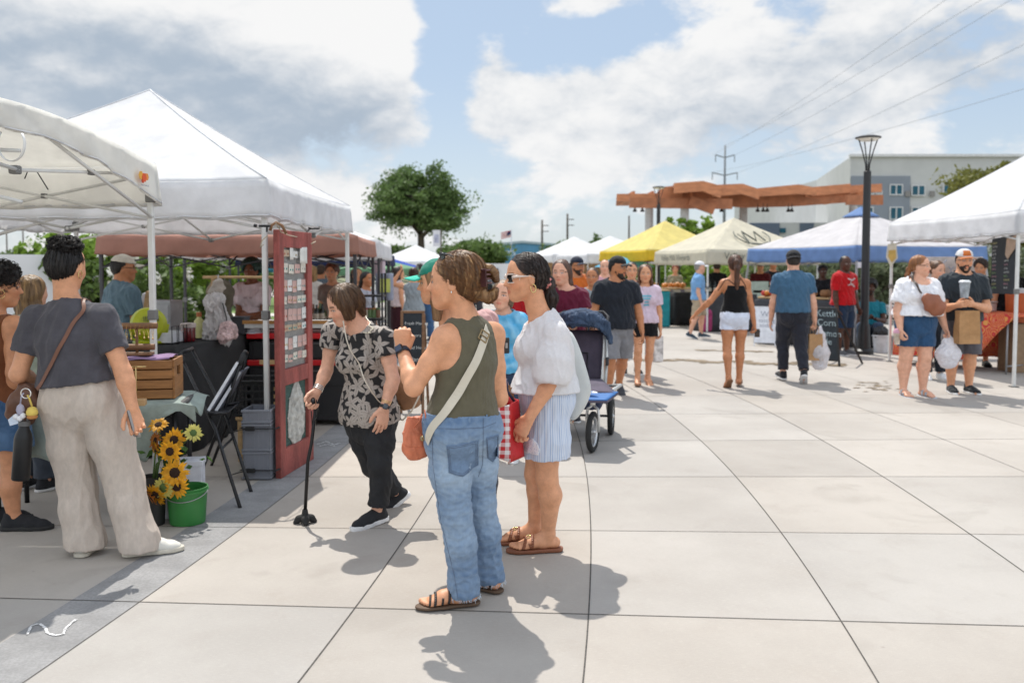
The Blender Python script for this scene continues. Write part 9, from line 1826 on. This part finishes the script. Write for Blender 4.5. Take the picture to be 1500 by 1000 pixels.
def right_tables():
 rs=np.random.RandomState(9);Z=A_(0,0,1);gc=M('charcoal_cloth',(.05,.052,.058),rough=.9,var=.15);bk_=M('black_table_cloth',(.022,.022,.023))
 c=A_(P(1200,450,18.0)[0],18.2,0);t,X,Yv=cloth_table('dark cloth produce table behind the chalkboard a-frame',c,(.86,-.5,0),2.3,.75,.92,gc,name='produce_table',seed=3);prod=[M('red_tomato',(.42,.03,.02),rough=.3),M('orange_produce',(.55,.20,.03),rough=.4),M('green_produce',(.10,.22,.04),rough=.5),M('brown_loaf',(.25,.12,.05),rough=.8)]
 goods('tray of brown loaves on the produce table',c+Z*.93-X*.1,14,[prod[3]],.07,(.8,.5),rs,X=X);goods('tray of red and orange fruit on the produce table',c+Z*.93-X*.85,16,prod[:2],.055,(.55,.5),rs,X=X)
 q=c+X*-.45+Z*.93;wp=thing('white_jug','white upright container on the produce table','jug',q);k=MB();k.lathe(q,[(.001,0),(.08,0),(.085,.22),(.05,.27),(.05,.32),(.001,.32)],14);k.build('jug_wall',M('white_plastic',(.62,.63,.66)),wp,auto=True);k=MB();k.lathe(q,[(.055,.31),(.055,.35),(.001,.35)],12);k.build('cap',MBK,wp,auto=True)
 c=A_(P(1095,460,21.8)[0],22.2,0);t,X,Yv=cloth_table('slate cloth table of bottles under the cream tent',c,(1,.22,0),2.4,.7,.92,gc,name='winery_table',seed=4);goods('tray of orange jars on the winery table',c+Z*.93-X*.1-Yv*.1,14,prod[1:3],.055,(.9,.4),rs,X=X)
 for i in range(7):q=c+X*(-1.0+.14*i+(.9 if i>3 else 0))+Z*.93+Yv*.1;b=thing('wine_bottle','dark wine bottle standing on the winery table','bottle',q,'bottles on the winery table');k=MB();k.lathe(q,[(.001,0),(.037,0),(.038,.19),(.015,.24),(.015,.30),(.001,.30)],10);k.build('glass',M('dark_bottle_glass',(.015,.02,.012),rough=.15),b,auto=True);k=MB();k.lathe(q,[(.0385,.05),(.0385,.14)],10);k.build('label',M('cream_label',(.6,.56,.45),rough=.8),b)
 sg=P(1112,427,21.9);q=thing('tabletop_sign','pale green tabletop sign under the cream tent','sign',A_(sg[0],21.9,.93));k=MB();k.box((sg[0],21.9,sg[2]+.05),(.45,.02,.40),bev=.004);k.build('panel',M('pale_green_panel',(.42,.50,.42),rough=.7),q);k=MB();k.box((sg[0],21.95,.98),(.3,.12,.06));k.build('stand',WOODL,q)
 bk=P(1045,480,22.3);q=thing('pink_backpack','magenta bag on the ground by the khaki shorts man','bag',A_(bk[0]-.1,21.9,0));sh=Shape();sh.u(boxp(A_(P(1034,470,21.6)[0],21.6,.28),(.14,.10,.27),None,.07),0);dress(sh,.014,'bag_body',M('magenta_cloth',(.35,.04,.14),rough=.8),q,.01);k=MB();p=A_(P(1034,470,21.6)[0],21.6,.55);k.tube([p+A_(-.06,0,0),p+A_(0,0,.1),p+A_(.06,0,0)],.012,6);k.build('handle',MBK,q,True)
 c=A_(P(985,470,24.6)[0],24.9,0);st=bpy.data.materials.new('striped_cloth');st.use_nodes=True;n=NT(st.node_tree);x,y,z=n.sep(n.n('ShaderNodeTexCoord').outputs['Object']);n.put(st.node_tree.nodes['Principled BSDF'].inputs['Base Color'],n.mix(n.m('GREATER_THAN',n.m('FRACT',n.m('ADD',n.m('DIVIDE',x,.34),50.)),.62),(.52,.48,.40),(.16,.14,.20)))
 t,X,Yv=cloth_table('striped cloth table in front of the curly red haired vendor',c,(1,.3,0),1.5,.7,.95,st,name='striped_table',seed=6);goods('tray of orange goods on the striped table',c+Z*.96,14,prod[1:2],.07,(1.1,.5),rs,X=X)
 c=A_(P(966,480,23.5)[0],23.6,0);q=thing('teal_barrel_table','small teal cloth table beside the striped table','table',c);k=MB();k.box(c+Z*.48,(.5,.5,.95),bev=.02);k.build('cloth_cover',M('teal_cloth',(.02,.26,.30),rough=.85,var=.15),q);k=MB();k.box(c+Z*.965,(.54,.54,.02),bev=.005);k.build('table_top',WOODL,q)
 c=A_(P(1010,480,24.0)[0],24.3,0);cloth_table('black cloth table right of the striped table',c,(1,.2,0),.9,.6,.9,bk_,name='black_side_table',seed=7)
 for i,(px,py,Y)in enumerate(((1296,458,19.5),(1245,470,20.5))):c=A_(P(px,py,Y)[0],Y,0);q=thing('stone_bench',['pale concrete bench behind the seated man','pale concrete bench behind the red tee man'][i],'bench',c,'concrete benches');k=MB();k.box(c+Z*.62,(2.2,.5,.16),bev=.02);k.build('seat',M('pale_concrete_column',(.46,.46,.45)),q);
 bg_=G(1236,478);paper_bag('small brown paper bag on the ground behind the lamp base',G(1240,508),.2,.15,.28,10,'#b58a62',handles=True)
 for i,(px,Y)in enumerate(((862,33),(820,38.5),(905,29.5))):cloth_table(['cloth table under the nearer white tent','cloth table under the farther white tent','cloth table under the yellow tent'][i],A_(P(px,420,Y)[0],Y,0),(1,.3,0),2.2,.7,.9,[gc,M('tan_cloth',(.40,.26,.14),rough=.9),bk_][i],name='stall_table',seed=10+i,group='far stall tables')
 tan=fabric('tan_backdrop',(.52,.34,.18),.3)
 for i,(px,Y,w_)in enumerate(((876,33.6,2.6),(835,39.2,2.6))):x=P(px,400,Y)[0];q=thing('backdrop',['tan cloth backdrop of the nearer white tent','tan cloth backdrop of the farther white tent'][i],'backdrop',(x,Y,0));k=MB();k.grid(lambda u,v:A_(x-w_/2+w_*u,Y+.04*sin(u*25),1.0+.78*v),24,3);k.build('cloth',tan,q,True,solid=.004);
right_tables()
def left_far():
 rs=np.random.RandomState(10);Z=A_(0,0,1)
 Y=12.6;x0,x1=P(522,430,Y)[0],P(558,430,Y)[0];c=A_((x0+x1)/2,Y,0);t=thing('shelf_rack','black metal shelf of jars at the corner of the navy tent','shelf',c);zt=P(540,433,Y)[2]
 for z in(zt,zt-.33,zt-.66):k=MB();k.box(c+Z*z,(x1-x0+.1,.35,.025));k.build('shelf',MBK,t)
 for sx in(x0-.04,x1+.04):
  for sy in(-.16,.16):k=MB();k.box((sx,Y+sy,.75),(.025,.025,1.5));k.build('upright',MBK,t)
 cols_=[M('brown_jar',(.22,.10,.05),rough=.3),M('green_jar',(.10,.18,.06),rough=.3),M('amber_jar',(.40,.20,.05),rough=.3),M('cream_jar',(.55,.48,.38),rough=.4),M('red_jar',(.3,.04,.03),rough=.3)]
 for z in(zt-.32,zt-.65):
  for i in range(6):p=A_(x0+(x1-x0)*(i+.5)/6,Y-.08,z+.012);q=thing('jar','small jar of preserves on the black metal shelf','jar',p,'jars on the black metal shelf');k=MB();k.lathe(p,[(.001,0),(.032,0),(.034,.10),(.026,.12),(.001,.12)],10);k.build('glass',cols_[rs.randint(5)],q,auto=True);k=MB();k.lathe(p,[(.031,.115),(.031,.14),(.001,.14)],10);k.build('lid',cols_[rs.randint(5)],q,auto=True)
 c=A_(P(455,470,11.8)[0]-.3,11.9,0);t,X,Yv=cloth_table('dark cloth table of bottles seen past the red door',c,(1,.02,0),1.9,.7,.86,M('black_table_cloth',(.022,.022,.023)),name='bottle_table',seed=12)
 for i in range(16):p=A_(P(452+i*2.6,470,11.7)[0],11.65+.2*rs.rand(),.865);q=thing('bottle','small dark or green bottle on the table seen past the red door','bottle',p,'bottles past the red door');h_=.14+.12*rs.rand();k=MB();k.lathe(p,[(.001,0),(.035,0),(.036,h_*.65),(.014,h_*.8),(.014,h_),(.001,h_)],10);k.build('glass',[cols_[1],cols_[0],M('dark_bottle_glass',(.015,.02,.012)),cols_[3]][rs.randint(4)],q,auto=True);k=MB();k.lathe(p,[(.0365,h_*.2),(.0365,h_*.5)],10);k.build('label',cols_[3],q)
 for i,(px,Y,w_,c_)in enumerate(((563,14.4,.8,'#8e93a4'),(556,14.6,.5,'#c8b5bd'))):
  p0,p1=P(px,400 if i==0 else 382,Y),P(px,440 if i==0 else 404,Y);q=thing('hanging_cloth',['grey and yellow cloth hanging from the navy tent post','pink cloth hanging at the corner of the white tent'][i],'cloth',A_(p0[0],Y,p1[2]));k=MB();k.grid(lambda u,v:A_(p0[0]+(u-.5)*w_*.35,Y+.03*sin(u*14),p1[2]+(p0[2]-p1[2])*v),8,6);o=k.build('cloth',cloth('hanging_'+c_.strip('#'),c_),q,True,solid=.005)
  if i==0:k=MB();k.box((p0[0],Y-.05,p1[2]+.55*(p0[2]-p1[2])),(.2,.01,.22));k.build('yellow_card',M('yellow_green_card',(.48,.52,.12),rough=.8),o)
 for i,(px,Y,c_)in enumerate(((470,20.5,'#1f8fae'),(530,21,'#2a9ac0'))):pass
 e0=A_(P(398,600,8.3)[0],8.3,0);q=thing('easel','tall pale wooden easel standing behind the tent leg','easel',e0);
 for nm,dx,dy in(('leg',0,0),('leg',.18,.0),('leg',.09,.5)):k=MB();k.tube([e0+A_(dx,dy,0),e0+A_(.09,.12,P(398,400,8.3)[2])],.016,6);k.build(nm,WOODL,q,True)
 k=MB();k.box(e0+A_(.09,.02,.7),(.4,.03,.04));k.build('shelf_bar',WOODL,q)
 c=A_(P(290,430,13.5)[0],13.5,0);q=thing('grey_cabinet','grey metal drawer cabinet behind the pale cap man','cabinet',A_(P(234,450,10.4)[0],10.4,0));c=A_(P(228,450,10.4)[0],10.5,0);k=MB();k.box(c+Z*.6,(.42,.4,1.2),bev=.01);k.build('carcass',M('grey_cabinet_steel',(.30,.31,.32),rough=.4),q)
 for z in(1.05,.8,.5):k=MB();k.box(c+A_(0,-.205,z),(.38,.012,.2),bev=.004);k.build('drawer',M('grey_cabinet_steel',(.30,.31,.32)),q)
 fr=A_(P(206,440,9.6)[0],9.6,0);q=thing('framed_sheet','white sheet in a wooden frame leaning behind the pale cap man','frame',fr);z0,z1=.55,P(206,428,9.6)[2];k=MB();k.box(fr+A_(0,0,(z0+z1)/2),(.05,.40,z1-z0),ax=(unit(A_(1,.3,0)),unit(A_(-.3,1,0)),unit(A_(.18,0,1))),bev=.004);k.build('sheet',M('white_card',(.66,.67,.72)),q);k=MB();k.box(fr+A_(.03,0,(z0+z1)/2),(.04,.43,z1-z0+.04),ax=(unit(A_(1,.3,0)),unit(A_(-.3,1,0)),unit(A_(.18,0,1))));k.build('frame',WOODL,q);k=MB();k.box(fr+A_(0,0,.27),(.3,.4,.53));k.build('stand',WOODL,q)
left_far()
